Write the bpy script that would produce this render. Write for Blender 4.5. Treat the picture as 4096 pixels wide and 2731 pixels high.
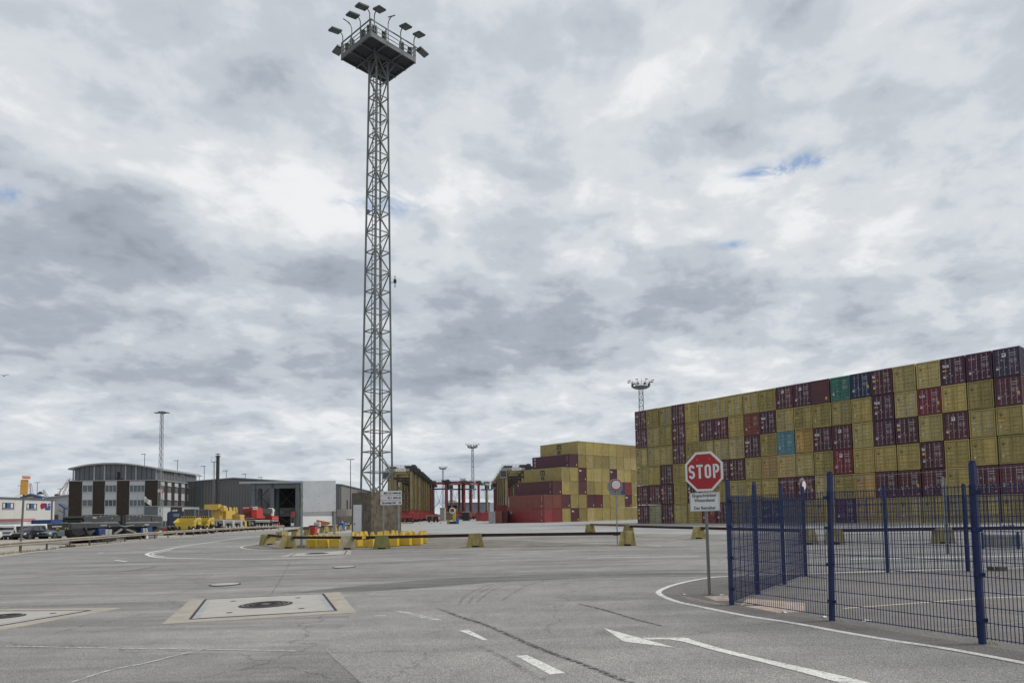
import bpy, math, random
from mathutils import Vector, Matrix
random.seed(7)
for o in list(bpy.data.objects): bpy.data.objects.remove(o)
scn = bpy.context.scene
C = scn.collection
R = math.radians
# ------------------------------------------------------------------ camera
F_PX, CX, CY, CAMH = 2730.0, 2336.0, 1876.0, 1.86
PITCH, ROLL = 0.0634, 0.021
cF = Vector((0, math.cos(PITCH), math.sin(PITCH)))
R0 = Vector((1, 0, 0)); U0 = Vector((0, -math.sin(PITCH), math.cos(PITCH)))
cR = R0*math.cos(ROLL) - U0*math.sin(ROLL)
cU = U0*math.cos(ROLL) + R0*math.sin(ROLL)
cP = Vector((0, 0, CAMH))
cam_d = bpy.data.cameras.new("camera"); cam = bpy.data.objects.new("camera", cam_d); C.objects.link(cam)
m = Matrix((cR, cU, -cF)).transposed().to_4x4(); m.translation = cP
cam.matrix_world = m
cam_d.sensor_width = 36; cam_d.lens = 36*F_PX/4096
cam_d.shift_x = -(CX-2048)/4096; cam_d.shift_y = (CY-1365.5)/4096
cam_d.clip_start = 0.1; cam_d.clip_end = 8000
scn.camera = cam
# ------------------------------------------------------------------ world
def nd(nt, typ, **kw):
    n = nt.nodes.new(typ)
    for k, v in kw.items(): setattr(n, k, v)
    return n
SUN_EL, SUN_AZ = 46, 86     # elevation, azimuth clockwise from +Y (to the right)
W = bpy.data.worlds.new("World"); scn.world = W; W.use_nodes = True
nt = W.node_tree; nt.nodes.clear(); L = nt.links.new
out = nd(nt, "ShaderNodeOutputWorld"); bg = nd(nt, "ShaderNodeBackground"); bg.inputs[1].default_value = 0.1
L(bg.outputs[0], out.inputs[0])
sky = nd(nt, "ShaderNodeTexSky", sky_type='NISHITA'); sky.sun_disc = False
sky.sun_elevation = R(SUN_EL); sky.sun_rotation = R(SUN_AZ); sky.air_density = 1.0; sky.dust_density = 1.5
tc = nd(nt, "ShaderNodeTexCoord")
sep = nd(nt, "ShaderNodeSeparateXYZ"); L(tc.outputs['Generated'], sep.inputs[0])
def M(op, a, b=None, c=None, clamp=False):
    n = nd(nt, "ShaderNodeMath", operation=op); n.use_clamp = clamp
    for i, s in enumerate((a, b, c)):
        if s is None: continue
        if isinstance(s, (int, float)): n.inputs[i].default_value = s
        else: L(s, n.inputs[i])
    return n.outputs[0]
zc = M('MAXIMUM', sep.outputs[2], 0.0)
den = M('ADD', zc, 0.24)
cx_ = M('DIVIDE', sep.outputs[0], den); cy_ = M('DIVIDE', sep.outputs[1], den)
comb = nd(nt, "ShaderNodeCombineXYZ"); L(cx_, comb.inputs[0]); L(cy_, comb.inputs[1]); comb.inputs[2].default_value = 3.1
def noise(vec, scale, detail=8, rough=.55, off=0, dist=0.0):
    mp = nd(nt, "ShaderNodeMapping"); L(vec, mp.inputs[0]); mp.inputs['Location'].default_value = (off, off*.7, off*.3)
    n = nd(nt, "ShaderNodeTexNoise"); L(mp.outputs[0], n.inputs['Vector'])
    n.inputs['Scale'].default_value = scale; n.inputs['Detail'].default_value = detail
    n.inputs['Roughness'].default_value = rough; n.inputs['Distortion'].default_value = dist
    return n.outputs[0]
nA = noise(comb.outputs[0], 1.9, 10, .52, 3.3, .35)
nB = noise(comb.outputs[0], 5.0, 9, .50, 11.0, .25)
nC = noise(comb.outputs[0], 14.0, 7, .6, 5.0, .3)
def ray(px, py): return (cF + cR*((px-CX)/F_PX) + cU*((CY-py)/F_PX)).normalized()
def blob(px, py, radx, rady, amp):
    # a soft region of the sky round a real direction, elongated along the horizon
    d = ray(px, py)
    el = math.asin(d.z); az = math.atan2(d.x, d.y)
    return (az, el, radx, rady, amp)
azn = M('ARCTAN2', sep.outputs[0], sep.outputs[1]); eln = M('ARCSINE', sep.outputs[2])
BL = [blob(3000, 930, .16, .05, .24), blob(3750, 900, .16, .05, .14), blob(2650, 380, .20, .08, .18), blob(3900, 300, .3, .08, .02), blob(3350, 520, .16, .05, .14), blob(3700, 1250, .2, .03, .12),
      blob(1200, 900, .14, .05, .22), blob(550, 560, .2, .06, .18), blob(1750, 750, .2, .07, .10), blob(1000, 1700, .3, .03, .14), blob(2900,1560,.3,.05,.2),
      blob(2100, 1290, .22, .07, -.34), blob(2850, 1140, .14, .055, -.36), blob(2050, 950, .10, .045, -.26),
      blob(700, 1000, .20, .07, -.30), blob(1350, 1080, .10, .05, -.22), blob(300, 700, .2, .04, -.15), blob(2700, 560, .12, .04, -.2), blob(2500, 100, .2, .05, -.15),
      blob(1500, 1500, .5, .05, -.12), blob(500, 1350, .3, .05, -.14), blob(3300, 1300, .15, .04, -.16), blob(150, 1050, .2, .06, -.1)]
acc = None
for (a, e, rx, ry, amp) in BL:
    dx = M('DIVIDE', M('SUBTRACT', azn, a), rx); dy = M('DIVIDE', M('SUBTRACT', eln, e), ry)
    q = M('ADD', M('MULTIPLY', dx, dx), M('MULTIPLY', dy, dy))
    g = M('MULTIPLY', M('POWER', 2.718, M('MULTIPLY', q, -1.0)), amp)
    acc = g if acc is None else M('ADD', acc, g)
s = M('ADD', M('MULTIPLY', M('SUBTRACT', nA, .5), 1.15), M('MULTIPLY', M('SUBTRACT', nB, .5), 1.15))
s = M('ADD', s, M('MULTIPLY', M('SUBTRACT', nC, .5), .46))
s = M('ADD', M('ADD', s, M('MULTIPLY', acc, 1.0)), .605)
ramp = nd(nt, "ShaderNodeValToRGB"); L(s, ramp.inputs[0])
cr = ramp.color_ramp; cr.interpolation = 'EASE'
for p_, c_ in ((0.0, (.31, .35, .41)), (.28, (.41, .455, .52)), (.50, (.56, .605, .665)), (.70, (.70, .735, .775)), (.92, (.88, .895, .91))):
    e = cr.elements.new(p_) if p_ not in (0.0,) else cr.elements[0]
    e.position = p_; e.color = (*c_, 1)
cr.elements[-1].color = (.90, .91, .92, 1); cr.elements[-1].position = 1.0
mul = nd(nt, "ShaderNodeVectorMath", operation='SCALE'); L(ramp.outputs[0], mul.inputs[0]); mul.inputs[3].default_value = 9.0
# blue gaps: places where the deck is torn open
gap = None
for (a, e, rx, ry, amp) in [blob(3060, 695, .05, .008, 1.1), blob(3200, 655, .065, .010, 1.3), blob(3350, 612, .05, .008, 1.1), blob(2930, 980, .025, .006, .8), blob(1590, 800, .05, .024, .8), blob(1430,815,.03,.012,.7), blob(20, 770, .04, .010, 1.1)]:
    dx = M('DIVIDE', M('SUBTRACT', azn, a), rx); dy = M('DIVIDE', M('SUBTRACT', eln, e), ry)
    q = M('ADD', M('MULTIPLY', dx, dx), M('MULTIPLY', dy, dy))
    g = M('MULTIPLY', M('POWER', 2.718, M('MULTIPLY', q, -1.0)), amp)
    gap = g if gap is None else M('ADD', gap, g)
nD = noise(comb.outputs[0], 9.0, 9, .62, 21.0, .5)
gapm = M('MULTIPLY', M('SUBTRACT', M('MULTIPLY', gap, M('ADD', M('MULTIPLY', nD, 9.0), -3.7)), .10), .55, clamp=True)
mix = nd(nt, "ShaderNodeMixRGB"); L(gapm, mix.inputs[0]); L(mul.outputs[0], mix.inputs[1])
skm = nd(nt, "ShaderNodeMixRGB", blend_type='MULTIPLY'); skm.inputs[0].default_value = 1; L(sky.outputs[0], skm.inputs[1]); skm.inputs[2].default_value = (.9, .9, .9, 1)
sk2 = nd(nt, 'ShaderNodeMixRGB'); sk2.inputs[0].default_value = .72; L(skm.outputs[0], sk2.inputs[1]); sk2.inputs[2].default_value = (3.3, 4.5, 6.6, 1); L(sk2.outputs[0], mix.inputs[2])
# thin pale veil towards the horizon
hz = M('POWER', M('SUBTRACT', 1.0, M('MINIMUM', M('MULTIPLY', zc, 3.6), 1.0)), 3.0)
mixh = nd(nt, "ShaderNodeMixRGB"); L(M('MULTIPLY', hz, .45), mixh.inputs[0]); L(mix.outputs[0], mixh.inputs[1]); mixh.inputs[2].default_value = (4.3, 5.0, 5.7, 1)
L(mixh.outputs[0], bg.inputs[0])
# ------------------------------------------------------------------ sun
sd = bpy.data.lights.new("sun", 'SUN'); sd.energy = 2.0; sd.angle = R(16); sd.color = (1, .96, .9)
sun = bpy.data.objects.new("sun", sd); C.objects.link(sun)
sv = Vector((math.sin(R(SUN_AZ))*math.cos(R(SUN_EL)), math.cos(R(SUN_AZ))*math.cos(R(SUN_EL)), math.sin(R(SUN_EL))))
sun.rotation_euler = sv.to_track_quat('Z', 'Y').to_euler(); sun.location = (0, 0, 80)
scn.view_settings.view_transform = 'Standard'; scn.view_settings.look = 'None'
scn.view_settings.exposure = 0.10; scn.view_settings.gamma = 1.0
# ------------------------------------------------------------------ survey helpers (pixels of the photograph -> metres)
def rayu(px, py): return cF + cR*((px-CX)/F_PX) + cU*((CY-py)/F_PX)
def G(px, py):
    d = rayu(px, py); t = -CAMH/d.z; return (d.x*t, d.y*t)
def P(px, py, Z):
    d = rayu(px, py); t = Z/d.y; return Vector((d.x*t, Z, CAMH+d.z*t))
def colX(px, Z):                      # where a pixel column stands on the ground at distance Z
    py = 2052 - ROLL*(px-2336) + CAMH*F_PX/Z; return P(px, py, Z).x
class Plane:
    """vertical plane through (x,y) along unit dir; maps a pixel to (s, z)"""
    def __init__(s, o, d):
        s.o = Vector((o[0], o[1])); s.d = Vector(d).normalized(); s.n = Vector((-s.d.y, s.d.x))
        s.ang = math.atan2(s.d.y, s.d.x)
    def __call__(s, px, py):
        r = rayu(px, py); r2 = Vector((r.x, r.y)); t = s.o.dot(s.n)/r2.dot(s.n)
        return ((r2*t - s.o).dot(s.d), CAMH + r.z*t)
    def at(s, a): p = s.o + s.d*a; return (p.x, p.y)
DL = (-.165, .986)        # the port's grid: direction of kerbs, rails and long walls, away from the camera
DF = (.986, .165)         # and across it
A_L = math.atan2(DL[1], DL[0]); A_F = math.atan2(DF[1], DF[0])
# ------------------------------------------------------------------ materials
MATS = {}
def mat(name, col, rough=.6, metal=0.0, var=.12, scale=3.0, dirt=0.0, dirtcol=(.09, .07, .05), streak=False, objvar=0.0, bump=0.0, bscale=40, spec=.5, grain=0.0, gscale=60):
    if name in MATS: return MATS[name]
    mt = bpy.data.materials.new(name); mt.use_nodes = True; t = mt.node_tree; l = t.links.new
    b = t.nodes['Principled BSDF']; b.inputs['Roughness'].default_value = rough; b.inputs['Metallic'].default_value = metal
    b.inputs['Specular IOR Level'].default_value = spec
    g = t.nodes.new("ShaderNodeNewGeometry")
    src = g.outputs['Position']
    def nz(scale, det=5, vec=None, sc3=None, rg=.6):
        mp = t.nodes.new("ShaderNodeMapping"); l(vec or src, mp.inputs[0])
        if sc3: mp.inputs['Scale'].default_value = sc3
        n = t.nodes.new("ShaderNodeTexNoise"); l(mp.outputs[0], n.inputs['Vector']); n.inputs['Scale'].default_value = scale
        n.inputs['Detail'].default_value = det; n.inputs['Roughness'].default_value = rg
        return n.outputs[0]
    def rng(x, a, b_, c, d):
        m_ = t.nodes.new("ShaderNodeMapRange"); l(x, m_.inputs[0])
        for i, v_ in enumerate((a, b_, c, d)): m_.inputs[i+1].default_value = v_
        return m_.outputs[0]
    n1 = nz(scale)
    v = rng(n1, .3, .7, 1-var, 1+var)
    if objvar:
        oi = t.nodes.new("ShaderNodeObjectInfo"); r_ = rng(oi.outputs['Random'], 0, 1, 1-objvar, 1+objvar)
        mm = t.nodes.new("ShaderNodeMath"); mm.operation = 'MULTIPLY'; l(v, mm.inputs[0]); l(r_, mm.inputs[1]); v = mm.outputs[0]
    if grain:
        n3 = nz(gscale, 2); r3 = rng(n3, .35, .65, 1-grain, 1+grain)
        mm = t.nodes.new("ShaderNodeMath"); mm.operation = 'MULTIPLY'; l(v, mm.inputs[0]); l(r3, mm.inputs[1]); v = mm.outputs[0]
    vm = t.nodes.new("ShaderNodeVectorMath"); vm.operation = 'SCALE'; vm.inputs[0].default_value = col; l(v, vm.inputs[3])
    c = vm.outputs[0]
    if dirt:
        n2 = nz(1.6 if streak else 2.2, 7, sc3=(3, 3, .35) if streak else None, rg=.65)
        f = rng(n2, .5, .72, 0, dirt)
        mx = t.nodes.new("ShaderNodeMixRGB"); l(f, mx.inputs[0]); l(c, mx.inputs[1]); mx.inputs[2].default_value = (*dirtcol, 1); c = mx.outputs[0]
    l(c, b.inputs['Base Color'])
    rr = rng(nz(scale*2.3), .3, .7, max(.05, rough-.1), min(1, rough+.1)); l(rr, b.inputs['Roughness'])
    if bump:
        bn = t.nodes.new("ShaderNodeBump"); bn.inputs['Strength'].default_value = bump; bn.inputs['Distance'].default_value = .01
        l(nz(bscale, 3), bn.inputs['Height']); l(bn.outputs[0], b.inputs['Normal'])
    MATS[name] = mt; return mt
# ------------------------------------------------------------------ mesh builder
class MB:
    def __init__(s): s.v = []; s.f = []
    def add(s, vs, fs):
        n = len(s.v); s.v += [tuple(x) for x in vs]; s.f += [tuple(i+n for i in q) for q in fs]; return s
    def box(s, x0, y0, z0, x1, y1, z1, tx=0, ty=0):
        """axis box; tx,ty shrink the top on each side"""
        vs = [(x0,y0,z0),(x1,y0,z0),(x1,y1,z0),(x0,y1,z0),(x0+tx,y0+ty,z1),(x1-tx,y0+ty,z1),(x1-tx,y1-ty,z1),(x0+tx,y1-ty,z1)]
        return s.add(vs, [(0,3,2,1),(4,5,6,7),(0,1,5,4),(1,2,6,5),(2,3,7,6),(3,0,4,7)])
    def bbox(s, x0, y0, z0, x1, y1, z1, b=.03):
        """box with chamfered vertical and top edges"""
        o = [(x0+b,y0),(x1-b,y0),(x1,y0+b),(x1,y1-b),(x1-b,y1),(x0+b,y1),(x0,y1-b),(x0,y0+b)]
        i = [(x0+2*b,y0+b),(x1-2*b,y0+b),(x1-b,y0+2*b),(x1-b,y1-2*b),(x1-2*b,y1-b),(x0+2*b,y1-b),(x0+b,y1-2*b),(x0+b,y0+2*b)]
        vs = [(a,c,z0) for a,c in o]+[(a,c,z1-b) for a,c in o]+[(a,c,z1) for a,c in i]
        fs = [tuple(range(7,-1,-1)), tuple(range(16,24))]
        for k in range(8):
            j = (k+1) % 8; fs += [(k,j,8+j,8+k),(8+k,8+j,16+j,16+k)]
        return s.add(vs, fs)
    def beam(s, p, q, w, h=None, up=None):
        p = Vector(p); q = Vector(q); h = h or w; d = (q-p)
        if d.length < 1e-6: return s
        d.normalize(); up = Vector(up) if up else (Vector((0,0,1)) if abs(d.z) < .95 else Vector((0,1,0)))
        a = d.cross(up).normalized()*(w/2); b = a.normalized().cross(d)*(h/2)
        vs = [p-a-b,p+a-b,p+a+b,p-a+b,q-a-b,q+a-b,q+a+b,q-a+b]
        return s.add(vs, [(0,1,2,3),(7,6,5,4),(0,4,5,1),(1,5,6,2),(2,6,7,3),(3,7,4,0)])
    def cyl(s, p, q, r, r2=None, n=12, caps=True):
        p = Vector(p); q = Vector(q); r2 = r if r2 is None else r2; d = (q-p).normalized()
        up = Vector((0,0,1)) if abs(d.z) < .95 else Vector((0,1,0)); a = d.cross(up).normalized(); b = a.cross(d)
        vs = []
        for c_, rr in ((p, r), (q, r2)):
            for k in range(n):
                t = 2*math.pi*k/n; vs.append(c_ + a*math.cos(t)*rr + b*math.sin(t)*rr)
        fs = [(k,(k+1)%n,n+(k+1)%n,n+k) for k in range(n)]
        if caps: fs += [tuple(range(n-1,-1,-1)), tuple(range(n,2*n))]
        return s.add(vs, fs)
    def tube(s, pts, r, n=8):
        for a, b in zip(pts, pts[1:]): s.cyl(a, b, r, n=n)
        return s
    def prism(s, poly, y0, y1):
        """poly in (x,z), extruded along y"""
        n = len(poly); vs = [(a,y0,c) for a,c in poly]+[(a,y1,c) for a,c in poly]
        fs = [tuple(range(n)), tuple(range(2*n-1,n-1,-1))]+[(k,n+k,n+(k+1)%n,(k+1)%n) for k in range(n)]
        return s.add(vs, fs)
    def prismx(s, poly, x0, x1):
        n = len(poly); vs = [(x0,a,c) for a,c in poly]+[(x1,a,c) for a,c in poly]
        fs = [tuple(range(n)), tuple(range(2*n-1,n-1,-1))]+[(k,n+k,n+(k+1)%n,(k+1)%n) for k in range(n)]
        return s.add(vs, fs)
    def prismz(s, poly, z0, z1):
        n = len(poly); vs = [(a,c,z0) for a,c in poly]+[(a,c,z1) for a,c in poly]
        fs = [tuple(range(n-1,-1,-1)), tuple(range(n,2*n))]+[(k,(k+1)%n,n+(k+1)%n,n+k) for k in range(n)]
        return s.add(vs, fs)
    def ring(s, c, r, tr, axis='y', n=24, m_=8, a0=0, a1=2*math.pi):
        c = Vector(c); vs = []; fs = []
        full = abs(a1-a0-2*math.pi) < 1e-3; N = n if full else n+1
        for k in range(N):
            t = a0+(a1-a0)*k/n
            for j in range(m_):
                u = 2*math.pi*j/m_; rr = r+tr*math.cos(u); h = tr*math.sin(u)
                x = (rr*math.cos(t), h, rr*math.sin(t)) if axis == 'y' else ((h, rr*math.cos(t), rr*math.sin(t)) if axis == 'x' else (rr*math.cos(t), rr*math.sin(t), h))
                vs.append(c+Vector(x))
        for k in range(n):
            k2 = (k+1) % N
            for j in range(m_): fs.append((k*m_+j, k*m_+(j+1)%m_, k2*m_+(j+1)%m_, k2*m_+j))
        return s.add(vs, fs)
    def mesh(s, name, mt, smooth=False):
        me = bpy.data.meshes.new(name); me.from_pydata(s.v, [], s.f); me.update()
        if smooth:
            for p_ in me.polygons: p_.use_smooth = True
            try: me.set_sharp_from_angle(angle=R(35))
            except Exception: pass
        if mt: me.materials.append(mt)
        return me
    def build(s, name, mt, parent=None, loc=(0,0,0), rz=0, smooth=False):
        # consistent outward normals
        import bmesh
        me = s.mesh(name, mt, smooth)
        bm = bmesh.new(); bm.from_mesh(me); bmesh.ops.recalc_face_normals(bm, faces=bm.faces); bm.to_mesh(me); bm.free()
        return link(name, me, parent, loc, rz)
def link(name, me, parent=None, loc=(0,0,0), rz=0):
    o = bpy.data.objects.new(name, me); C.objects.link(o); o.location = loc; o.rotation_euler = (0,0,rz)
    if parent: o.parent = parent
    return o
def tag(o, label=None, cat=None, group=None, kind=None):
    if label: o['label'] = label
    if cat: o['category'] = cat
    if group: o['group'] = group
    if kind: o['kind'] = kind
    return o
def thing(name, label, cat, loc=(0,0,0), rz=0, group=None):
    o = bpy.data.objects.new(name, None); C.objects.link(o); o.empty_display_size = .3
    o.location = (loc[0], loc[1], loc[2] if len(loc) > 2 else 0); o.rotation_euler = (0,0,rz)
    return tag(o, label, cat, group)
def kids(o): return [c for c in bpy.data.objects if c.parent == o]
KID = {}
def dup(root, loc, rz, label, group=None, scale=None):
    """copy a thing with its parts and sub-parts"""
    if root.name not in KID: KID[root.name] = [(c, kids(c)) for c in kids(root)]
    r = root.copy(); C.objects.link(r); r.location = (loc[0], loc[1], loc[2] if len(loc) > 2 else 0); r.rotation_euler = (0,0,rz)
    if scale: r.scale = scale
    r['label'] = label
    if group: r['group'] = group
    for c, gs in KID[root.name]:
        d = c.copy(); C.objects.link(d); d.parent = r
        for g in gs: e = g.copy(); C.objects.link(e); e.parent = d
    return r
TXT = {}
def text_mesh(s, size, mt, ext=.004, off=0.0, xs=1.0, align='CENTER'):
    key = (s, size, mt.name, ext, off, xs, align)
    if key in TXT: return TXT[key]
    cu = bpy.data.curves.new("lettering", 'FONT'); cu.body = s; cu.size = size; cu.extrude = ext; cu.offset = off; cu.align_x = align
    cu.align_y = 'CENTER'; cu.resolution_u = 3
    ob = bpy.data.objects.new("t", cu); C.objects.link(ob); bpy.context.view_layer.update()
    me = bpy.data.meshes.new_from_object(ob.evaluated_get(bpy.context.evaluated_depsgraph_get()))
    bpy.data.objects.remove(ob)
    for v in me.vertices: v.co = (v.co.x*xs, -v.co.z, v.co.y)      # stands upright, faces -y
    me.materials.clear(); me.materials.append(mt); TXT[key] = me; return me
def letters(name, s, size, mt, parent, loc, rz=0, **kw): return link(name, text_mesh(s, size, mt, **kw), parent, loc, rz)
# ------------------------------------------------------------------ ground
def ground_mat(name, c1, c2, speck=.35, big=.12, rough=.75, stre=.0, sa=0.0, base_scale=.22, crack=0.0):
    mt = bpy.data.materials.new(name); mt.use_nodes = True; t = mt.node_tree; l = t.links.new
    b = t.nodes['Principled BSDF']; b.inputs['Roughness'].default_value = rough; b.inputs['Specular IOR Level'].default_value = .22
    g = t.nodes.new("ShaderNodeNewGeometry")
    def nz(scale, det=4, sc3=None, rot=0, rg=.6, dist=0):
        mp = t.nodes.new("ShaderNodeMapping"); l(g.outputs['Position'], mp.inputs[0])
        mp.inputs['Rotation'].default_value = (0, 0, rot)
        if sc3: mp.inputs['Scale'].default_value = sc3
        n = t.nodes.new("ShaderNodeTexNoise"); l(mp.outputs[0], n.inputs['Vector']); n.inputs['Scale'].default_value = scale
        n.inputs['Detail'].default_value = det; n.inputs['Roughness'].default_value = rg; n.inputs['Distortion'].default_value = dist
        return n.outputs[0]
    def rng(x, a, b_, c, d):
        m_ = t.nodes.new("ShaderNodeMapRange"); l(x, m_.inputs[0])
        for i, v_ in enumerate((a, b_, c, d)): m_.inputs[i+1].default_value = v_
        return m_.outputs[0]
    def mulv(a, b_):
        mm = t.nodes.new("ShaderNodeMath"); mm.operation = 'MULTIPLY'; l(a, mm.inputs[0]); l(b_, mm.inputs[1]); return mm.outputs[0]
    f = rng(nz(base_scale, 6), .35, .65, 0, 1)
    mx = t.nodes.new("ShaderNodeMixRGB"); l(f, mx.inputs[0]); mx.inputs[1].default_value = (*c1, 1); mx.inputs[2].default_value = (*c2, 1)
    v = rng(nz(1.1, 7, rg=.7), .3, .7, 1-big, 1+big)
    sp = rng(nz(55, 3, rg=.8), .36, .66, 1-speck, 1+speck*1.25); v = mulv(v, sp)
    vo = t.nodes.new("ShaderNodeTexVoronoi"); vo.inputs['Scale'].default_value = 90; l(g.outputs['Position'], vo.inputs['Vector'])
    sp2 = rng(vo.outputs['Color'], .1, .95, 1-speck*.7, 1+speck*.8); v = mulv(v, sp2)
    if stre:
        st = rng(nz(1.0, 5, (.10, 1.3, 1), sa, .65, .4), .42, .60, 1, 1-stre)
        st2 = rng(nz(.5, 5, (.05, .9, 1), sa+.35, .65, .6), .5, .66, 1, 1-stre*.8); v = mulv(mulv(v, st), st2)
    sn = rng(nz(.75, 8, rg=.75, dist=.6), .56, .66, 1, .80); sn2 = rng(nz(2.6, 6, rg=.7, dist=.3), .62, .70, 1, .78); sn3 = rng(nz(.09, 4, dist=.5), .4, .62, 1.06, .92)
    v = mulv(mulv(mulv(v, sn), sn2), sn3)
    if crack:
        vc = t.nodes.new("ShaderNodeTexVoronoi"); vc.feature = 'DISTANCE_TO_EDGE'; vc.inputs['Scale'].default_value = .16
        mp = t.nodes.new("ShaderNodeMapping"); l(g.outputs['Position'], mp.inputs[0]); nn = t.nodes.new("ShaderNodeTexNoise"); nn.inputs['Scale'].default_value = 1.2; nn.inputs['Detail'].default_value = 6
        l(g.outputs['Position'], nn.inputs['Vector']); ad = t.nodes.new("ShaderNodeMixRGB"); ad.blend_type = 'ADD'; ad.inputs[0].default_value = 1.0
        l(mp.outputs[0], ad.inputs[1]); l(nn.outputs['Color'], ad.inputs[2]); l(ad.outputs[0], vc.inputs['Vector'])
        v = mulv(v, rng(vc.outputs['Distance'], 0, .004, 1-crack, 1))
    vm = t.nodes.new("ShaderNodeVectorMath"); vm.operation = 'SCALE'; l(mx.outputs[0], vm.inputs[0]); l(v, vm.inputs[3]); l(vm.outputs[0], b.inputs['Base Color'])
    bn = t.nodes.new("ShaderNodeBump"); bn.inputs['Strength'].default_value = .5; bn.inputs['Distance'].default_value = .006; l(nz(70, 3), bn.inputs['Height']); l(bn.outputs[0], b.inputs['Normal'])
    MATS[name] = mt; return mt
A1 = ground_mat('asphalt', (.236,.229,.214), (.30,.292,.274), .50, .13, .85, .25, .12, crack=.4)
A2 = ground_mat('asphalt_pale', (.243,.236,.221), (.303,.295,.277), .52, .12, .85, .14, .4, crack=.3)
A3 = ground_mat('asphalt_fenced', (.15,.142,.132), (.20,.19,.178), .40, .14, .9, 0)
A4 = ground_mat('dirt_island', (.15,.135,.115), (.23,.213,.187), .40, .22, .9, 0, base_scale=.6)
A5 = ground_mat('parking_concrete', (.34,.315,.27), (.42,.39,.34), .15, .14, .9, .15, 1.4)
A6 = ground_mat('yard_concrete_sheen', (.32,.32,.315), (.40,.40,.39), .15, .10, .8, .18, .05)  # far yard paving; grazing sky sheen is painted in as a paler colour
def sheet(name, pts, z, mt, lab=None):
    mb = MB(); n = len(pts); mb.add([(a, b, z) for a, b in pts], [tuple(range(n))])
    me = mb.mesh(name, mt)
    if me.polygons[0].normal.z < 0: me.flip_normals()
    o = link(name, me); return tag(o, lab, kind='structure')
sheet('ground', [(-3000,-60),(3000,-60),(3000,6000),(-3000,6000)], 0, A1)
def gp(l): return [G(*p) for p in l]
def X2(pts, z, w, mt, name='road_marking', taper=None):
    """painted strip of width w along ground points"""
    mb = MB(); n = len(pts); vs = []
    for i, p in enumerate(pts):
        a = Vector(pts[max(0,i-1)]); b = Vector(pts[min(n-1,i+1)]); d = (b-a).normalized(); q = Vector((-d.y, d.x))*w/2
        p = Vector(p); vs += [(p.x+q.x, p.y+q.y, z), (p.x-q.x, p.y-q.y, z)]
    fs = [(2*i, 2*i+1, 2*i+3, 2*i+2) for i in range(n-1)]
    me = mb.add(vs, fs).mesh(name, mt); uvl = me.uv_layers.new(name='UVMap')
    for lp in me.loops: uvl.data[lp.index].uv = ((lp.vertex_index//2)/(n-1), lp.vertex_index % 2)
    if me.polygons[0].normal.z < 0: me.flip_normals()
    return tag(link(name, me), kind='structure')
def smooth(pts, k=6):
    out_ = []; n = len(pts)
    for i in range(n-1):
        p0 = Vector(pts[max(0,i-1)]); p1 = Vector(pts[i]); p2 = Vector(pts[i+1]); p3 = Vector(pts[min(n-1,i+2)])
        for j in range(k):
            t = j/k; q = .5*((2*p1)+(p2-p0)*t+(2*p0-5*p1+4*p2-p3)*t*t+(3*p1-p0-3*p2+p3)*t**3); out_.append((q.x, q.y))
    out_.append(tuple(pts[-1])); return out_
# yard beyond the barrier line, parking area beyond the guard rail, fenced yard, traffic island
sheet('yard_pavement_sheen', gp([(1120,2142),(1250,2130),(1700,2132),(2360,2134),(2700,2136),(4500,2130)])+[(900,150),(900,2500),(-60,2500),(-62,150)], .004, A6)
rail_px = [(-260,2243),(-90,2227),(80,2209.5),(187,2199.5),(280,2188),(358,2180.5),(430,2172.5),(500,2165),(561,2159),(619,2154),(672,2149.5),(724,2144.5),(772,2140.6),(815,2137),(856,2134),(893,2131),(927.5,2128.7),(960,2126.3),(991,2124),(1022,2122.3),(1053,2120.8),(1084,2119.3),(1114.7,2118),(1135,2117.2)]
rail_g = gp(rail_px)
sheet('parking_area', gp([(-700,2300),(0,2224),(280,2190.5),(672,2152),(960,2128),(1140,2118.5)])+[(-58,150),(-75,260),(-500,260),(-500,25)], .004, A5)
curve = smooth(gp([(4300,2262),(4096,2268.8),(3867,2273.8),(3549,2284.8),(3200,2294),(2907,2304.7),(2805,2315),(2703.6,2336.6),(2643,2360),(2640,2377),(2703.6,2404.5),(2791.8,2424),(2975,2460.8),(3178.6,2492.7),(3382,2530),(3585.8,2564),(3789,2594.5),(3993,2631.8),(4200,2672),(4500,2730)]))
sheet('fenced_yard', curve, .004, A3)
sheet('pavement_patch', gp([(2961,2421),(2990,2392),(3219,2411),(3219,2446),(3111,2450)]), .006, mat('pinkish_concrete', (.42,.34,.29), .9, var=.3, scale=5, grain=.25, dirt=.5, dirtcol=(.16,.15,.14)))
sheet('pavement_patch', gp([(2815,2385),(2910,2380),(2919,2402),(2866,2403)]), .006, MATS['pinkish_concrete'])
sheet('worn_edge', gp([(2700,2372),(2760,2400),(2880,2421),(2930,2421),(2840,2405),(2755,2388)]), .0055, mat('worn_edge', (.25,.20,.17), .9, var=.3, scale=6, grain=.3))
isl = gp([(1052,2171),(967,2185),(965,2190.5),(1009,2197),(1100,2200),(1366,2200.7),(1700,2196),(2357,2186),(2640,2184),(2265,2169),(1950,2156),(1700,2148.6),(1300,2150)])
sheet('traffic_island', isl, .005, A4)
junction = gp([(1427,2400),(1500,2364),(1700,2350),(2000,2326),(2400,2310),(2640,2306),(2907,2303),(2790,2313),(2690,2336),(2633,2362),(2636,2383),(2703,2408),(2975,2464),(3500,2552),(4096,2658),(4300,2740),(1500,2780),(1300,2600),(1400,2460)])
sheet('junction_asphalt', junction, .0035, A2)
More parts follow.
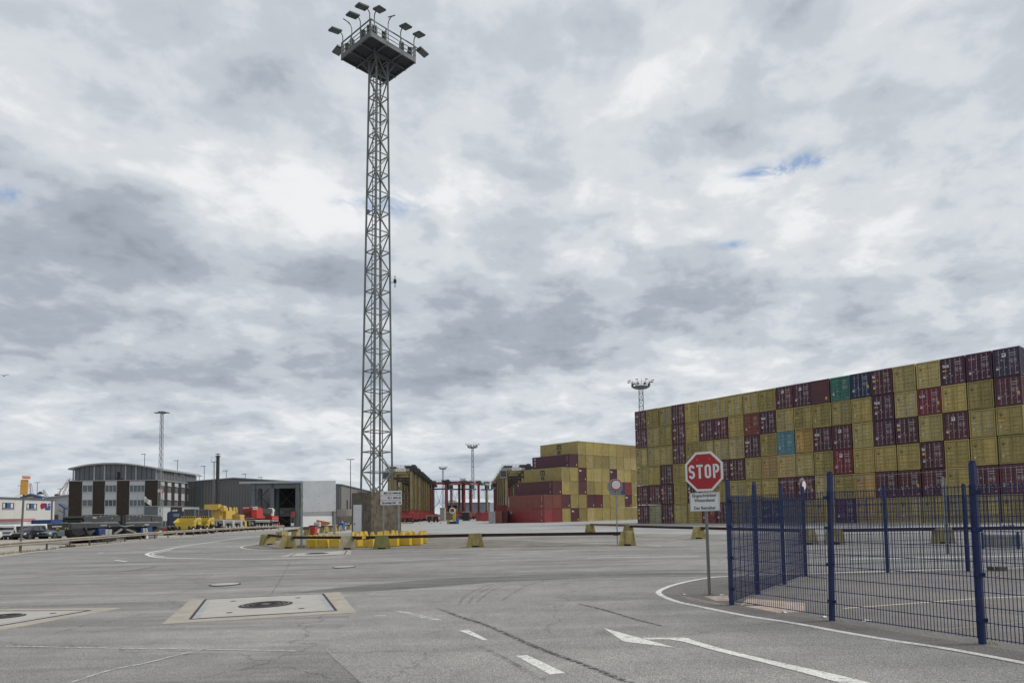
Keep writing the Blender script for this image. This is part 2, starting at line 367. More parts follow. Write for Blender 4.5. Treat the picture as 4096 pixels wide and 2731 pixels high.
def worn(name, col, wear=.5, lo=.40, hi=.60, scale=7.0, edge=.0, rough=.85, stretch=None):
    """thin coat on the road, worn through in places"""
    mt = mat(name, col, rough, var=.12, scale=4, grain=.2, gscale=30); t = mt.node_tree; l = t.links.new; b = t.nodes['Principled BSDF']
    g = t.nodes.new("ShaderNodeNewGeometry"); n = t.nodes.new("ShaderNodeTexNoise"); n.inputs['Scale'].default_value = scale; n.inputs['Detail'].default_value = 8; n.inputs['Roughness'].default_value = .72
    l(g.outputs['Position'], n.inputs['Vector']); m_ = t.nodes.new("ShaderNodeMapRange"); l(n.outputs[0], m_.inputs[0])
    for i_, v_ in enumerate((lo, hi, 1-wear, 1.0)): m_.inputs[i_+1].default_value = v_
    a = m_.outputs[0]
    if edge:
        uv = t.nodes.new("ShaderNodeUVMap"); sp = t.nodes.new("ShaderNodeSeparateXYZ"); l(uv.outputs[0], sp.inputs[0])
        def mm(op, x, y):
            q = t.nodes.new("ShaderNodeMath"); q.operation = op; q.use_clamp = op == 'MULTIPLY'
            for i_, v_ in enumerate((x, y)):
                if isinstance(v_, (int, float)): q.inputs[i_].default_value = v_
                else: l(v_, q.inputs[i_])
            return q.outputs[0]
        d = mm('ABSOLUTE', mm('SUBTRACT', sp.outputs[1], .5), 0); f = mm('POWER', mm('SUBTRACT', 1.0, mm('MULTIPLY', d, 2.0)), edge)
        e = mm('ABSOLUTE', mm('SUBTRACT', sp.outputs[0], .5), 0); f2 = mm('MULTIPLY', mm('SUBTRACT', 1.0, mm('MULTIPLY', e, 2.0)), 5.0)
        a = mm('MULTIPLY', mm('MULTIPLY', a, f), f2)
    l(a, b.inputs['Alpha']); return mt
PW = worn('road_paint', (.62,.61,.57), .85, .33, .44, 9)
PF = worn('road_paint_faded', (.52,.51,.48), .95, .38, .58, 9)
PY = mat('road_paint_yellow', (.60,.55,.38), .85, var=.15, scale=5, dirt=.3, dirtcol=(.25,.23,.19))
SK = worn('tyre_mark', (.05,.047,.043), 1.0, .42, .56, 13, edge=.8)
SK2 = worn('tyre_mark_faint', (.11,.107,.10), 1.0, .40, .78, 4, edge=.8)
X2(curve, .0075, .13, PW)
X2(smooth(gp([(-40,2230),(280,2191.5),(700,2153),(1050,2124)])), .0075, .16, PW)
loop = smooth(gp([(1381,2133),(1052,2143),(795,2175),(654.8,2198.6),(597,2211),(592,2219),(640.8,2229),(795,2233.8),(1100,2235),(1371,2229)]))
X2(loop, .0075, .22, PW)
X2(smooth(gp([(690,2197),(618,2212),(615,2219),(660,2226)])), .0075, .12, PW)
X2(smooth(gp([(1052.7,2171.8),(975,2184),(968,2190.6),(1009.5,2197),(1098.8,2200),(1366.6,2200.7),(1650,2197),(2357,2186),(2644,2184.5)])), .008, .13, PW)
X2(gp([(1700,2148.6),(2150,2163),(2265.6,2169),(2476,2176),(2644,2184)]), .008, .12, PY)
X2(gp([(2542,2142),(2750,2153.5),(2900,2163),(3100,2172)]), .0075, .2, PY)
X2(gp([(2350,2231),(2797,2224.6)]), .0075, .17, PW); X2(gp([(1572,2242.5),(1834,2232)]), .0075, .12, PW); X2(gp([(2076,2223),(2325,2215)]), .0075, .14, PF)
X2(smooth(gp([(0,2583.7),(446,2592),(765,2596),(1180,2604)])), .0075, .05, PF)
X2(smooth(gp([(281,2731),(446,2679),(574,2654),(701,2622),(816,2596.5)])), .0075, .06, PF)
X2(smooth(gp([(0,2430.6),(382,2410),(822,2397.5)])), .0075, .05, PF)
X2(gp([(459,2239),(507,2245.7)]), .0075, .15, PW); X2(gp([(392,2212),(415,2209)]), .0075, .2, PW); X2(gp([(450,2231),(463,2228)]), .0075, .3, PF); X2(gp([(905,2186),(925,2184.5)]), .0075, .3, PW)
X2(gp([(1496,2463),(1545,2462)]), .0075, .045, PW); X2(gp([(2508,2371),(2550,2370)]), .0075, .06, PF); X2(gp([(2950,2298),(2975,2297)]), .0075, .07, PW)
X2(gp([(3374,2433),(3648,2413),(3947,2391),(4200,2382)]), .0075, .07, PY); X2(gp([(3698,2525),(4096,2488),(4200,2480)]), .0075, .06, mat('yellow_faint', (.27,.245,.18), .9))
X2(gp([(3400,2236),(3900,2226),(4096,2223)]), .0075, .3, PW)
for q in ([(1837,2522),(1872,2518),(1950,2558),(1934,2561)], [(2063,2623),(2108,2620),(2261,2692),(2200,2698.5)]): sheet('road_marking', gp(q), .0075, PW)
sheet('road_marking', gp([(1567,2442),(1617,2443.4),(1770,2479.7),(1731.6,2481.6)]), .0075, PF)
arrow = [(2414,2511.6),(2704,2591),(2494,2566)]
sheet('road_marking', gp(arrow), .0075, PW)
top_e = [(2570,2551),(2682,2551),(2746,2552),(2778,2563),(2907,2600),(3110,2648),(3314,2692),(3470,2729),(3700,2790)]
bot_e = [(3580,2790),(3348,2729),(3212,2692),(3043,2648),(2853,2601),(2703,2561),(2580,2559)]
def strip2(a, b, z, mt, name):
    pa = gp(a); pb = gp(b)[::-1]; n = len(pb); sa_ = smooth(pa, 4); sb_ = smooth(pb, 4)
    N = 28
    def res(s, u):
        k = u*(len(s)-1); i = min(int(k), len(s)-2); f = k-i; return (s[i][0]*(1-f)+s[i+1][0]*f, s[i][1]*(1-f)+s[i+1][1]*f)
    vs = []; 
    for i in range(N+1):
        u = i/N; p = res(sa_, u); q = res(sb_, u); vs += [(*p, z), (*q, z)]
    me = MB().add(vs, [(2*i, 2*i+1, 2*i+3, 2*i+2) for i in range(N)]).mesh(name, mt)
    if me.polygons[0].normal.z < 0: me.flip_normals()
    tag(link(name, me), kind='structure')
strip2(top_e, bot_e, .0095, PW, 'road_marking')
def r7(l): return [(1400+.6378*a, 2150+.6378*b) for a, b in l]
X2(smooth(gp(r7([(535,437),(700,500),(830,540),(1000,612),(1200,700),(1450,790),(1740,905),(1800,930)]))), .006, .13, SK, 'tyre_mark')
X2(smooth(gp(r7([(1420,412),(1600,455),(1800,515),(1980,560)]))), .006, .12, SK, 'tyre_mark')
X2(smooth(gp(r7([(780,670),(950,745),(1100,830),(1250,905)]))), .006, .12, SK2, 'tyre_mark')
for k, off in enumerate((0, 26, 50, 120)):
    X2(smooth(gp(r7([(680+off*2.2,425-off*.2),(720+off*2.4,370-off*.1),(830+off*2.4,310-off*.1),(950+off*2.6,278-off*.15)]))), .006, .07, SK2, 'tyre_mark')
sheet('asphalt_band', gp([(1150,2372),(1427,2366),(1700,2349),(2000,2325),(2400,2309),(2905,2302),(2950,2290),(2500,2289),(2100,2298),(1700,2318),(1400,2345)]), .003, ground_mat('asphalt_dark', (.165,.162,.155), (.20,.197,.19), .45, .12, .85, .35, .1))
X2(smooth(gp([(1400,2368),(1700,2350),(2000,2327),(2400,2309),(2900,2303)])), .006, .07, SK2, 'asphalt_seam')
X2(smooth(gp(r7([(0,216),(350,205),(750,185)]))), .006, .06, SK2, 'tyre_mark')
X2(smooth(gp([(640,2262),(500,2285),(250,2300),(0,2320)])), .006, .5, SK2, 'tyre_mark'); X2(smooth(gp([(0,2283),(150,2283),(260,2270)])), .006, .25, SK2, 'tyre_mark')
X2(smooth(gp([(1085,2376),(1120,2320),(1165,2240)])), .006, .05, SK2, 'asphalt_seam')
# manhole slabs ------------------------------------------------------
SL = mat('slab_edge', (.35,.315,.265), .9, var=.15, scale=2, grain=.15); SI = mat('slab_plate', (.39,.375,.34), .85, var=.10, scale=2, grain=.1, dirt=.4, dirtcol=(.3,.28,.25)); SM = mat('slab_frame', (.33,.33,.33), .6, dirt=.4)
BLK = mat('black_joint', (.03,.03,.032), .8); IRON = mat('cast_iron', (.16,.13,.12), .55, metal=.3, var=.4, scale=30)
def ell(px, py, rpx, n=40):
    c = Vector(G(px, py)); r = (Vector(G(px+rpx, py))-c).length; return c, r
def manhole(px, py, rpx, label, ringc=None, plate=None):
    c, r = ell(px, py, rpx); t = thing('manhole_cover', label, 'manhole', (c.x, c.y, .012), group='manhole covers in the road')
    MB().cyl((0,0,0),(0,0,.008), r, n=40).build('frame', ringc or BLK, t)
    MB().cyl((0,0,.004),(0,0,.014), r*.9, n=40).build('cover', plate or IRON, t)
    if plate: return t
    mb = MB()
    for k in range(3): mb.ring((0,0,.014), r*(.8-.2*k), .012, 'z', 36, 4)
    for k in range(12):
        a = k*math.pi/6; mb.beam((math.cos(a)*r*.2,math.sin(a)*r*.2,.015),(math.cos(a)*r*.8,math.sin(a)*r*.8,.015), .02,.012)
    mb.build('tread_pattern', ringc or BLK, t); return t
def slab(outer, inner, plate, spots, label):
    c = Vector(G(*outer[0])); t = thing('concrete_slab', label, 'slab', (c.x, c.y, 0), group='square manhole slabs')
    def rel(l): return [(a-c.x, b-c.y) for a, b in gp(l)]
    MB().prismz(rel(outer), -.05, .008).build('surround', SL, t)
    MB().prismz(rel(inner), -.05, .013).build('frame', SM, t)
    q = rel(inner); cc = sum((Vector(a) for a in q), Vector((0,0)))/len(q)
    def shr(f): return [tuple(cc+(Vector(a)-cc)*f) for a in q]
    j = MB()
    for f in (.985,):
        s_ = shr(f)
        for i in range(len(s_)):
            a, b = s_[i], s_[(i+1) % len(s_)]; j.beam((*a, .014), (*b, .014), .05, .006)
    j.build('joint', BLK, t)
    MB().prismz(rel(plate), -.05, .019).build('plate', SI, t)
    for (px, py) in spots:
        p = Vector(G(px, py))-c; MB().cyl((p.x,p.y,.01),(p.x,p.y,.024), .06, n=12).build('lifting_hole', BLK, t)
def r6(l): return [(.6378*a, 2150+.6378*b) for a, b in l]
slab(r6([(1015,543),(1190,392),(2130,341),(2238,470)]), r6([(1185,515),(1285,388),(2030,352),(2115,460)]), r6([(1250,508),(1320,392),(1985,357),(2060,462)]), r6([(1463,402),(1870,381),(1890,449),(1438,475)]), 'pale square concrete slab with a round iron cover, left of centre in the near road')
slab([(-420,2600),(0,2520),(488,2431),(-50,2436),(-560,2447)], [(-400,2580),(0,2504),(367,2442),(-40,2444),(-540,2455)], [(-380,2566),(0,2497),(330,2444),(-40,2448),(-500,2459)], [(212,2455)], 'pale concrete slab cut off by the left edge of the picture, pointed corner showing')
def r8(l): return [(1030+.2934*a, 2080+.2934*b) for a, b in l]
slab(r8([(290,503),(470,450),(1280,410),(1270,465)]), r8([(430,497),(520,452),(1225,415),(1190,468)]), r8([(450,494),(540,454),(1160,420),(1130,468)]), [], 'far pale concrete slab on the road in front of the yellow barrier blocks')
def raise_(o, z): o.location.z += z
raise_(manhole(1063.9, 2421, 91, 'large dark round iron cover set in the middle of the nearest pale slab'), .01)
raise_(manhole(15, 2469, 62, 'dark round iron cover on the slab at the left edge of the picture'), .01)
raise_(manhole(*r8([(810,458)])[0], 36, 'small dark round cover in the far slab by the yellow blocks'), .01)
manhole(900.6, 2338, 50, 'pale round manhole cover with dark rings in open road behind the big slab', plate=SI)
manhole(1376, 2268, 38, 'pale round manhole cover furthest right in the road before the tower', plate=SI)
# ------------------------------------------------------------------ common materials
GALV = mat('galvanised_steel', (.26,.285,.275), .5, metal=.35, var=.18, scale=2.5, dirt=.35, dirtcol=(.14,.15,.13))
TOWER = mat('tower_paint', (.15,.168,.158), .55, metal=.1, var=.2, scale=1.2, dirt=.4, dirtcol=(.09,.10,.085))
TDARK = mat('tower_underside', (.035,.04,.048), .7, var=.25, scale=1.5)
WHITE = mat('white_paint', (.72,.72,.70), .55, var=.04, scale=2, dirt=.15, dirtcol=(.45,.44,.41))
SIGNW = mat('sign_white', (.66,.67,.67), .45, var=.04, scale=4, dirt=.15, dirtcol=(.45,.45,.43))
SIGNR = mat('sign_red', (.35,.010,.014), .4, var=.06, scale=4)
SIGNB = mat('sign_black', (.02,.02,.022), .5)
SIGNG = mat('sign_back_grey', (.22,.24,.25), .55, metal=.2, var=.1)
CONC = mat('old_concrete', (.125,.105,.08), .92, var=.4, scale=2.2, dirt=.95, dirtcol=(.035,.028,.02), streak=True, grain=.2, gscale=14, bump=.6, bscale=9)
RUST = mat('rusty_steel', (.062,.033,.028), .85, var=.35, scale=4, dirt=.5, dirtcol=(.13,.065,.035))
RUST2 = mat('flaking_rail', (.22,.14,.10), .85, var=.6, scale=6, dirt=.9, dirtcol=(.07,.03,.02))
RUBBER = mat('tyre_rubber', (.018,.018,.018), .85, var=.2)
GLASS = mat('dark_glass', (.025,.03,.035), .12, var=.3, scale=1, spec=.7)
DARK = mat('dark_metal', (.022,.023,.025), .5, var=.2)
BLACKIN = mat('dark_interior', (.02,.02,.02), .9)
# ------------------------------------------------------------------ main floodlight tower
TPX, TPY = 1506, 2147
tx, ty = G(TPX, TPY); TZ = ty
TH = P(1519, 243, ty).z          # platform underside height
nearv = Vector((.09, -1.0)).normalized(); rightv = Vector((-nearv.y, nearv.x))   # corner directions
if rightv.x < 0: rightv = -rightv
def lattice(mb_leg, mb_br, h0, h1, r0, r1, near, right, bay, legw, brw, c=(0,0)):
    dirs = [near, right, -near, -right]
    def pt(k, z):
        t = (z-h0)/(h1-h0); r_ = r0+(r1-r0)*t; d = dirs[k % 4]; return Vector((c[0]+d.x*r_, c[1]+d.y*r_, z))
    for k in range(4): mb_leg[k].beam(pt(k,h0), pt(k,h1), legw, legw, up=(nearv.x, nearv.y, 0))
    n = int((h1-h0)/bay); b = (h1-h0)/n
    for i in range(n+1):
        z = h0+i*b
        for k in range(4):
            if i < n+1 and i > 0: mb_br.beam(pt(k,z), pt(k+1,z), brw, brw)
            if i < n:
                if (i+k) % 2 == 0: mb_br.beam(pt(k,z), pt(k+1,z+b), brw, brw)
                else: mb_br.beam(pt(k+1,z), pt(k,z+b), brw, brw)
    return pt
def main_tower():
    t = thing('light_tower', 'tall grey lattice floodlight tower with square platform on a concrete block', 'light tower', (tx, ty, 0))
    t.rotation_euler = (0, .006, 0)
    kk = F_PX/ty; CH = (TPY-1971)/kk*1.0
    n3, r3 = nearv*2.25, rightv*2.25
    MB().prismz([(n3.x,n3.y),(r3.x,r3.y),(-n3.x,-n3.y),(-r3.x,-r3.y)], -.2, CH).build('concrete_base', CONC, t)
    # door on the left-near face
    a = -rightv*2.25; b = nearv*2.25; d = (b-a).normalized(); nrm = Vector((d.y, -d.x))
    if nrm.dot(nearv) < 0: nrm = -nrm
    ang = math.atan2(d.y, d.x)
    dr = MB().box(-.55,-.03,0,.55,.02,2.75).build('door', mat('door_white', (.62,.64,.66), .5, var=.04), t, (*(a+d*1.05+nrm*.03), .1), ang)
    fr = MB(); fr.box(-.66,-.06,0,-.553,.02,2.9).box(.553,-.06,0,.66,.02,2.9).box(-.553,-.06,2.753,.553,.02,2.9); fr.build('door_frame', SIGNW, t, (*(a+d*1.05+nrm*.03), .1), ang)
    MB().box(-.48,-.07,1.1,-.40,-.032,1.22).build('handle', DARK, dr)
    MB().box(-.45,-.036,2.45,.45,-.031,2.47).build('panel_seam', SIGNG, dr)
    legs = [MB() for _ in range(4)]; br = MB()
    pt = lattice(legs, br, CH, TH, 1.43, .86, nearv, rightv, 1.85, .155, .085)
    for l_ in legs: l_.build('leg', TOWER, t)
    br.build('bracing', TOWER, t)
    for k in range(4):
        ft = MB(); p = pt(k, CH); ft.box(p.x-.2,p.y-.2,CH,p.x+.2,p.y+.2,CH+.05)
        for dx in (-.28,.28):
            ft.cyl((p.x+dx,p.y,CH),(p.x+dx,p.y,CH+.22), .05, n=6); ft.cyl((p.x,p.y+dx,CH),(p.x,p.y+dx,CH+.22), .05, n=6)
        ft.build('foot_plate', TOWER, t)
    
    # ladder inside + cable pipe
    ld = MB(); c0 = -rightv*.35+nearv*.2
    for sgn in (-.2, .2): ld.beam((c0.x+sgn, c0.y, CH), (c0.x*.7+sgn, c0.y*.7, TH), .05)
    z = CH
    while z < TH: ld.beam((c0.x-.2,c0.y,z),(c0.x+.2,c0.y,z), .03); z += .35
    ld.build('ladder', DARK, t)
    pc = rightv*.55; MB().cyl((pc.x,pc.y,CH),(pc.x*.6,pc.y*.6,TH*.6), .05, n=8).build('cable_pipe', GALV, t)
    # platform
    PR = 3.5
    cor = [nearv*PR, rightv*PR, -nearv*PR, -rightv*PR]
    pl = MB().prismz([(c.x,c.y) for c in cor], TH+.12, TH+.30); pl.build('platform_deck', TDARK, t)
    ub = MB()
    for i in range(4):
        a, b = cor[i], cor[(i+1)%4]; ub.beam((a.x,a.y,TH+.18),(b.x,b.y,TH+.18), .12, .46)
    for f in (-.34, .34):
        for (u, v) in ((cor[0],cor[1]),(cor[1],cor[2])):
            e = (u-v)*.5; m0 = (u+v)*.5; w_ = m0*f*1.0
            ub.beam((w_.x+e.x, w_.y+e.y, TH+.04),(w_.x-e.x, w_.y-e.y, TH+.04), .14, .2)
    for i in range(4): 
        p = pt(i, TH-1.3); q = cor[i]*.52; ub.beam(p, (q.x,q.y,TH+.02), .09)
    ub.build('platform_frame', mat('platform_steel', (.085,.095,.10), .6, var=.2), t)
    rl = MB()
    for i in range(4):
        a, b = cor[i], cor[(i+1)%4]
        for hz_, w_ in ((.45,.05),(.85,.05),(1.3,.09)): rl.beam((a.x,a.y,TH+.3+hz_),(b.x,b.y,TH+.3+hz_), w_)
        for k in range(3):
            p = a+(b-a)*(k/3); rl.beam((p.x,p.y,TH-.15),(p.x,p.y,TH+1.6), .10)
    rl.build('railing', TOWER, t)
    # floodlights: on swan-neck posts along the rails
    HB = TH+.3
    FLM = mat('floodlight_body', (.05,.057,.052), .5); FLG = mat('floodlight_glass', (.11,.125,.12), .25)
    def flood(u, v, w_, out_, top, up, tilt, turn=0):
        """u..v corner indices, position w along the side"""
        p = cor[u]+(cor[v]-cor[u])*w_; o = (cor[u]+cor[v]).normalized()
        if turn: o = Vector((o.x*math.cos(turn)-o.y*math.sin(turn), o.x*math.sin(turn)+o.y*math.cos(turn)))
        s_ = Vector((-o.y, o.x)); q = p+o*out_
        z0 = HB+.2; z1 = HB+top
        root = MB()
        root.tube([(p.x,p.y,z0),(p.x,p.y,z1-.3),(p.x+o.x*.12,p.y+o.y*.12,z1-.08),(q.x-o.x*.1,q.y-o.y*.1,z1)], .05, 8)
        root.beam((q.x-s_.x*.36,q.y-s_.y*.36,z1),(q.x+s_.x*.36,q.y+s_.y*.36,z1), .05)
        fl = root.build('floodlight_arm', TOWER, t)
        # head: flat slab tilted outward-down
        ct, st = math.cos(tilt), math.sin(tilt)
        ax = Vector((s_.x, s_.y, 0)); ay = Vector((o.x*ct, o.y*ct, -st)); az_ = ax.cross(ay)
        if az_.z < 0: az_ = -az_
        c_ = Vector((q.x, q.y, z1)) + ay*.46
        def slab_(hw, hl, z_0, z_1, sh=0):
            vs = []
            for zz, k_ in ((z_0, 1-sh), (z_1, 1)):
                for (i_, j_) in ((-1,-1),(1,-1),(1,1),(-1,1)): vs.append(c_+ax*hw*i_*k_+ay*hl*j_*k_+az_*zz)
            return MB().add(vs, [(0,3,2,1),(4,5,6,7),(0,1,5,4),(1,2,6,5),(2,3,7,6),(3,0,4,7)])
        hd = slab_(.38,.54,-.09,.05,.05); hd.build('floodlight_head', FLM, t)
        sh_ = c_.copy(); g_ = MB(); vs = [sh_+ax*.33*i_+ay*(.40*j_+.06)-az_*.105 for (i_,j_) in ((-1,-1),(1,-1),(1,1),(-1,1))]
        g_.add(vs, [(0,1,2,3)]); g_.build('floodlight_lens', FLG, t)
    S = R
    # side 0-1: near->right (faces viewer right), side 3-0: left->near (faces viewer left)
    flood(0,1,.08,.35,2.15,0,S(12)); flood(0,1,.66,.35,2.1,0,S(12)); flood(0,1,.97,.35,2.15,0,S(12)); flood(1,2,.05,.6,1.5,0,S(14))
    flood(3,0,.97,.35,2.2,0,S(12)); flood(3,0,.66,.35,2.15,0,S(12)); flood(3,0,.04,.35,2.15,0,S(12)); flood(2,3,.95,.6,1.3,0,S(14))
    # small antennas on bent posts
    for (u, v, w_) in ((0,1,.38),(3,0,.36)):
        p = cor[u]+(cor[v]-cor[u])*w_; o = (cor[u]+cor[v]).normalized(); s_ = Vector((-o.y,o.x)); q = p+o*.55
        an = MB(); an.tube([(p.x,p.y,HB),(p.x,p.y,HB+1.9),(p.x+o.x*.15,p.y+o.y*.15,HB+2.2),(q.x,q.y,HB+2.35)], .045, 8)
        an.beam((q.x-s_.x*.1-o.x*.4,q.y-s_.y*.1-o.y*.4,HB+2.4),(q.x+s_.x*.1+o.x*.4,q.y+s_.y*.1+o.y*.4,HB+2.3), .1,.05); an.build('antenna', TOWER, t)
    # control boxes inside the rails
    for (u, v, w_) in ((0,1,.08),(0,1,.3),(0,1,.72),(0,1,.93),(3,0,.93),(3,0,.72),(3,0,.3),(3,0,.12),(2,1,.5),(3,2,.4)):
        p = (cor[u]+(cor[v]-cor[u])*w_)*.93; MB().bbox(p.x-.2,p.y-.14,HB+.15,p.x+.22,p.y+.16,HB+1.0,.04).build('ballast_box', FLM, t)
    # radio antenna on the right leg
    z = P(1565,1128,ty).z; p = pt(1, z); an = MB(); an.beam((p.x,p.y,z),(p.x+.45,p.y,z), .05)
    for dx in (.42,.52): an.cyl((p.x+dx,p.y,z-.5),(p.x+dx,p.y,z+.65), .02, n=6)
    an.bbox(p.x+.35,p.y-.1,z-.05,p.x+.6,p.y+.1,z+.3,.02); an.build('radio_antenna', DARK, t)
    z = P(1495,845,ty).z; p = pt(3, z); MB().bbox(p.x+.1,p.y-.1,z-.2,p.x+.3,p.y+.1,z+.1,.03).build('junction_box', TOWER, t)
main_tower()
# ------------------------------------------------------------------ distant masts
def mast(px, ytop, Z, plat_w, shaft, label, H=None, round_=True, tier=True):
    x = colX(px, Z); H = H or P(px, ytop, Z).z
    t = thing('floodlight_mast', label, 'light mast', (x, Z, 0), group='lattice floodlight masts')
    legs = [MB() for _ in range(4)]; br = MB()
    d1 = Vector((.8,.6)); d2 = Vector((.6,-.8))
    hp = H-plat_w*.22
    dirs = [d1,d2,-d1,-d2]
    def pt(k, z): tt = z/hp; r_ = shaft*(1.25-.55*tt); d = dirs[k%4]; return Vector((d.x*r_, d.y*r_, z))
    wleg = shaft*.16
    for k in range(4): legs[k].beam(pt(k,0), pt(k,hp), wleg)
    n = int(hp/(shaft*1.7)); b = hp/n
    for i in range(n):
        for k in range(4):
            br.beam(pt(k,i*b), pt(k+1,i*b), wleg*.6)
            if (i+k)%2: br.beam(pt(k,i*b), pt(k+1,(i+1)*b), wleg*.6)
            else: br.beam(pt(k+1,i*b), pt(k,(i+1)*b), wleg*.6)
    for l_ in legs: l_.build('leg', GALV, t)
    br.build('bracing', GALV, t)
    r_ = plat_w*.36
    if tier:
        MB().cyl((0,0,hp-plat_w*.06),(0,0,hp), r_*.7, r_, n=12).build('platform', TOWER, t)
        rl = MB(); hh = plat_w*.15
        for k in range(12):
            a, c = 2*math.pi*k/12, 2*math.pi*(k+1)/12
            p = (math.cos(a)*r_, math.sin(a)*r_); q = (math.cos(c)*r_, math.sin(c)*r_)
            rl.beam((*p,hp+hh),(*q,hp+hh), wleg*.5); rl.beam((*p,hp+hh*.5),(*q,hp+hh*.5), wleg*.4); rl.beam((*p,hp),(*p,hp+hh*(1.6 if k%2 else 1)), wleg*.5)
        rl.build('railing', TOWER, t)
        for k in range(8):
            a = 2*math.pi*(k+.5)/8; p = Vector((math.cos(a)*r_, math.sin(a)*r_)); o = p.normalized(); s_ = Vector((-o.y,o.x))
            fl = MB(); c_ = p+o*plat_w*.09; zt = hp+plat_w*.22
            fl.beam((p.x,p.y,hp+hh),(c_.x,c_.y,zt), wleg*.5)
            fl.beam((c_.x-o.x*.1,c_.y-o.y*.1,zt),(c_.x+o.x*plat_w*.08,c_.y+o.y*plat_w*.08,zt-.12), plat_w*.09, plat_w*.02)
            fl.box(p.x*.93-.25,p.y*.93-.25,hp+.3,p.x*.93+.25,p.y*.93+.25,hp+hh*.8); fl.build('floodlight', DARK, t)
    else:
        MB().box(-plat_w*.2,-.5,hp-.1,plat_w*.2,.5,hp+.35).build('platform', TOWER, t)
        for sg in (-1,1):
            MB().box(sg*plat_w*.2 if sg>0 else -plat_w*.5,-.45,hp-.02,plat_w*.5 if sg>0 else -plat_w*.2,.45,hp+.13).build('floodlight', DARK, t)
    return t
mast(639, 1640, 152, 3.0, .42, 'slim lattice mast with flat T-shaped lamp head before the arched office block', tier=False)
# red hydrant board on the slim mast
x_ = colX(639,151); z_ = P(639,1962,151).z
t = thing('hydrant_board', 'small red and white square board fixed to the slim lattice mast', 'sign', (x_,151,z_))
MB().box(-.6,-.1,-.45,.6,-.06,.45).build('board', SIGNR, t); MB().box(-.5,-.115,-.35,.5,-.103,.35).build('field', SIGNW, t)
mb = MB().ring((0,-.125,0),.24,.03,'y',20,5); mb.beam((-.2,-.125,-.22),(.2,-.125,.22),.06,.02); mb.build('symbol', SIGNR, t)
mast(1893, 1776, 398, 8.2, .95, 'lattice floodlight mast with round platform above the red carriers')
mast(1773, 1866, 560, 8.0, .9, 'smaller far floodlight mast above the cab of the leftmost red carrier')
mast(1853, 1912, 760, 8.0, .9, 'tiny far floodlight mast between the two larger ones')
mast(2577, 1524, 222, 8.6, 1.25, 'floodlight mast with round platform rising behind the container wall')
# ------------------------------------------------------------------ containers
CW, CHT, CLN = 2.40, 2.83, 12.19
PAL = {'Y': (.355,.28,.095), 'E': (.29,.23,.08), 'F': (.37,.30,.125), 'O': (.38,.25,.08), 'G': (.27,.255,.14), 'M': (.092,.028,.036), 'R': (.17,.026,.036), 'B': (.17,.052,.04), 'D': (.10,.018,.028), 'P': (.075,.022,.042),
       'T': (.045,.15,.12), 'C': (.095,.20,.23), 'N': (.012,.028,.07), 'U': (.02,.06,.17), 'V':(.05,.035,.065), 'S':(.30,.055,.055), 'K':(.20,.035,.03), 'J':(.40,.31,.14), 'H':(.34,.35,.35)}
CM = {k: mat('container_'+k, v, .5, var=.14, scale=1.1, dirt=.42, dirtcol=(v[0]*.45+.02, v[1]*.42+.015, v[2]*.4+.01), streak=True, objvar=.2) for k, v in PAL.items()}
RODG = mat('lock_rod_galvanised', (.34,.33,.34), .5, metal=.3); LOGO_K = mat('logo_black', (.02,.022,.025), .6); MARKW = mat('marking_white', (.50,.50,.50), .6); MARKY = mat('marking_yellow', (.50,.34,.05), .6)
CAST = mat('corner_casting', (.05,.035,.03), .7)
def shell_mesh(col, door):
    mb = MB(); W_, H_, L_ = CW, CHT, CLN; i = .06
    # corrugated long sides and roof, plain back
    def corr(x_out, x_in):
        n = 44; st = (L_-.3)/n; vs = []; fs = []
        pr = []
        for k in range(n):
            y = .15+k*st; pr += [(x_out,y),(x_out,y+st*.36),(x_in,y+st*.5),(x_in,y+st*.86)]
        pr.append((x_out, L_-.15))
        for a, b in pr: vs += [(a,b,.16),(a,b,H_-.12)]
        for k in range(len(pr)-1): fs.append((2*k,2*k+2,2*k+3,2*k+1))
        mb.add(vs, fs)
    corr(.012, .055); corr(W_-.012, W_-.055)
    mb.box(.05,.1,H_-.07,W_-.05,L_-.05,H_-.03); mb.box(.06,.1,.08,W_-.06,L_-.05,.14); mb.box(.05,L_-.08,.1,W_-.05,L_-.04,H_-.05)
    for x0 in (0, W_-.11):
        for y0 in (0, L_-.14): mb.box(x0,y0,.118,x0+.11,y0+.14,H_-.118)
        mb.box(x0+.002,.14,0.002,x0+.108,L_-.14,.16); mb.box(x0+.03,.14,H_-.12,x0+.08,L_-.14,H_-.003)
    mb.box(.178,.004,.004,W_-.178,.14,.16); mb.box(.178,.004,H_-.14,W_-.178,.14,H_-.004); mb.box(.178,L_-.14,.004,W_-.178,L_-.002,.16)
    if not door:      # corrugated front end
        n = 9; st = (W_-.22)/n; pr = []
        for k in range(n):
            x = .11+k*st; pr += [(x,.03),(x+st*.3,.03),(x+st*.5,.075),(x+st*.8,.075)]
        pr.append((W_-.11,.03)); vs = []; fs = []
        for a, b in pr: vs += [(a,b,.16),(a,b,H_-.14)]
        for k in range(len(pr)-1): fs.append((2*k,2*k+2,2*k+3,2*k+1))
        mb.add(vs, fs)
    for x0 in (0, W_-.178):
        for y0 in (0, L_-.162):
            for z0 in (0, H_-.118): mb.box(x0-.003,y0-.003,z0,x0+.181,y0+.165,z0+.118)
    return mb.mesh('body', CM[col])
def cast_mesh():
    mb = MB()
    for x0 in (0, CW-.178):
        for y0 in (0, CLN-.162):
            for z0 in (0, CHT-.118): mb.box(x0-.003,y0-.003,z0,x0+.181,y0+.165,z0+.118)
    return mb.mesh('corner_castings', CAST)
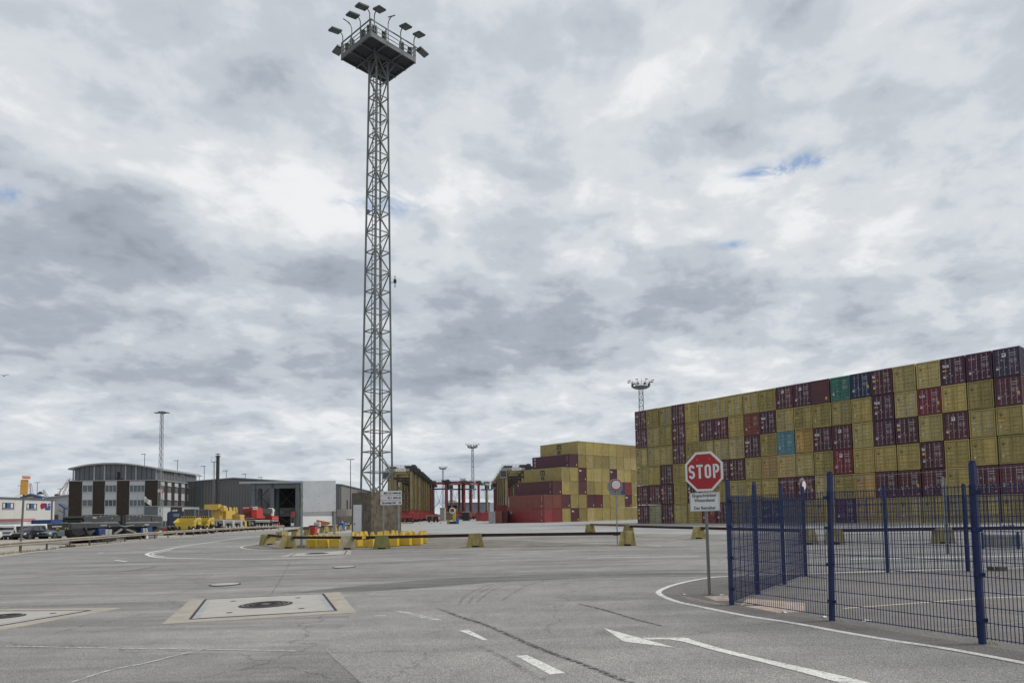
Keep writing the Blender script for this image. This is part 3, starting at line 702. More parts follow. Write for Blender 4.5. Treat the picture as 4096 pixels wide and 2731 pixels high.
def door_mesh(col):
    mb = MB(); w = CW/2-.175; h = CHT-.38
    mb.box(0,.035,0,w,.06,h)
    for a in (0, w-.05): mb.box(a,.0,0,a+.05,.036,h)
    mb.box(.05,.0,0,w-.05,.036,.05); mb.box(.05,.0,h-.05,w-.05,.036,h)
    for k in range(5):
        z = h*(k+1)/6-.1; mb.add([(.06,.036,z-.05),(w-.06,.036,z-.05),(w-.06,.036,z+.17),(.06,.036,z+.17),(.09,-.02,z),(w-.09,-.02,z),(w-.09,-.02,z+.10),(.09,-.02,z+.10)], [(4,5,6,7),(0,1,5,4),(2,3,7,6),(1,2,6,5),(3,0,4,7)])
    return mb.mesh('door', CM[col])
def rod_mesh(mt):
    mb = MB(); h = CHT-.2; mb.cyl((0,0,.1),(0,0,h), .022, n=6)
    for z in (.12,.7,1.5,2.2,h-.1): mb.box(-.05,-.02,z,.05,.03,z+.06)
    mb.box(-.02,-.05,.85,.26,-.03,.9); return mb.mesh('lock_rod', mt)
SHELL = {}; DOOR = {}; CASTM = cast_mesh(); RODM = {}
def msc_mesh(size, mt):
    """small m over sc mark"""
    key = ('msc', size)
    if key in TXT: return TXT[key]
    a = text_mesh('m', size*1.05, mt, .003, size*.02, .95); b = text_mesh('sc', size*.78, mt, .003, size*.018, .88)
    mb = MB()
    for me, dz in ((a, size*.30), (b, -size*.30)):
        mb.add([(v.co.x, v.co.y, v.co.z+dz) for v in me.vertices], [tuple(p.vertices) for p in me.polygons])
    mb.box(-size*.42,-.003,-size*.04,size*.42,.003,size*.015)
    me = mb.mesh('logo', mt); TXT[key] = me; return me
def marks_mesh(style, seed):
    rnd = random.Random(seed); mb = MB(); y0 = -.012
    def q(x, z, w, h): mb.box(x,y0,z,x+w,y0+.006,z+h)
    # registration rows on the right door, small plates on the left
    if style == 'light':
        for k in range(3): q(1.5+rnd.random()*.05, 2.25-k*.12, .55-.2*(k==1), .045)
        for k in range(4): q(1.55, 1.7-k*.14, .2, .05); q(1.85, 1.7-k*.14, .24, .05)
        q(2.02,.2,.18,.06); q(.25,.7,.22,.34)
        if rnd.random() < .6: mb.add([(.85,y0,1.1),(1.0,y0,1.1),(.925,y0,1.24)], [(0,1,2)])
        if rnd.random() < .5: q(.5,2.2,.1,.1)
        if rnd.random() < .35: q(.7,1.6,.12,.1)
    else:
        q(.75,2.08,.1,.12); q(.62,1.45,.08,.08)
        if rnd.random() < .5: q(.3,.75,.18,.26)
        if rnd.random() < .4: q(2.05,.2,.16,.05)
    return mb.mesh('markings', MARKW)
MARKL = [marks_mesh('light', i) for i in range(5)]; MARKD = [marks_mesh('dark', i) for i in range(4)]
def plate_mesh(mt, x, z, w, h): return MB().box(x,-.013,z,x+w,-.007,z+h).mesh('plate', mt)
PLY = plate_mesh(MARKY,1.95,.95,.25,.34); PLY2 = plate_mesh(MARKY,.2,1.42,.42,.14); PLW = plate_mesh(SIGNW,.8,1.95,.36,.38); PLG = plate_mesh(mat('sticker_green',(.10,.25,.12),.6),1.8,.75,.35,.22); PLY3 = plate_mesh(MARKY,.2,1.45,.3,.3)
INNER = MB().box(.108,.058,.158,CW-.108,.10,CHT-.138).mesh('door_gasket', mat('gasket_black',(.022,.020,.018),.8))
def wordmark(kind):
    if kind == 'tex': return text_mesh('tex', .62, SIGNW, .003, .012, .8), (.55, 2.0)
    if kind == 'CAI': return text_mesh('CAI', .36, SIGNW, .003, .012, .95), (.48, 2.02)
    if kind == 'UES': return text_mesh('U E S', .27, SIGNW, .003, .01, .95), (.55, 2.2)
    if kind == 'tri': return MB().add([(-.17,0,-.17),(.17,0,-.17),(.17,0,.17),(-.17,0,.17),(-.1,-.006,-.08),(.0,-.006,-.08),(.13,-.006,.1),(-.02,-.006,.1)], [(0,1,2,3)]).mesh('logo', MARKW), (.35, 2.1)
NAMES = {'E':'dull ochre','F':'light ochre','Y':'ochre yellow','O':'rust-streaked orange ochre','G':'greyish olive','M':'dark maroon','R':'wine red','B':'rusty brown','D':'deep red','P':'purplish maroon','T':'sea green','C':'turquoise','N':'navy blue','U':'blue','V':'dark violet','S':'bright red','K':'brick red','J':'pale mustard','H':'light grey'}
NUM = ['first','second','third','fourth','fifth','sixth','seventh','eighth','ninth','tenth','eleventh','twelfth','thirteenth','fourteenth','fifteenth','sixteenth','seventeenth','eighteenth','nineteenth','twentieth','twenty-first','twenty-second']
def container(col, loc, rz, label, group, door=True, wm=None, rnd=random):
    t = thing('shipping_container', label, 'container', loc, rz, group)
    k = (col, door)
    if k not in SHELL: SHELL[k] = shell_mesh(col, door)
    link('body', SHELL[k], t)
    if door:
        if col not in DOOR: DOOR[col] = door_mesh(col)
        link('door_gasket', INNER, t)
        d1 = link('door', DOOR[col], t, (.155,.002,.19)); d2 = link('door', DOOR[col], t, (CW/2+.02,.002,.19))
        yel = col in 'YOGJEF'
        galv = (not yel) or rnd.random() < .3
        if col in 'TCKB': galv = rnd.random() < .3
        mt = RODG if galv else CM[col]
        if mt.name not in RODM: RODM[mt.name] = rod_mesh(mt)
        for x, dd in ((.38, d1), (.85, d1), (.27, d2), (.74, d2)): link('lock_rod', RODM[mt.name], dd, (x,-.03,-.17))
        if yel:
            link('logo', msc_mesh(.42, LOGO_K), t, (.46,-.012,2.1)); link('markings', rnd.choice(MARKD), t)
            if rnd.random() < .3: link('plate', PLY2, t)
            if rnd.random() < .3: link('plate', PLG, t)
        else:
            link('markings', rnd.choice(MARKL), t)
            if wm:
                me, (x, z) = wordmark(wm); link('logo', me, t, (x,-.014,z))
                if wm == 'tex': link('plate', PLY2, t)
                if wm in ('CAI',): link('plate', PLY, t)
                if wm == 'tri': link('plate', PLY3, t)
            elif rnd.random() < .25: link('plate', PLW, t)
            elif rnd.random() < .3: link('plate', PLY, t)
    elif wm:
        me, (x, z) = wordmark(wm); link('logo', me, t, (x,.012,z+.25)); link('plate', PLY, t, (0,.03,-.7))
    elif col in 'MRDP': link('plate', PLY, t, (-.1,.03,-.6))
    return t
ROWN = ['top row','row under the top','upper middle row','lower middle row','row over the bottom','bottom row']
COLN = ['at the long wall\'s left end','column beside the left end','column two left of the stop sign','column just left of the stop sign','column behind the sign\'s left half','column behind the sign\'s right half','column right of the stop sign','column over the fence corner post',
 'column with the rusty brown container','column left of the turquoise container','column with the turquoise container','column right of the turquoise container','column with the doorless maroon container','column with the sea green container','column with the navy container','column right of the navy container','column left of the upper red one','column of the upper red one','column right of the upper red one','column left of the picture\'s right edge','column cut by the picture\'s right edge']
BCOL = ['corner column','column beside the corner','column left of the bottom maroon one','column of the bottom maroon one','column right of the bottom maroon one','column of the left twin maroons','column of the right twin maroons','column left of the prohibition sign','column behind the prohibition sign','column of the blue one','column right of the blue one','column touching the long wall']
# long wall on the right --------------------------------------------------
rows = ["MYYMYYYYYYMPMTNMYYPPV",      # top tier
        "MYYMYMDYBPYYYYYPYRYYM",
        "YYYMYYYYMYCOMMYPMYMYY",
        "YYMYYYMMYOJYYRYYYMYYY",
        "MMMYMYYYYYMMYYOMMMYMM",
        "MGMYYBMYGVGYYPOYYYYYY"]
wms = {(0,0):'CAI',(0,18):'tex',(0,19):'UES',(0,15):'tri',(1,3):'CAI',(1,5):'UES',(1,9):'tex',(1,15):'tex',(1,17):'CAI',(2,3):'CAI',(2,8):'tex',(2,12):'tex',(3,17):'tri',(2,16):'tri',(3,7):'tri',(4,2):'tri',(4,4):'tri',(5,0):'tri',(4,10):'UES',(4,11):'CAI',(5,9):'CAI'}
for r_ in rows: assert len(r_) == 21, (r_, len(r_))
rnd = random.Random(3)
Z0, Z1 = 105.5, 66.6
w0 = Vector((colX(2549, Z0), Z0)); w1 = Vector((colX(4096, Z1), Z1)); wd = (w1-w0).normalized(); wl = (w1-w0).length
pitch = wl/20.75; wang = math.atan2(wd.y, wd.x)
print('wall pitch', pitch)
for c in range(21):
    for r_ in range(6):
        tier = 6-r_; col = rows[r_][c]
        if col == 'Y': col = rnd.choice('YYEF')
        p = w0+wd*(pitch*c+rnd.uniform(-.03,.03)); nn = Vector((-wd.y, wd.x)); p = p+nn*rnd.uniform(0,.14)
        door = not (r_ == 0 and c == 12)
        lab = f"{NAMES[col]} container, {ROWN[r_]}, {COLN[c]}"
        container(col, (p.x, p.y, (tier-1)*2.90), wang+rnd.uniform(-.006,.006), lab, 'shipping containers in the long wall', door, wms.get((r_, c)), rnd)
# stepped block left of it -----------------------------------------------
ZB = 139.5; b0 = Vector((colX(2180, ZB), ZB)); bd = Vector((.70,.714)).normalized(); bang = math.atan2(bd.y, bd.x)
blk = ["SKYMYYYYYYYY", "BBMYYMDYYYMY", ".MYYMYYYYUKY", "..YYMYYYPYYY", "...PYYYYYYYY", "....YYYYYYYY"]
bw = {(0,3):'tex',(3,4):'tex',(3,8):'tex',(1,10):'tex'}
SIDEW = SIGNW
for ti, r_ in enumerate(blk):
    first = True
    for c, col in enumerate(r_):
        if col == '.': continue
        if col == 'Y': col = rnd.choice('YYFE')
        p = b0+bd*(2.5*c)+Vector((rnd.uniform(-.02,.02),0))
        if ti == 1: col = {'B':'B'}.get(col, col)
        lab = f"{NAMES[col]} stepped stack container, {ROWN[5-ti]}, {BCOL[c]}"
        t = container(col, (p.x, p.y, ti*2.90), bang, lab, 'shipping containers in the stepped stack', False, bw.get((ti, c)), rnd)
        if first:
            # writing on the long side (local -x face, long axis +y)
            def side_text(s, size, y, z, mt=SIDEW, me=None, **kw):
                o = link('logo', me or text_mesh(s, size, mt, .004, kw.pop('off', .01), **kw), t, (-.006, y, z), -math.pi/2)
            if ti in (3, 5): side_text('', 0, 6.0, 1.5, me=msc_mesh(2.0, LOGO_K))
            if ti == 0: side_text('CAI', .75, 11.0, 2.15, off=.02)
            if ti == 1:
                for k, ch in enumerate('CRONOS'): side_text(ch, .42, 11.55, 2.45-k*.36)
            if ti == 2: side_text('Z', .5, 11.3, 2.2)
            if ti == 4:
                for k, ch in enumerate('UES'): side_text(ch, .62, 11.3, 2.3-k*.72, off=.02)
            if ti in (0,1,2,4):
                mm = MB()
                for k in range(7): mm.box(-.012,.9,2.4-k*.17,-.004,1.0,2.5-k*.17)
                mm.box(-.012,.85,.35,-.004,1.1,.6); mm.build('markings', MARKW, t)
        first = False
# low containers at the foot of the right-hand carriers
def plain_cont(px0, px1, Z, H, col, label, dep=6.0, name='shipping_container'):
    x0 = colX(px0, Z); x1 = colX(px1, Z); w = x1-x0
    t = thing(name, label, 'container', (x0, Z, 0), 0.0, 'small containers by the stepped stack')
    t.scale = (w/CW, dep/CLN, H/CHT)
    link('body', SHELL.setdefault((col, False), shell_mesh(col, False)), t)
    return t
plain_cont(1955, 1979, 141, 2.45, 'H', 'light grey corrugated container with round vents left of the brown one')
plain_cont(1980, 2005, 142, 2.55, 'B', 'rusty brown container between the grey and the dark one')
t = plain_cont(2006, 2028, 143, 2.55, 'M', 'dark brown open container with a white upright strip beside the red stack')
plain_cont(1984, 2030, 150, 3.9, 'K', 'brown container end rising behind the low containers')
# ------------------------------------------------------------------ straddle carriers
OLIVE = mat('carrier_yellow', (.27,.205,.085), .6, var=.15, scale=.6, dirt=.6, dirtcol=(.10,.085,.04), streak=True)
CRED = mat('carrier_red', (.33,.045,.045), .6, var=.15, scale=.6, dirt=.5, dirtcol=(.10,.02,.02), streak=True)
CRED2 = mat('carrier_dull_red', (.25,.055,.05), .6, var=.15, scale=.6, dirt=.5, dirtcol=(.08,.02,.02), streak=True)
CGREY = mat('carrier_grey', (.33,.32,.28), .6, var=.1, scale=.6, dirt=.3)
def carrier(leg, foot, beam_, label, loc, rz, cab_side=-1, logo=True, cab=True):
    t = thing('straddle_carrier', label, 'straddle carrier', loc, rz, 'straddle carriers parked in the yard')
    Lx, Wy, H = 4.6, 2.25, 16.2
    for sy in (-1, 1):
        mb = MB(); y = sy*Wy
        mb.box(-Lx,y-.35,1.35,Lx,y+.35,2.15); mb.box(-Lx+.3,y-.3,2.15,Lx-.3,y+.3,2.45)
        mb.box(Lx-.9,y-.42,1.0,Lx+.35,y+.42,2.75); mb.box(-Lx-.35,y-.42,1.0,-Lx+.9,y+.42,2.75); mb.build('side_beam', foot, t)
        for x in (-3.5,-1.2,1.2,3.5):
            w = MB().cyl((x,y-.28,.78),(x,y+.28,.78), .78, n=18).build('wheel', RUBBER, t); MB().cyl((x,y-.31,.78),(x,y+.31,.78), .36, n=12).build('rim', CRED2, w)
        for x in (-3.1, 3.1):
            l_ = MB(); l_.box(x-.38,y-.34,3.9,x+.38,y+.34,H-.9); lg = l_.build('leg', leg, t)
            MB().box(x-.75,y-.38,2.45,x+.75,y+.38,3.9,.33,.02).build('foot', foot, lg)
        pp = MB()
        for x in (-3.1, 3.1):
            for dx in (-.5,.5): pp.cyl((x+dx,y-.15,2.6),(x+dx,y-.15,H-.9), .09, n=6)
        pp.build('hydraulic_pipes', DARK, t)
        ck = MB(); ck.bbox(2.7,y-.75,H-.9,4.75,y+.75,H+.35,.15); ck.bbox(3.1,y-.55,H+.35,4.5,y+.6,H+.95,.2); ck.cyl((4.6,y-.7,H-.3),(4.6,y+.7,H-.3), .5, n=10); ck.build('winch_unit', DARK, t)
        tb = MB(); tb.box(-4.3,y-.4,H-1.1+.2,4.3,y+.4,H-.1); tb.build('top_beam', beam_, t)
        ey = y; en = MB()
        en.bbox(1.4,ey-.6,H-.1,4.2,ey+.6,H+.55,.08); en.bbox(-3.9,ey-.5,H-.1,-1.2,ey+.5,H+.4,.08)
        for k in range(7): en.cyl((1.3+.45*k,ey-.5,H+.45),(1.3+.45*k,ey+.5,H+.6), .22, n=8)
        en.build('machinery', DARK, t)
        rl = MB()
        for zz in (H+.5,H+1.0): rl.beam((-4.3,y,zz),(4.3,y,zz), .05)
        for k in range(9): rl.beam((-4.3+k*1.075,y,H-.1),(-4.3+k*1.075,y,H+1.0), .05)
        rl.build('railing', GALV, t)
    cb = MB()
    for x in (-4.1,-1.4,1.4,4.1): cb.box(x-.3,-Wy,H-.8,x+.3,Wy,H-.2)
    cb.build('cross_beam', beam_, t)
    cab_on = cab
    c = MB(); c.box(cab_side*4.0-.9,-Wy-1.5,H-3.1,cab_side*4.0+.9,-Wy-.45,H-1.2); cab = c.build('cab', GLASS, t) if cab_on else None
    c = MB(); c.box(cab_side*4.0-1.0,-Wy-1.6,H-1.2,cab_side*4.0+1.0,-Wy-.4,H-.9); c.box(cab_side*4.0-1.0,-Wy-1.6,H-3.3,cab_side*4.0+1.0,-Wy-.4,H-3.1)
    for dx in (-.95,.95):
        for yy in (-Wy-1.55,-Wy-.5): c.box(cab_side*4.0+dx-.05,yy-.05,H-3.1,cab_side*4.0+dx+.05,yy+.05,H-1.2)
    if cab_on: c.build('cab_frame', CGREY, cab)
    sp = MB(); sp.box(-2.9,-1.1,H-3.2,2.9,1.1,H-2.7)
    for x in (-2.4,2.4):
        for y in (-.9,.9): sp.beam((x,y,H-2.7),(x*.7,y*1.3,H-.8), .06)
    sp.build('spreader', DARK, t)
    cbm = MB()
    for sy in (-1,1):
        cbm.beam((-3.1,sy*Wy,4.2),(0,sy*Wy*.3,7.6), .07); cbm.beam((3.1,sy*Wy,4.2),(0,sy*Wy*.3,7.6), .07); cbm.beam((0,sy*Wy*.3,7.6),(-1.5,sy*Wy*.2,H-2.7), .07); cbm.beam((0,sy*Wy*.3,7.6),(1.5,sy*Wy*.2,H-2.7), .07)
    cbm.build('hoist_cables', DARK, t)
    if logo:
        pn = MB().box(-1.4,-Wy-.43,H-1.0,1.6,-Wy-.405,H-.2).build('name_panel', SIGNW, t)
        ps = [(-.9+ .1*k, .0+.22*math.sin(k*.55)) for k in range(20)]; sw = MB()
        for a, b in zip(ps, ps[1:]): sw.beam((a[0],-Wy-.45,H-.6+a[1]),(b[0],-Wy-.45,H-.6+b[1]), .07,.02)
        sw.build('swoosh', SIGNB, pn)
    return t
LR = [(203,'nearest yellow carrier with name panel, right beside the light tower'),(218,'second'),(235,'third'),(245,'fourth'),(256,'fifth'),(270,'sixth'),(285,'seventh'),(300,'eighth'),(317,'ninth')]
pA = Vector((colX(1646,203), 203)); base_c = None
for i, (Z, w_) in enumerate(LR):
    off = (Z-203); leg_ = pA+Vector(DL)/DL[1]*off*1.02
    c_ = leg_ - Vector(DF)*3.1 + Vector(DL)*2.25
    lab = w_ if i == 0 else f"yellow straddle carrier, {w_} back in the row behind the light tower"
    if i == 0: base_c = carrier(OLIVE, CRED, CGREY, lab, (c_.x, c_.y, 0), A_F)
    elif i == 1: plain_c = carrier(OLIVE, CRED, OLIVE, lab, (c_.x, c_.y, 0), A_F, cab=False, logo=False)
    else: dup(plain_c, (c_.x, c_.y), A_F, lab)
pB = Vector((colX(2027,208), 208)); red0 = None
for i, Z in enumerate((208,222,236,250,264)):
    leg_ = pB+Vector(DL)/DL[1]*(Z-208)*1.1; c_ = leg_+Vector(DF)*3.1+Vector(DL)*2.25
    dup(base_c if i == 0 else plain_c, (c_.x, c_.y), A_F, ['yellow straddle carrier with glazed cab, nearest of the group left of the stepped stack','yellow straddle carrier second back left of the stepped stack','yellow straddle carrier third back left of the stepped stack','yellow straddle carrier fourth back left of the stepped stack','yellow straddle carrier fifth back left of the stepped stack'][i])
for i, (px, Z, lab) in enumerate([(1757,292,'dull red straddle carrier standing alone by the yellow row, cab on its right'),(1822,300,'dull red straddle carrier over the open hall front'),(1884,303,'dull red straddle carrier before the right half of the white hall roof')]):
    if i == 0: red0 = carrier(CRED2, CRED2, CRED2, lab, (colX(px,Z), Z, 0), A_F, logo=False)
    else: dup(red0, (colX(px,Z), Z), A_F+.5*i, lab)
for i, Z in enumerate((279,293)):
    leg_ = pB+Vector(DL)/DL[1]*(Z-208)*1.1; c_ = leg_+Vector(DF)*3.1+Vector(DL)*2.25
    dup(red0, (c_.x, c_.y), A_F, ['dull red straddle carrier behind the yellow group at the stepped stack','dull red straddle carrier furthest back behind the yellow group'][i])
dup(base_c, (colX(1948,312), 312), A_F+.9, 'yellow straddle carrier with dark cab between the red ones and the right group')
# white-roofed hall behind
hallw = mat('hall_wall', (.20,.24,.28), .7, var=.1, scale=.3); hallr = mat('hall_roof', (.62,.63,.64), .6, var=.04)
ZH = 345; xa, xb, xc = colX(1780,ZH), colX(1838,ZH), colX(1960,ZH); zr = P(1800,1996,ZH).z; ze = P(1780,2011,ZH).z
t = thing('storage_hall', 'low hall with bright white pitched roof behind the red carriers', 'hall', (xa, ZH, 0))
MB().box(0,0,0,xc-xa,22,ze).build('wall', hallw, t)
MB().add([(-.5,-.6,ze),(xb-xa+.3,-.6,ze),((xb-xa)/2,-.6,zr),(xc-xa,21,ze),(xc-xa-4,9,zr),(-.5,22.5,ze),(xc-xa,-.6,ze)], [(0,1,2),(1,6,4,2),(6,3,4),(0,2,4,5),(4,3,5)]).build('roof', hallr, t)
MB().box(1.5,-.25,.1,xb-xa-1.2,-.05,ze-1.2).build('door_opening', BLACKIN, t)
# small yard clutter near the carriers -------------------------------------
t_ = G(1734, 2088)
t = thing('flatbed_cart', 'grey cart with open crates and dark wheels before the left carrier row', 'cart', (t_[0], t_[1], 0), 0)
MB().box(-1.9,-.8,.35,1.9,.8,.75).build('bed', mat('cart_bed',(.10,.045,.04),.7), t)
for x in (-1.1,.3,1.3): MB().cyl((x,-.8,.3),(x,-.5,.3),.3,n=14).build('wheel', RUBBER, t)
cr_ = MB()
for x in (-1.8,-.2,1.6): cr_.beam((x,-.7,.75),(x,-.7,1.9),.1); cr_.beam((x,.7,.75),(x,.7,1.9),.1)
cr_.box(-1.9,-.8,1.85,1.7,.8,2.0); cr_.build('frame', CGREY, t)
MB().box(-1.6,-.6,.78,-.35,.6,1.75).build('crate', DARK, t)
t_ = G(1822-30, 2094)
def pump():
    g = G(1817, 2094.5); k = F_PX/g[1]
    t = thing('air_pump', 'yellow pump column with a white hose ring on a dark base', 'pump', (g[0], g[1], 0))
    MB().box(-1.3,-.5,0,.9,.5,.55).build('base', DARK, t)
    MB().prism([(-.25,.5),(.3,.5),(.35,2.0),(.45,3.3),(-.05,3.35),(.0,2.2)], -.2,.2).build('column', mat('pump_yellow',(.55,.36,.03),.5), t)
    MB().ring((-.35,-.25,2.9), .55,.08,'y').build('hose', WHITE, t)
    MB().box(-1.5,-.55,0,-1.0,-.1,.8).build('block', mat('pump_block',(.30,.25,.05),.8), t)
pump()
def bin_(px, py, col, label, lidcol, h=1.1):
    g = G(px, py); t = thing('wheeled_bin', label, 'bin', (g[0], g[1], 0), random.uniform(-.2,.2), 'wheeled rubbish bins')
    MB().add([(-.24,-.27,.06),(.24,-.27,.06),(.24,.27,.06),(-.24,.27,.06),(-.33,-.36,h*.9),(.33,-.36,h*.9),(.33,.36,h*.9),(-.33,.36,h*.9)], [(0,3,2,1),(4,5,6,7),(0,1,5,4),(1,2,6,5),(2,3,7,6),(3,0,4,7)]).build('body', col, t)
    MB().bbox(-.36,-.40,h*.9,.36,.38,h,.03).build('lid', lidcol, t)
    for s_ in (-.28,.28): MB().cyl((s_-.03,.3,.1),(s_+.03,.3,.1),.1,n=12).build('wheel', RUBBER, t)
    MB().beam((-.25,.42,h*.93),(.25,.42,h*.93),.04).build('handle', DARK, t)
BR = mat('bin_red',(.50,.055,.03),.5); BB = mat('bin_blue',(.03,.11,.32),.5); BD = mat('bin_lid_dark',(.03,.03,.035),.5)
bin_(1254.5, 2139.6, BR, 'red wheeled bin with black lid beside a barrier block', BD)
bin_(1368, 2122.5, BB, 'blue wheeled bin left of the concrete tower base', BB, 1.15)
bin_(1830, 2095, BB, 'blue wheeled bin beside the yellow pump column', BB, 1.35)
CO = mat('cone_orange', (.55,.12,.04), .6)
for px, py, lb in ((1618.7,2093.5,'traffic cone before the wheels of the nearest yellow carrier'),(1678,2093.5,'traffic cone at the right end of the nearest yellow carrier'),(1726,2093,'traffic cone in front of the grey cart'),(1763,2093.5,'small traffic cone between the cart and the pump')):
    g = G(px, py); t = thing('traffic_cone', lb, 'cone', (g[0], g[1], 0), 0, 'traffic cones in the yard')
    MB().cyl((0,0,.03),(0,0,.62),.15,.03,n=12).build('cone', CO, t); MB().box(-.2,-.2,0,.2,.2,.03).build('base', CO, t); MB().cyl((0,0,.3),(0,0,.45),.1,.065,n=12).build('band', SIGNW, t)
g = G(1632, 2094); t = thing('concrete_sill', 'long pale yellowish kerb block lying before the nearest carrier', 'kerb block', (g[0], g[1], 0)); MB().bbox(-1.5,-.2,0,1.5,.2,.32,.04).build('block', mat('sill',(.40,.34,.18),.9), t)
for px0, px1, py, z1, mt_, lb in ((1904,1923,2083,2.6,CRED2,'dull red machine box under the middle carriers'),(1927,1952,2084,2.4,CRED,'red lidded skip left of the grey container'),(1760,1772,2083,4.6,CGREY,'pale pillar box with red foot beside the cart'),(1780,1800,2080,3.2,mat('drum_ochre',(.22,.17,.09),.8),'brown cable drum stack beside the pump'),(1850,1868,2082,3.0,DARK,'dark machinery cabinet under the red carriers')):
    a = G(px0, py); b = G(px1, py); t = thing('yard_box', lb, 'box', (a[0], a[1], 0)); w = b[0]-a[0]
    MB().bbox(0,0,0,w,2.2,z1*.93,.1).build('body', mt_, t); MB().bbox(-.08,-.08,z1*.93,w+.08,2.28,z1,.05).build('lid', CRED if mt_ in (CRED,CRED2) else CGREY, t)
# ------------------------------------------------------------------ barrier blocks and steel rails
CY_ = mat('barrier_concrete_yellow', (.35,.285,.12), .92, var=.25, scale=3, dirt=.75, dirtcol=(.075,.055,.03), streak=True, objvar=.15, grain=.15, gscale=20)
CP_ = mat('barrier_concrete_pale', (.40,.36,.24), .92, var=.2, scale=3, dirt=.8, dirtcol=(.10,.06,.035), streak=True, grain=.15)
CG_ = mat('barrier_concrete_mossy', (.18,.18,.065), .95, var=.25, scale=3, dirt=.6, dirtcol=(.06,.07,.03), streak=True, grain=.15)
def block_mesh(mt):
    mb = MB()   # A-shaped block with a forklift notch and a slotted head; long axis x
    prof = [(-.50,0),(-.22,0),(-.20,.10),(.20,.10),(.22,0),(.50,0),(.46,.18),(.33,.80),(-.33,.80),(-.46,.18)]
    mb.prism(prof, -.36, .10)
    mb.prism([(.36*a/.5,b) for a, b in [(-.50,0),(.50,0),(.46,.2),(.36,.82),(-.36,.82),(-.46,.2)]], .102, .36)
    return mb
def barrier(px, py, lab, mt=CY_, rz=0, hgt=None):
    g = G(px, py); t = thing('barrier_block', lab, 'barrier block', (g[0], g[1], 0), rz, 'old concrete barrier blocks')
    s_ = hgt/.8 if hgt else 1; t.scale = (s_, s_, s_)
    mb = MB(); prof = [(-.50,0),(-.22,0),(-.20,.10),(.20,.10),(.22,0),(.50,0),(.46,.18),(.34,.78),(.31,.80),(-.31,.80),(-.34,.78),(-.46,.18)]
    mb.prism(prof, -.30, .02); mb.build('front_lobe', mt, t)
    mb = MB(); mb.prism([(-.42,0),(.42,0),(.40,.18),(.30,.74),(.27,.77),(-.27,.77),(-.30,.74),(-.40,.18)], .16, .46); mb.build('rear_lobe', mt, t)
    MB().box(-.36,.02,.0,.36,.16,.42).build('slot_web', mt, t)
    MB().box(-.17,-.303,.0,.17,-.2,.09).build('fork_pocket', BLACKIN, t)
    return g
BA = [ (1071,2178,'stained ochre barrier block at the far left tip of the traffic island',CY_,.9),(1151,2192,'streaked ochre barrier block left of the blank white board post',CY_,.5),(1389,2196,'pale cream barrier block with rust runs before the concrete tower base',CP_,.35),
       (1527,2195,'mossy green barrier block below the three direction boards',CG_,.3),(1900,2187,'ochre barrier block standing alone in the middle of the long rail',CY_,.25),(2511,2181.5,'ochre barrier block right of the round prohibition sign pole',CY_,-.1)]
pts = [barrier(px, py, lb, mt_, rz) for px, py, lb, mt_, rz in BA]
BR_ = [(1130,2160,'small dark barrier block behind the island tip, rail bolted on'),(1190,2147,'ochre barrier block behind the blank board, second in the rear line'),(1237,2140,'brown stained barrier block left of the red bin'),(1298,2130,'ochre barrier block right of the red bin'),(1332,2126,'ochre barrier block seen behind the right board post'),(1357,2123,'ochre barrier block directly left of the blue bin'),(1401,2118,'small ochre barrier block touching the tower base edge')]
pr_ = [barrier(px, py, lb, CY_, 1.2) for px, py, lb in BR_]
BF = [(2515,2139,'ochre barrier block behind the one by the prohibition sign'),(2362,2130,'ochre barrier block at the left end of the flaking rusty rail'),(2795,2154,'ochre barrier block seen just left of the stop sign pole'),(3231,2176,'ochre barrier block behind the fence, third post'),(3337,2176,'ochre barrier block behind the thick middle fence post'),(3772,2172,'ochre barrier block behind the fence near the grey metal post')]
pf_ = [barrier(px, py, lb, CY_, -.15) for px, py, lb in BF]
def steel_rail(a, b, z, label, mt=RUST, w=.17):
    a = Vector((*a, z)); b = Vector((*b, z)); c_ = (a+b)/2; d = b-a; ang = math.atan2(d.y, d.x); ln = d.length/2
    t = thing('steel_rail', label, 'steel rail', (c_.x, c_.y, z), ang, 'rusty steel rails on the barrier blocks')
    MB().box(-ln,-.09,w/2-.02,ln,.09,w/2).box(-ln,-.09,-w/2,ln,.09,-w/2+.02).box(-ln,-.012,-w/2+.02,ln,.012,w/2-.02).build('beam', mt, t)
    for s_ in (-.92,.92): MB().box(ln*s_-.12,-.11,-w/2-.03,ln*s_+.12,.11,-w/2-.001).build('bracket', RUST, t)
def lerp(a, b, t): return (a[0]+(b[0]-a[0])*t, a[1]+(b[1]-a[1])*t)
RZ = .68
def off(p, dx, dy): return (p[0]+dx, p[1]+dy)
rl_ = [off(p, .0, .09) for p in pts]
steel_rail(rl_[0], rl_[1], RZ+.02, 'short rusty rail at the left tip of the island')
steel_rail(rl_[1], lerp(rl_[1], rl_[2], 1.22), RZ, 'rusty rail running in front of the yellow blocks, left length')
steel_rail(lerp(rl_[2], rl_[3], .53), lerp(rl_[2], rl_[3], .97), RZ, 'very short rusty rail left of the mossy block')
steel_rail(rl_[3], rl_[4], RZ, 'rusty rail from the mossy block to the middle block')
steel_rail(rl_[4], off(rl_[5], -.3, 0), RZ, 'long rusty rail between the middle block and the prohibition sign')
for i in range(len(pr_)-1): steel_rail(pr_[i], pr_[i+1], .74, ['rusty rail behind the board, first length of the rear line','rusty rail just left of the red bin','rusty rail passing behind the red bin','rusty rail behind the right board post','rusty rail reaching the blue bin','rusty rail ending at the tower base'][i], RUST)
steel_rail(pf_[1], pf_[0], .76, 'rail with flaking pale paint behind the prohibition sign', RUST2)
steel_rail(pf_[0], pf_[2], .70, 'rusty rail before the container wall left of the stop sign')
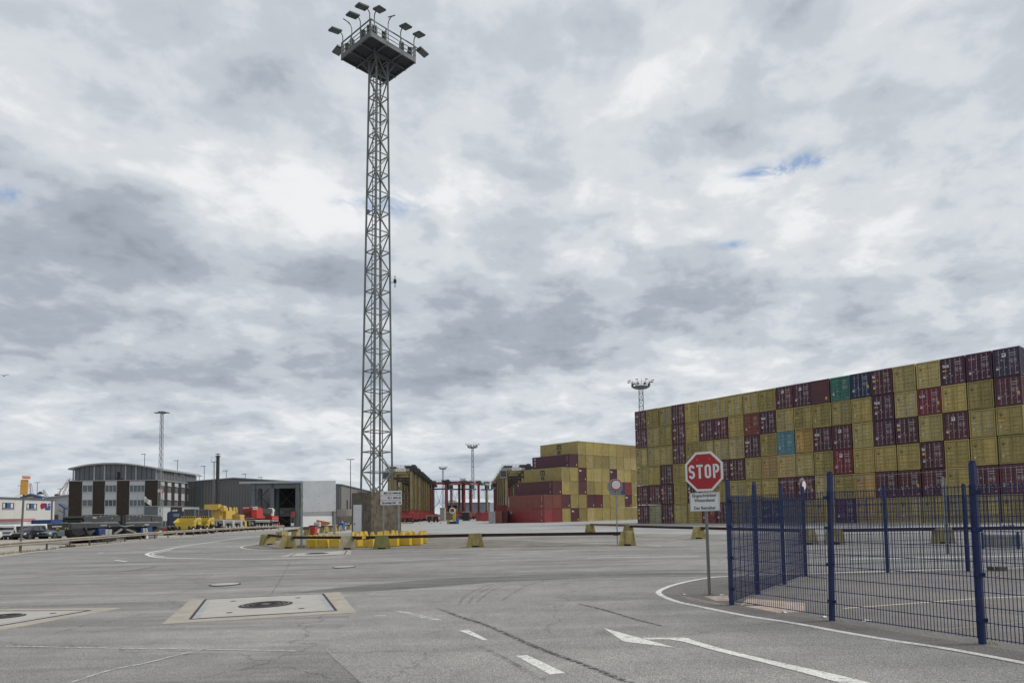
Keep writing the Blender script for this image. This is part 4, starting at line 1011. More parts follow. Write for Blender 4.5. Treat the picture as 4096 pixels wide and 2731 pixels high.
steel_rail(pf_[2], pf_[3], .70, 'rusty rail passing behind the stop sign and fence corner')
steel_rail(pf_[4], pf_[5], .70, 'rusty rail behind the middle fence panel')
e_ = G(4300, 2168); steel_rail(pf_[5], e_, .70, 'rusty rail behind the right end of the fence')
# yellow plastic blocks ------------------------------------------------------
YP = mat('yellow_plastic', (.60,.41,.045), .5, var=.08, scale=2, dirt=.25, dirtcol=(.30,.21,.04), objvar=.06)
def yblock(label, g, rz, w=.66, d=.55, h=.56, knobs=True, s_=1):
    t = thing('plastic_block', label, 'plastic barrier', (g[0], g[1], 0), rz, 'yellow plastic barrier blocks round the tower')
    MB().bbox(-w/2,-d/2,0.05,w/2,d/2,h,.03).box(-w/2+.06,-d/2+.06,0,-.1,d/2-.06,.05).box(.1,-d/2+.06,0,w/2-.06,d/2-.06,.05).build('body', YP, t)
    for x in (-w/2+.13, w/2-.13):
        MB().box(x-.12,-.16,h,x+.12,.16,h+.24,.035,.045).build('knob', YP, t)
ylist = [(1250,2190,'leftmost of the yellow blocks beside the board post',.04,.62,.56),(1291,2190.5,'yellow block second from the left, before the rail',.04,.64,.56),(1342,2190,'yellow block partly behind the pale cream barrier',.1,.62,.56),(1434,2187,'narrow yellow block right of the cream barrier',.9,.5,.62),(1476,2188,'yellow block left of the mossy barrier',.05,.66,.6),
 (1574,2184.5,'yellow block behind the right direction board post',.05,.62,.56),(1622,2181.5,'yellow block third from the right end of the row',-.05,.72,.6),(1669,2179,'yellow block second from the right end',-.05,.64,.62),(1692,2173,'rightmost yellow block, set slightly back',.3,.5,.66),
 (1340,2176,'yellow block behind the cream barrier in the back row',.2,.7,.5),(1425,2172,'yellow block in front of the white tower door',.6,.7,.6),(1452,2177,'yellow block right of the tower door',.8,.6,.66),(1503,2174,'yellow block whose knobs show over the mossy barrier',.2,.7,.6),(1540,2177,'yellow block between the two direction board posts, back row',.2,.6,.66),
 (1557,2171,'yellow block tipped against the tower wall',.5,.8,.66),(1600,2172,'yellow block right of the tower base in the back row',.4,.6,.66),(1640,2170,'yellow block behind the third from the right',.4,.6,.62),(1278,2180,'low yellow block behind the leftmost pair',.1,.9,.5)]
for px, py, lb, rz, w_, h_ in ylist: yblock(lb, G(px, py), rz, w_, .5, h_)
# blank board ----------------------------------------------------------------
g0 = Vector(G(1206, 2188)); kb = F_PX/g0.y; wB = 1.98
t = thing('blank_board', 'large blank white square board on two grey posts', 'sign board', (g0.x, g0.y, 0), .06)
xl, xr = P(1213,1980,g0.y).x-g0.x, P(1341,1980,g0.y).x-g0.x
zb, zt = P(1270,2045,g0.y).z, P(1270,1922,g0.y).z
MB().box(xl,-.07,zb,xr,-.04,zt).build('panel', mat('board_white',(.74,.75,.75),.5,var=.05,scale=1.5,dirt=.2,dirtcol=(.42,.42,.40)), t)
MB().cyl((.0,.0,0),(.0,.0,zt-.1),.075,n=12).build('post', GALV, t); MB().cyl((xr-.12,.1,0),(xr-.12,.1,zt-.1),.075,n=12).build('post', GALV, t)
sc_ = MB()
for k in range(5):
    for x in (xl+.05,(xl+xr)/2,xr-.05): sc_.cyl((x,-.078,zb+.08+k*(zt-zb-.16)/4),(x,-.071,zb+.08+k*(zt-zb-.16)/4),.018,n=8)
sc_.build('screws', DARK, t)
# direction boards -------------------------------------------------------------
g0 = Vector(G(1595, 2182)); t = thing('direction_sign', 'three stacked white direction boards with black arrows on two posts', 'direction sign', (g0.x, g0.y, 0), 0)
def lx(px, py): p = P(px, py, g0.y); return p.x-g0.x, p.z
xl, _ = lx(1523,2000); xr, _ = lx(1608,2000); xpl, _ = lx(1534,2040)
MB().cyl((0,.0,0),(0,0,lx(1590,1970)[1]),.045,n=10).build('post', GALV, t); MB().cyl((xpl,.0,0),(xpl,0,lx(1540,1970)[1]),.045,n=10).build('post', GALV, t)
zt_ = lx(1560,1963)[1]; hB = (zt_-lx(1560,2020.5)[1])/3; wB = xr-xl
for i, (s_, tr) in enumerate((('MSC CH 1',1),('BC 1',1),('Stromkaje Süd',0))):
    z1 = zt_-i*hB; b = MB().bbox(xl,-.075,z1-hB+.03,xr,-.05,z1,.008).build('board', SIGNW, t)
    cxm = xl+wB*(.38 if tr else .40)
    if i == 1: cxm = xl+wB*.45
    letters('lettering', s_, hB*(.60 if tr else .62), SIGNB, b, (cxm,-.079,z1-hB/2+.01), off=.004, xs=.72 if tr else .80)
    ar = MB(); ax = xr-.1; az_ = z1-hB/2+.015
    ar.beam((ax-.13,-.079,az_),(ax+.03,-.079,az_), .028,.028); ar.beam((ax-.04,-.079,az_+.075),(ax+.04,-.079,az_), .028,.028); ar.beam((ax-.04,-.079,az_-.075),(ax+.04,-.079,az_), .028,.028); ar.build('arrow', SIGNB, b)
    if tr:
        tk = MB(); tx0 = xl+wB*.6; tk.box(tx0,-.082,az_-.02,tx0+.26,-.076,az_+.045); tk.box(tx0+.27,-.082,az_-.02,tx0+.32,-.076,az_+.02)
        for k in (.04,.1,.22,.29): tk.cyl((tx0+k,-.084,az_-.035),(tx0+k,-.076,az_-.035),.018,n=8)
        tk.build('lorry_symbol', SIGNB, b)
# round prohibition signs --------------------------------------------------------
def disc(mb, r, y0, y1, n=32): return mb.cyl((0,y0,0),(0,y1,0), r, n=n)
def octagon(r, rot=math.pi/8): return [(r*math.cos(rot+k*math.pi/4), r*math.sin(rot+k*math.pi/4)) for k in range(8)]
g0 = Vector(G(2470, 2178)); zc_ = P(2466,1938,g0.y).z
t = thing('prohibition_sign', 'round white sign with red ring before a grey octagonal sign back', 'road sign', (g0.x, g0.y, 0), 0)
MB().cyl((0,0,0),(0,0,zc_+.1),.035,n=10).build('pole', GALV, t)
s1 = MB().cyl((0,-.05,zc_),(0,-.035,zc_), .315, n=40).build('sign_rim', SIGNR, t); MB().cyl((0,-.056,zc_),(0,-.05,zc_), .245, n=40).build('field', SIGNW, s1)
MB().cyl((0,-.034,zc_),(0,-.03,zc_), .33, n=40).build('border', SIGNW, s1)
oc = [(a-.06, b+zc_-.1) for a, b in octagon(.47)]; MB().prism(oc, .04, .055).build('rear_octagon', SIGNG, t); MB().box(-.40,.035,zc_-.72+.16,.28,.05,zc_-.38).build('rear_plate', SIGNG, t)
gx = colX(3222, 38); zc_ = P(3216,1940,38).z; t = thing('prohibition_sign', 'small round red-ringed white sign seen above the fence post, turned sideways', 'road sign', (gx, 38, 0), .85)
MB().cyl((0,0,0),(0,0,zc_+.1),.035,n=10).build('pole', GALV, t); s1 = MB().cyl((0,-.05,zc_),(0,-.035,zc_), .31, n=32).build('sign_rim', SIGNR, t); MB().cyl((0,-.056,zc_),(0,-.05,zc_), .24, n=32).build('field', SIGNW, s1)
MB().cyl((0,.03,zc_),(0,.04,zc_),.42,n=32).build('rear_disc', SIGNG, t)
# stop sign --------------------------------------------------------------------------
g0 = Vector(G(2838.4, 2378.5)); ks = 1; SY = .52
t = thing('stop_sign', 'red octagonal STOP sign with white plate below on a leaning grey pole', 'stop sign', (g0.x, g0.y, 0), -SY)
t.rotation_euler = (0, R(-.5), SY*-1)
zc_ = P(2820,1885,g0.y).z
MB().cyl((0,0,0),(0,0,zc_+.35),.036,n=12).build('pole', mat('pole_grey',(.17,.175,.165),.6,metal=.2,dirt=.4,streak=True), t)
hs = (P(2820,1802.7,g0.y).z-zc_)*.95; ro = hs/math.cos(math.pi/8)
st = MB().prism([(a, b+zc_) for a, b in octagon(ro)], -.052, -.042).build('sign_border', SIGNW, t)
MB().prism([(a, b+zc_) for a, b in octagon(ro*.885)], -.056, -.0525).build('sign_face', SIGNR, st)
MB().prism([(a, b+zc_) for a, b in octagon(ro*.99)], -.041, -.036).build('sign_back', SIGNG, t)
# narrow upright capitals built as strokes
def stop_letters(h, sw):
    mb = MB(); w = h*.47; adv = h*.60; y0, y1 = -.0605, -.0565
    def arc(cx, cz, r_, a0, a1, n=14, ry=None):
        ry = ry or r_; ps = []
        for k in range(n+1):
            a = a0+(a1-a0)*k/n; ps.append((cx+r_*math.cos(a), cz+ry*math.sin(a)))
        return ps
    def stroke(ps):
        vs = []; n = len(ps)
        for i, p in enumerate(ps):
            a = Vector(ps[max(0,i-1)]); b = Vector(ps[min(n-1,i+1)]); d = (b-a).normalized(); q = Vector((-d.y,d.x))*sw/2
            for yy in (y0,y1): vs += [(p[0]+q.x,yy,p[1]+q.y),(p[0]-q.x,yy,p[1]-q.y)]
        fs = [(0,1,3,2),(4*(n-1),4*(n-1)+2,4*(n-1)+3,4*(n-1)+1)]
        for i in range(n-1):
            a = 4*i; b = a+4; fs += [(a,b,b+1,a+1),(a+2,a+3,b+3,b+2),(a,a+2,b+2,b),(a+1,b+1,b+3,a+3)]
        mb.add(vs, fs)
    r_ = w/2-sw/2; x = -adv*1.5
    H2 = h/2-sw/2
    # S
    ry = H2/2
    stroke(arc(x, ry, r_, R(15), R(270), 18, ry)[:] + [])
    stroke(arc(x, -ry, r_, R(90), R(-165), 18, ry))
    x += adv; stroke([(x,-h/2),(x,H2)]); stroke([(x-w*.52,H2),(x+w*.52,H2)])
    x += adv*1.02; 
    o_ = arc(x, H2-r_, r_, 0, math.pi, 12)+arc(x, -H2+r_, r_, math.pi, 2*math.pi, 12); stroke(o_+[o_[0]])
    x += adv*1.03; xl_ = x-w/2+sw/2; stroke([(xl_,-h/2),(xl_,h/2)])
    stroke([(xl_,H2),(x-.01,H2)]+arc(x, H2-h*.235, w/2-sw/2, R(90), R(-90), 12, h*.235)+[(xl_,H2-h*.47)])
    return mb
lt = stop_letters(hs*2*.355, hs*2*.057)
lo = lt.build('lettering', SIGNW, st, (0,0,zc_))
for sx in (-.09,.09): MB().cyl((sx*1.6,-.058,zc_+hs*.62),(sx*1.6,-.056,zc_+hs*.62),.008,n=8).build('bolt', SIGNW, st)
pw = .345; z1, z0 = P(2820,1969,g0.y).z, P(2820,2043.5,g0.y).z
pl = MB().box(-pw-.01,-.052,z0,pw-.01,-.042,z1).build('plate', SIGNW, t)
bd_ = MB()
for a, b in (((-pw+.003,z0+.012),(pw-.023,z0+.012)),((-pw+.003,z1-.012),(pw-.023,z1-.012)),((-pw+.003,z0+.012),(-pw+.003,z1-.012)),((pw-.023,z0+.012),(pw-.023,z1-.012))): bd_.beam((a[0],-.054,a[1]),(b[0],-.054,b[1]), .006,.004)
bd_.build('edge_line', SIGNG, pl)
hh = z1-z0
for s_, zz in (('Eingeschränkter', .84),('Winterdienst', .58),('Der Betreiber', .17)): letters('lettering', s_, hh*.245, SIGNB, pl, (-.01,-.0555,z0+hh*zz), ext=.001, off=.0012, xs=.87)
# ------------------------------------------------------------------ blue mesh fence
FB = mat('fence_blue', (.008,.019,.085), .45, var=.3, scale=5, spec=.4, dirt=.25, dirtcol=(.05,.06,.08))
fposts = {'A': G(2926.8,2419.6), 'B': G(3328,2483), 'C': G(3930,2575), 's1': G(3031.7,2377), 's2': G(3137.5,2337), 's3': G(3223.6,2304), 'f1': G(3551,2289), 'f2': G(3872,2285)}
va = Vector(fposts['C'])-Vector(fposts['B']); fposts['D'] = tuple(Vector(fposts['C'])+va)
vf = (Vector(fposts['f2'])-Vector(fposts['s3']))/2; fposts['f3'] = tuple(Vector(fposts['f2'])+vf); fposts['f4'] = tuple(Vector(fposts['f2'])+vf*2)
t = thing('mesh_fence', 'blue wire mesh fence on tall posts enclosing a patch of dark asphalt', 'fence', (*fposts['A'], 0))
fo = Vector(fposts['A'])
for k, p in fposts.items():
    q = Vector(p)-fo; h = 2.42; r_ = .037
    tilt = (.085*va.normalized().x, .085*va.normalized().y) if k == 'B' else (0,0)
    po = MB(); po.beam((q.x,q.y,0),(q.x+tilt[0],q.y+tilt[1],h), r_*1.8, r_*2, up=(.49,-.87,0)); ob = po.build('post', FB, t)
    MB().cyl((q.x+tilt[0],q.y+tilt[1],h),(q.x+tilt[0],q.y+tilt[1],h+.03), r_*1.15, n=10).build('cap', FB, ob)
def panel(a, b):
    a = Vector(a)-fo; b = Vector(b)-fo; d = (b-a); ln = d.length; d.normalize(); n_ = Vector((-d.y,d.x)); mb = MB()
    if n_.y > 0: n_ = -n_
    off_ = n_*.055
    m0 = a+d*.05+off_; m1 = b-d*.03+off_; ln = (m1-m0).length; nv = int(ln/.05)
    for i in range(nv+1):
        p = m0+d*(ln*i/nv); mb.beam((p.x,p.y,.08),(p.x,p.y,2.13), .0075)
    for j in range(11):
        z = .1+j*.2
        for o_ in (-.006,.006):
            p = m0+n_*o_; q = m1+n_*o_; mb.beam((p.x,p.y,z),(q.x,q.y,z), .0095)
    mb.build('mesh_panel', FB, t)
order = [('A','B'),('B','C'),('C','D'),('A','s1'),('s1','s2'),('s2','s3'),('s3','f1'),('f1','f2'),('f2','f3'),('f3','f4')]
for a, b in order: panel(fposts[a], fposts[b])
tw = MB()
for a, b in order[:3]+order[6:]:
    p = Vector(fposts[a])-fo; q = Vector(fposts[b])-fo; MB().beam((p.x,p.y,2.33),(q.x,q.y,2.34),.005).build('tension_wire', GALV, t)
for k in ('A','B','C','D','s1','s2','s3','f1','f2'):
    q = Vector(fposts[k])-fo
    if k in 'ABCD':
        cl = MB()
        for z in (.3,.9,1.5,2.0): cl.box(q.x-.052,q.y-.075,z,q.x+.052,q.y+.03,z+.05)
        cl.build('clamps', GALV if False else FB, t)
# things behind the fence
xg = colX(3792, 26); t = thing('steel_post', 'plain galvanised steel post behind the right half of the fence', 'post', (xg, 26, 0)); MB().box(-.055,-.03,0,-.02,.03,P(3792,1905,26).z).box(.02,-.03,0,.055,.03,P(3792,1905,26).z-.04).box(-.02,.01,0,.02,.03,P(3792,1905,26).z).build('post', GALV, t)
a = Vector(G(3935,2193)); b = Vector(G(4086,2195)); d = b-a; t = thing('concrete_barrier', 'long low grey concrete barrier panel behind the right end of the fence', 'barrier', (a.x,a.y,0), math.atan2(d.y,d.x)); mbb = MB(); L_ = d.length
mbb.box(0,-.08,.1,L_,.08,.58).build('panel', mat('grey_concrete',(.28,.28,.27),.9,var=.15,scale=4,dirt=.4,streak=True), t)
for x in (0,L_-.08): MB().box(x-.06,-.14,0,x+.02,.14,.68).build('end_frame', FB, t)
rb = MB()
for k in range(8): rb.box(.12+k*L_/8,-.095,.14,.17+k*L_/8,-.082,.54)
rb.build('ribs', MATS['grey_concrete'], t)
Zs = 50; x0, x1 = colX(4001,Zs), colX(4063,Zs); z0, z1 = P(4030,2110,Zs).z, P(4030,2096,Zs).z
t = thing('small_name_sign', 'small low white name board with black capitals behind the fence', 'sign', (x0,Zs,0)); MB().bbox(0,-.02,z0,x1-x0,.02,z1,.01).build('board', WHITE, t); letters('lettering','ORB-EXPRESS',(z1-z0)*.85,SIGNB,t,((x1-x0)/2,-.025,(z0+z1)/2),xs=.75,off=.004)
for x in (.15,x1-x0-.15): MB().box(x-.02,-.01,0,x+.02,.015,z0).build('leg', GALV, t)
for px, py, w_, lb in ((4005,2282,.3,'small brown stone block at the far fence line'),(3962,2281,.12,'tiny dark stone beside the brown stone block')):
    g = G(px, py); t = thing('stone_block', lb, 'stone', (g[0],g[1],0), .1); MB().bbox(-w_/2,-.08,0,w_/2,.08,.12,.015).build('block', mat('brown_stone',(.13,.11,.09),.9), t)
g = G(2950,2424); t = thing('plastic_sheet', 'crumpled clear plastic scrap caught at the foot of the fence corner', 'litter', (g[0]+.06,g[1]+.02,0)); mb = MB(); rr = random.Random(4)
vs = [(i*.05, j*.03, .012+.05*rr.random()*(1-abs(i-4)/5)) for i in range(9) for j in range(4)]; mb.add(vs, [(i*4+j,(i+1)*4+j,(i+1)*4+j+1,i*4+j+1) for i in range(8) for j in range(3)]).build('sheet', mat('plastic_scrap',(.35,.34,.31),.3), t)
rr = random.Random(9)
for px, py in ((3300,2468),(3470,2485),(3630,2288),(3710,2290),(3140,2450),(2890,2381),(3995,2304),(2735,2378)):
    g = G(px, py); t = thing('litter', 'small pale scrap of litter lying on the asphalt near the fence', 'litter', (g[0],g[1],.012), rr.random()*3, 'scraps of litter'); s_ = .05+.04*rr.random(); MB().add([(-s_,-.02,0),(s_,-.03,.01),(s_*.8,.03,.004),(0,.045,.02),(-s_,.03,.0)],[(0,1,2,3,4)]).build('scrap', WHITE, t)
# ------------------------------------------------------------------ guard rail
GR = mat('guard_rail_steel', (.38,.34,.28), .6, metal=.25, var=.2, scale=1.5, dirt=.45, dirtcol=(.16,.12,.09))
o_ = Vector(rail_g[2]); t = thing('guard_rail', 'long weathered steel guard rail curving along the left edge of the road', 'guard rail', (o_.x,o_.y,0))
prof = [(.0,.75),(.03,.745),(.08,.70),(.08,.655),(.02,.62),(.0,.60),(.02,.58),(.08,.545),(.08,.50),(.03,.455),(.0,.45)]
sm = smooth([tuple(p) for p in rail_g], 4); vs = []; n = len(sm)
for i, p in enumerate(sm):
    a = Vector(sm[max(0,i-1)]); b = Vector(sm[min(n-1,i+1)]); d = (b-a).normalized(); q = Vector((d.y,-d.x))
    if q.x < 0: q = -q
    for (u, z) in prof: pp = Vector(p)+q*(u+.06)-o_; vs.append((pp.x,pp.y,z))
m_ = len(prof); MB().add(vs, [(i*m_+j,(i+1)*m_+j,(i+1)*m_+j+1,i*m_+j+1) for i in range(n-1) for j in range(m_-1)]).build('rail', GR, t, smooth=True)
for p in rail_g: q = Vector(p)-o_; MB().box(q.x-.05,q.y-.03,0,q.x+.05,q.y+.03,.72).build('post', mat('rail_post',(.10,.075,.065),.8,var=.3), t)
# orange box on a pole
g = G(91.7,2208); hp = P(100,1977,g[1]).z; t = thing('signal_box_pole', 'orange box with tilted cap on a tall grey pole behind the guard rail', 'pole', (g[0]-.25,g[1]+.1,0)); t.rotation_euler = (0, R(1.2), .68)
MB().cyl((0,0,0),(0,0,hp),.06,n=10).build('pole', mat('pole_brown',(.13,.12,.12),.7,dirt=.5,streak=True), t)
ORG = mat('orange_box',(.52,.27,.045),.5,var=.08); MB().bbox(-.2,-.2,hp,.2,.2,hp+1.0,.03).build('box', ORG, t); MB().box(.2,-.14,hp+.05,.24,.2,hp+.95).build('side_panel', WHITE, t)
MB().add([(-.12,-.25,hp+1.05),(.3,-.3,hp+1.05),(.3,.2,hp+1.22),(-.15,.2,hp+1.25),(-.12,-.25,hp+1.09),(.3,-.3,hp+1.09),(.3,.2,hp+1.26),(-.15,.2,hp+1.29)], [(0,3,2,1),(4,5,6,7),(0,1,5,4),(1,2,6,5),(2,3,7,6),(3,0,4,7)]).build('cap', mat('cap_orange',(.40,.13,.04),.6), t)
# grass tufts at the rail foot
mb = MB(); rr = random.Random(5)
for i in range(700):
    u = rr.random()**1.6; k = u*6; i0 = int(k)+1; p = lerp(rail_g[i0], rail_g[min(i0+1,len(rail_g)-1)], k-int(k)); x = p[0]+rr.uniform(-.5,.35); y = p[1]+rr.uniform(-.3,.5); h = rr.uniform(.06,.28); a = rr.random()*6.28
    mb.add([(x,y,0),(x+.03*math.cos(a),y+.03*math.sin(a),0),(x+rr.uniform(-.1,.1),y+rr.uniform(-.1,.1),h)], [(0,1,2)])
for i in range(120):
    g = G(1190+rr.uniform(-30,60), 2189+rr.uniform(-4,2)); h = rr.uniform(.05,.22); mb.add([(g[0],g[1],0),(g[0]+.03,g[1],0),(g[0]+rr.uniform(-.08,.08),g[1],h)], [(0,1,2)])
for (gx_, gy_, n_, sp_) in [(*G(2926,2421),70,.25),(*G(3328,2485),40,.15),(*G(3930,2577),50,.2),(*G(2838,2380),30,.12)]:
    for i in range(n_):
        x = gx_+rr.uniform(-sp_,sp_); y = gy_+rr.uniform(-.08,.1); h = rr.uniform(.01,.045); mb.add([(x,y,0),(x+.008,y,0),(x+rr.uniform(-.03,.03),y+rr.uniform(-.03,.03),h)], [(0,1,2)])
tag(mb.build('grass', mat('dry_grass',(.20,.17,.09),.9,var=.3)), 'thin dry grass along the foot of the guard rail', 'grass', kind='stuff')
# ================================================================== left side: vehicles parked along the rail
def r1(l): return [(.4677*a, 1600+.4677*b) for a, b in l]
def r1c(l): return [(.2105*a, 1900+.2105*b) for a, b in l]
def r2(l): return [(.2381*a, 1900+.2381*b) for a, b in l]
def rk(l): return [(250+.17857*a, 2030+.17857*b) for a, b in l]
def r3(l): return [(640+.11054*a, 2000+.11054*b) for a, b in l]
def r4(l): return [(860+.11054*a, 2000+.11054*b) for a, b in l]
def rr4(l): return [(950+.2976*a, 1840+.2976*b) for a, b in l]
VL = Plane((-46.7, 68), DL)
def shifted(d): return Plane(Vector((-46.7, 68))-Vector(DF)*d, DL)
VM, VD, VC, VT = shifted(.8), shifted(2.0), shifted(3.2), shifted(5.0)
class Unit:
    """a vehicle whose near side lies in a surveyed vertical plane"""
    def __init__(s, name, label, cat, pl, px, py, group=None, width=2.55):
        s.pl = pl; s.s0 = pl(px, py)[0]; s.w = width
        s.t = thing(name, label, cat, (*pl.at(s.s0), 0), pl.ang, group)
    def loc(s, l, pl=None): return [((pl or s.pl)(px, py)[0]-s.s0, max(.02, (pl or s.pl)(px, py)[1])) for px, py in l]
    def part(s, name, l, mt, y0=0.0, y1=None, parent=None, smooth=False):
        return MB().prism(s.loc(l), y0, s.w if y1 is None else y1).build(name, mt, parent or s.t, smooth=smooth)
    def wheels(s, centers, r, w=.38, both=True, rimc=None, zc=None):
        for c in centers:
            (x, z), = s.loc([c]); z = zc or r
            for y in ((.02, s.w-.02-w) if both else (.02,)):
                o = MB().cyl((x,y,z),(x,y+w,z), r, n=20).build('wheel', RUBBER, s.t, smooth=True)
                MB().cyl((x,y-.03,z),(x,y+w+.02,z), r*.52, n=14).build('rim', rimc or GALV, o, smooth=True); MB().cyl((x,y-.07,z),(x,y,z), r*.16, n=8).build('hub', SIGNW, o)
KB = mat('machine_charcoal', (.045,.047,.052), .45, var=.15, scale=.8, dirt=.2); KT = mat('machine_grey_top', (.20,.21,.22), .4, var=.1); KD = mat('machine_black', (.012,.012,.013), .7, var=.3)
KBLU = mat('machine_blue', (.018,.05,.16), .4); GREYT = mat('grey_lettering', (.33,.34,.35), .6)
# crushing plants
def EP(u, dx=0.0): return Plane(u.pl.at(u.s0+dx), DF)
def eloc(u, l, dx=0.0):
    p = EP(u, dx); return [(-p(px, py)[0], max(.02, p(px, py)[1])) for px, py in l]
def epart(u, name, l, mt, x0, x1, parent=None, dx=None):
    """part outlined on the end that faces the camera: (y,z) outline, extruded along the vehicle"""
    return MB().prismx(eloc(u, l, x0 if dx is None else dx), x0, x1).build(name, mt, parent or u.t)
def track(u, x0, x1, w=.5, far=2.1):
    for y0 in (.0, far):
        o = MB().prism([(x0+.4,.0),(x1-.4,.0),(x1,.3),(x1-.05,.6),(x1-.5,.8),(x0+.5,.8),(x0+.05,.6),(x0,.3)], y0, y0+w).build('track', RUBBER, u.t)
        rb_ = MB(); n = int((x1-x0)/.16)
        for k in range(n): xx = x0+.3+(x1-x0-.6)*k/n; rb_.box(xx-.04,y0-.02,.005,xx+.04,y0+w+.02,.04).box(xx-.04,y0-.02,.8,xx+.04,y0+w+.02,.83)
        for k in range(6): rb_.box(x0-.01,y0-.02,.12+k*.1,x0+.06,y0+w+.02,.16+k*.1)
        rb_.build('track_pads', DARK, o)
def polish(u, pts, name='marker_lamp'):
    for px, py in pts:
        (a, b), = u.loc([(px, py)]); MB().box(a-.06,-.09,b-.06,a+.06,-.055,b+.06).build(name, MARKY, u.t)
u = Unit('crushing_plant', 'long black mobile crushing plant nearest the cars, blunt lettered nose and folded conveyor', 'crusher', VL, 284, 2160, 'folded black crushing plants', 2.1)
n_ = epart(u, 'nose_hopper', r2([(822,918),(815,850),(830,840),(1140,836),(1195,815),(1195,915),(1130,925)]), KB, -.02, 1.6)
epart(u, 'nose_lid', r2([(828,838),(880,805),(1145,800),(1192,806),(1192,813),(1140,834)]), KT, .1, 1.6, n_)
for q in ([(1150,818),(1180,815),(1180,835),(1150,838)], [(1088,880),(1105,878),(1105,900),(1088,902)], [(1128,880),(1145,878),(1145,900),(1128,902)]): epart(u, 'marker_lamp', r2(q), MARKY, -.05, -.021, n_)
epart(u, 'number_plate', r2([(945,888),(985,886),(985,905),(945,907)]), MARKY, -.05, -.021, n_)
ee = eloc(u, r2([(868,862),(1056,862)])); letters('lettering', 'KLEEMANN', (ee[0][0]-ee[1][0])*.168, SIGNW, n_, (-.04,(ee[0][0]+ee[1][0])/2,ee[0][1]), -math.pi/2, off=.012, xs=.98)
u.part('lower_beam', rk([(190,350),(430,350),(1290,345),(1300,420),(200,470)]), KB, -.02, 1.9); u.part('beam_top', rk([(440,350),(455,328),(1240,308),(1288,343)]), KT, .05, .7)
(xd, _), = u.loc(rk([(512,300)]))
u.part('conveyor_box', rk([(512,200),(1325,172),(1330,300),(520,315)]), KB, .12, 1.7)
zz0, zz1 = u.loc(rk([(512,312)]))[0][1], u.loc(rk([(512,185)]))[0][1]; rm = (zz1-zz0)/2
MB().cyl((xd-.1,.1,zz1-rm*.6),(xd-.1,1.75,zz1-rm*.6), rm*.55, n=20).build('belt_drum', mat('rubber_belt',(.03,.034,.03),.5), u.t, smooth=True)
MB().box(xd-.5,.2,zz0,xd+.2,1.65,zz1-rm*1.1).build('belt_frame', KD, u.t)
tr_ = MB(); pts_ = u.loc(rk([(540,160),(780,150),(1000,148),(1335,165)])); tr_.tube([(a,.4,b) for a,b in pts_], .03, 6); tr_.build('handrail', GALV, u.t)
(t0,_),(t1,_) = u.loc(rk([(740,760),(1180,760)])); track(u, t0, t1, far=1.75)
u.part('undercarriage', rk([(560,465),(1290,425),(1180,600),(1150,650),(650,690),(560,600)]), KD, .3, 1.9); u.part('rear_frame', rk([(205,470),(560,450),(560,560),(330,640),(220,560)]), KD, .0, .5)
u.part('bracket', rk([(465,435),(500,435),(515,530),(695,488),(702,520),(585,615),(520,548)]), KB, -.12, .0)
e_ = u.part('engine_box', rk([(770,462),(918,456),(915,612),(790,622)]), KBLU, -.14, 1.0); u.part('label_plate', rk([(835,598),(905,596),(905,614),(835,616)]), CO, -.16, -.145, e_)
u.part('grille', rk([(925,478),(996,478),(994,603),(925,610)]), GREYT, -.15, .2, e_); u.part('grille', rk([(1004,482),(1072,482),(1065,598),(1004,603)]), GREYT, -.15, .2, e_)
u.part('power_cabinet', rk([(850,690),(1180,680),(1180,740),(850,750)]), DARK, -.1, .2)
(a1,b1),(a2,b2) = u.loc(rk([(1300,480),(1130,590)])); MB().beam((a1,-.1,b1),(a2,-.1,b2), .16).build('support_leg', KT, u.t)
(xa_,za_),(xb_,zb_) = u.loc(rk([(845,395),(985,392)])); mk = MB()
for k in range(9): mk.box(xa_+(xb_-xa_)*k/9.,-.035,za_-.07,xa_+(xb_-xa_)*(k+.75)/9.,-.022,za_+.08)
mk.build('type_marking', GREYT, u.t)
(xa_,za_),(xb_,zb_) = u.loc(rk([(700,222),(788,218)])); MB().box(xa_,.09,za_-.08,xb_,.115,za_+.08).build('badge', GREYT, u.t)
polish(u, rk([(832,190),(1092,235),(1035,422)]))
u = Unit('crushing_plant', 'second black crushing plant, between the first one and the blue truck', 'crusher', VM, 500, 2150, 'folded black crushing plants', 2.1)
u.part('lower_beam', rk([(1400,345),(2200,335),(2245,395),(2180,415),(1410,430)]), KB, -.02, 1.9); u.part('beam_top', rk([(1415,345),(1422,318),(2165,306),(2190,333)]), KT, .05, .7)
u.part('conveyor_box', rk([(1400,195),(2010,188),(2010,300),(1400,305)]), KB, .12, 1.7); u.part('end_box', rk([(2022,197),(2225,188),(2255,210),(2255,300),(2022,290)]), KB, .1, 1.7)
u.part('pivot_column', rk([(1318,165),(1398,165),(1395,470),(1345,495),(1315,330)]), KD, -.1, .6)
tr_ = MB(); pts_ = u.loc(rk([(1400,172),(1960,165),(2200,168)])); tr_.tube([(a,.4,b) for a,b in pts_], .03, 6); tr_.build('handrail', GALV, u.t)
(t0,_),(t1,_) = u.loc(rk([(1860,700),(2140,690)])); track(u, t0, t1, far=1.75)
u.part('undercarriage', rk([(1480,430),(2180,415),(2120,560),(2080,640),(1560,680),(1480,600)]), KD, .3, 1.9)
e_ = u.part('engine_box', rk([(1880,432),(1982,426),(1982,545),(1888,548)]), KBLU, -.14, 1.0); u.part('engine_side', rk([(1740,458),(1770,455),(1775,545),(1745,545)]), KBLU, -.1, 1.0)
u.part('grille', rk([(1770,460),(1818,455),(1822,552),(1775,552)]), GREYT, -.15, .2, e_); u.part('grille', rk([(1830,455),(1870,455),(1888,548),(1835,552)]), GREYT, -.15, .2, e_)
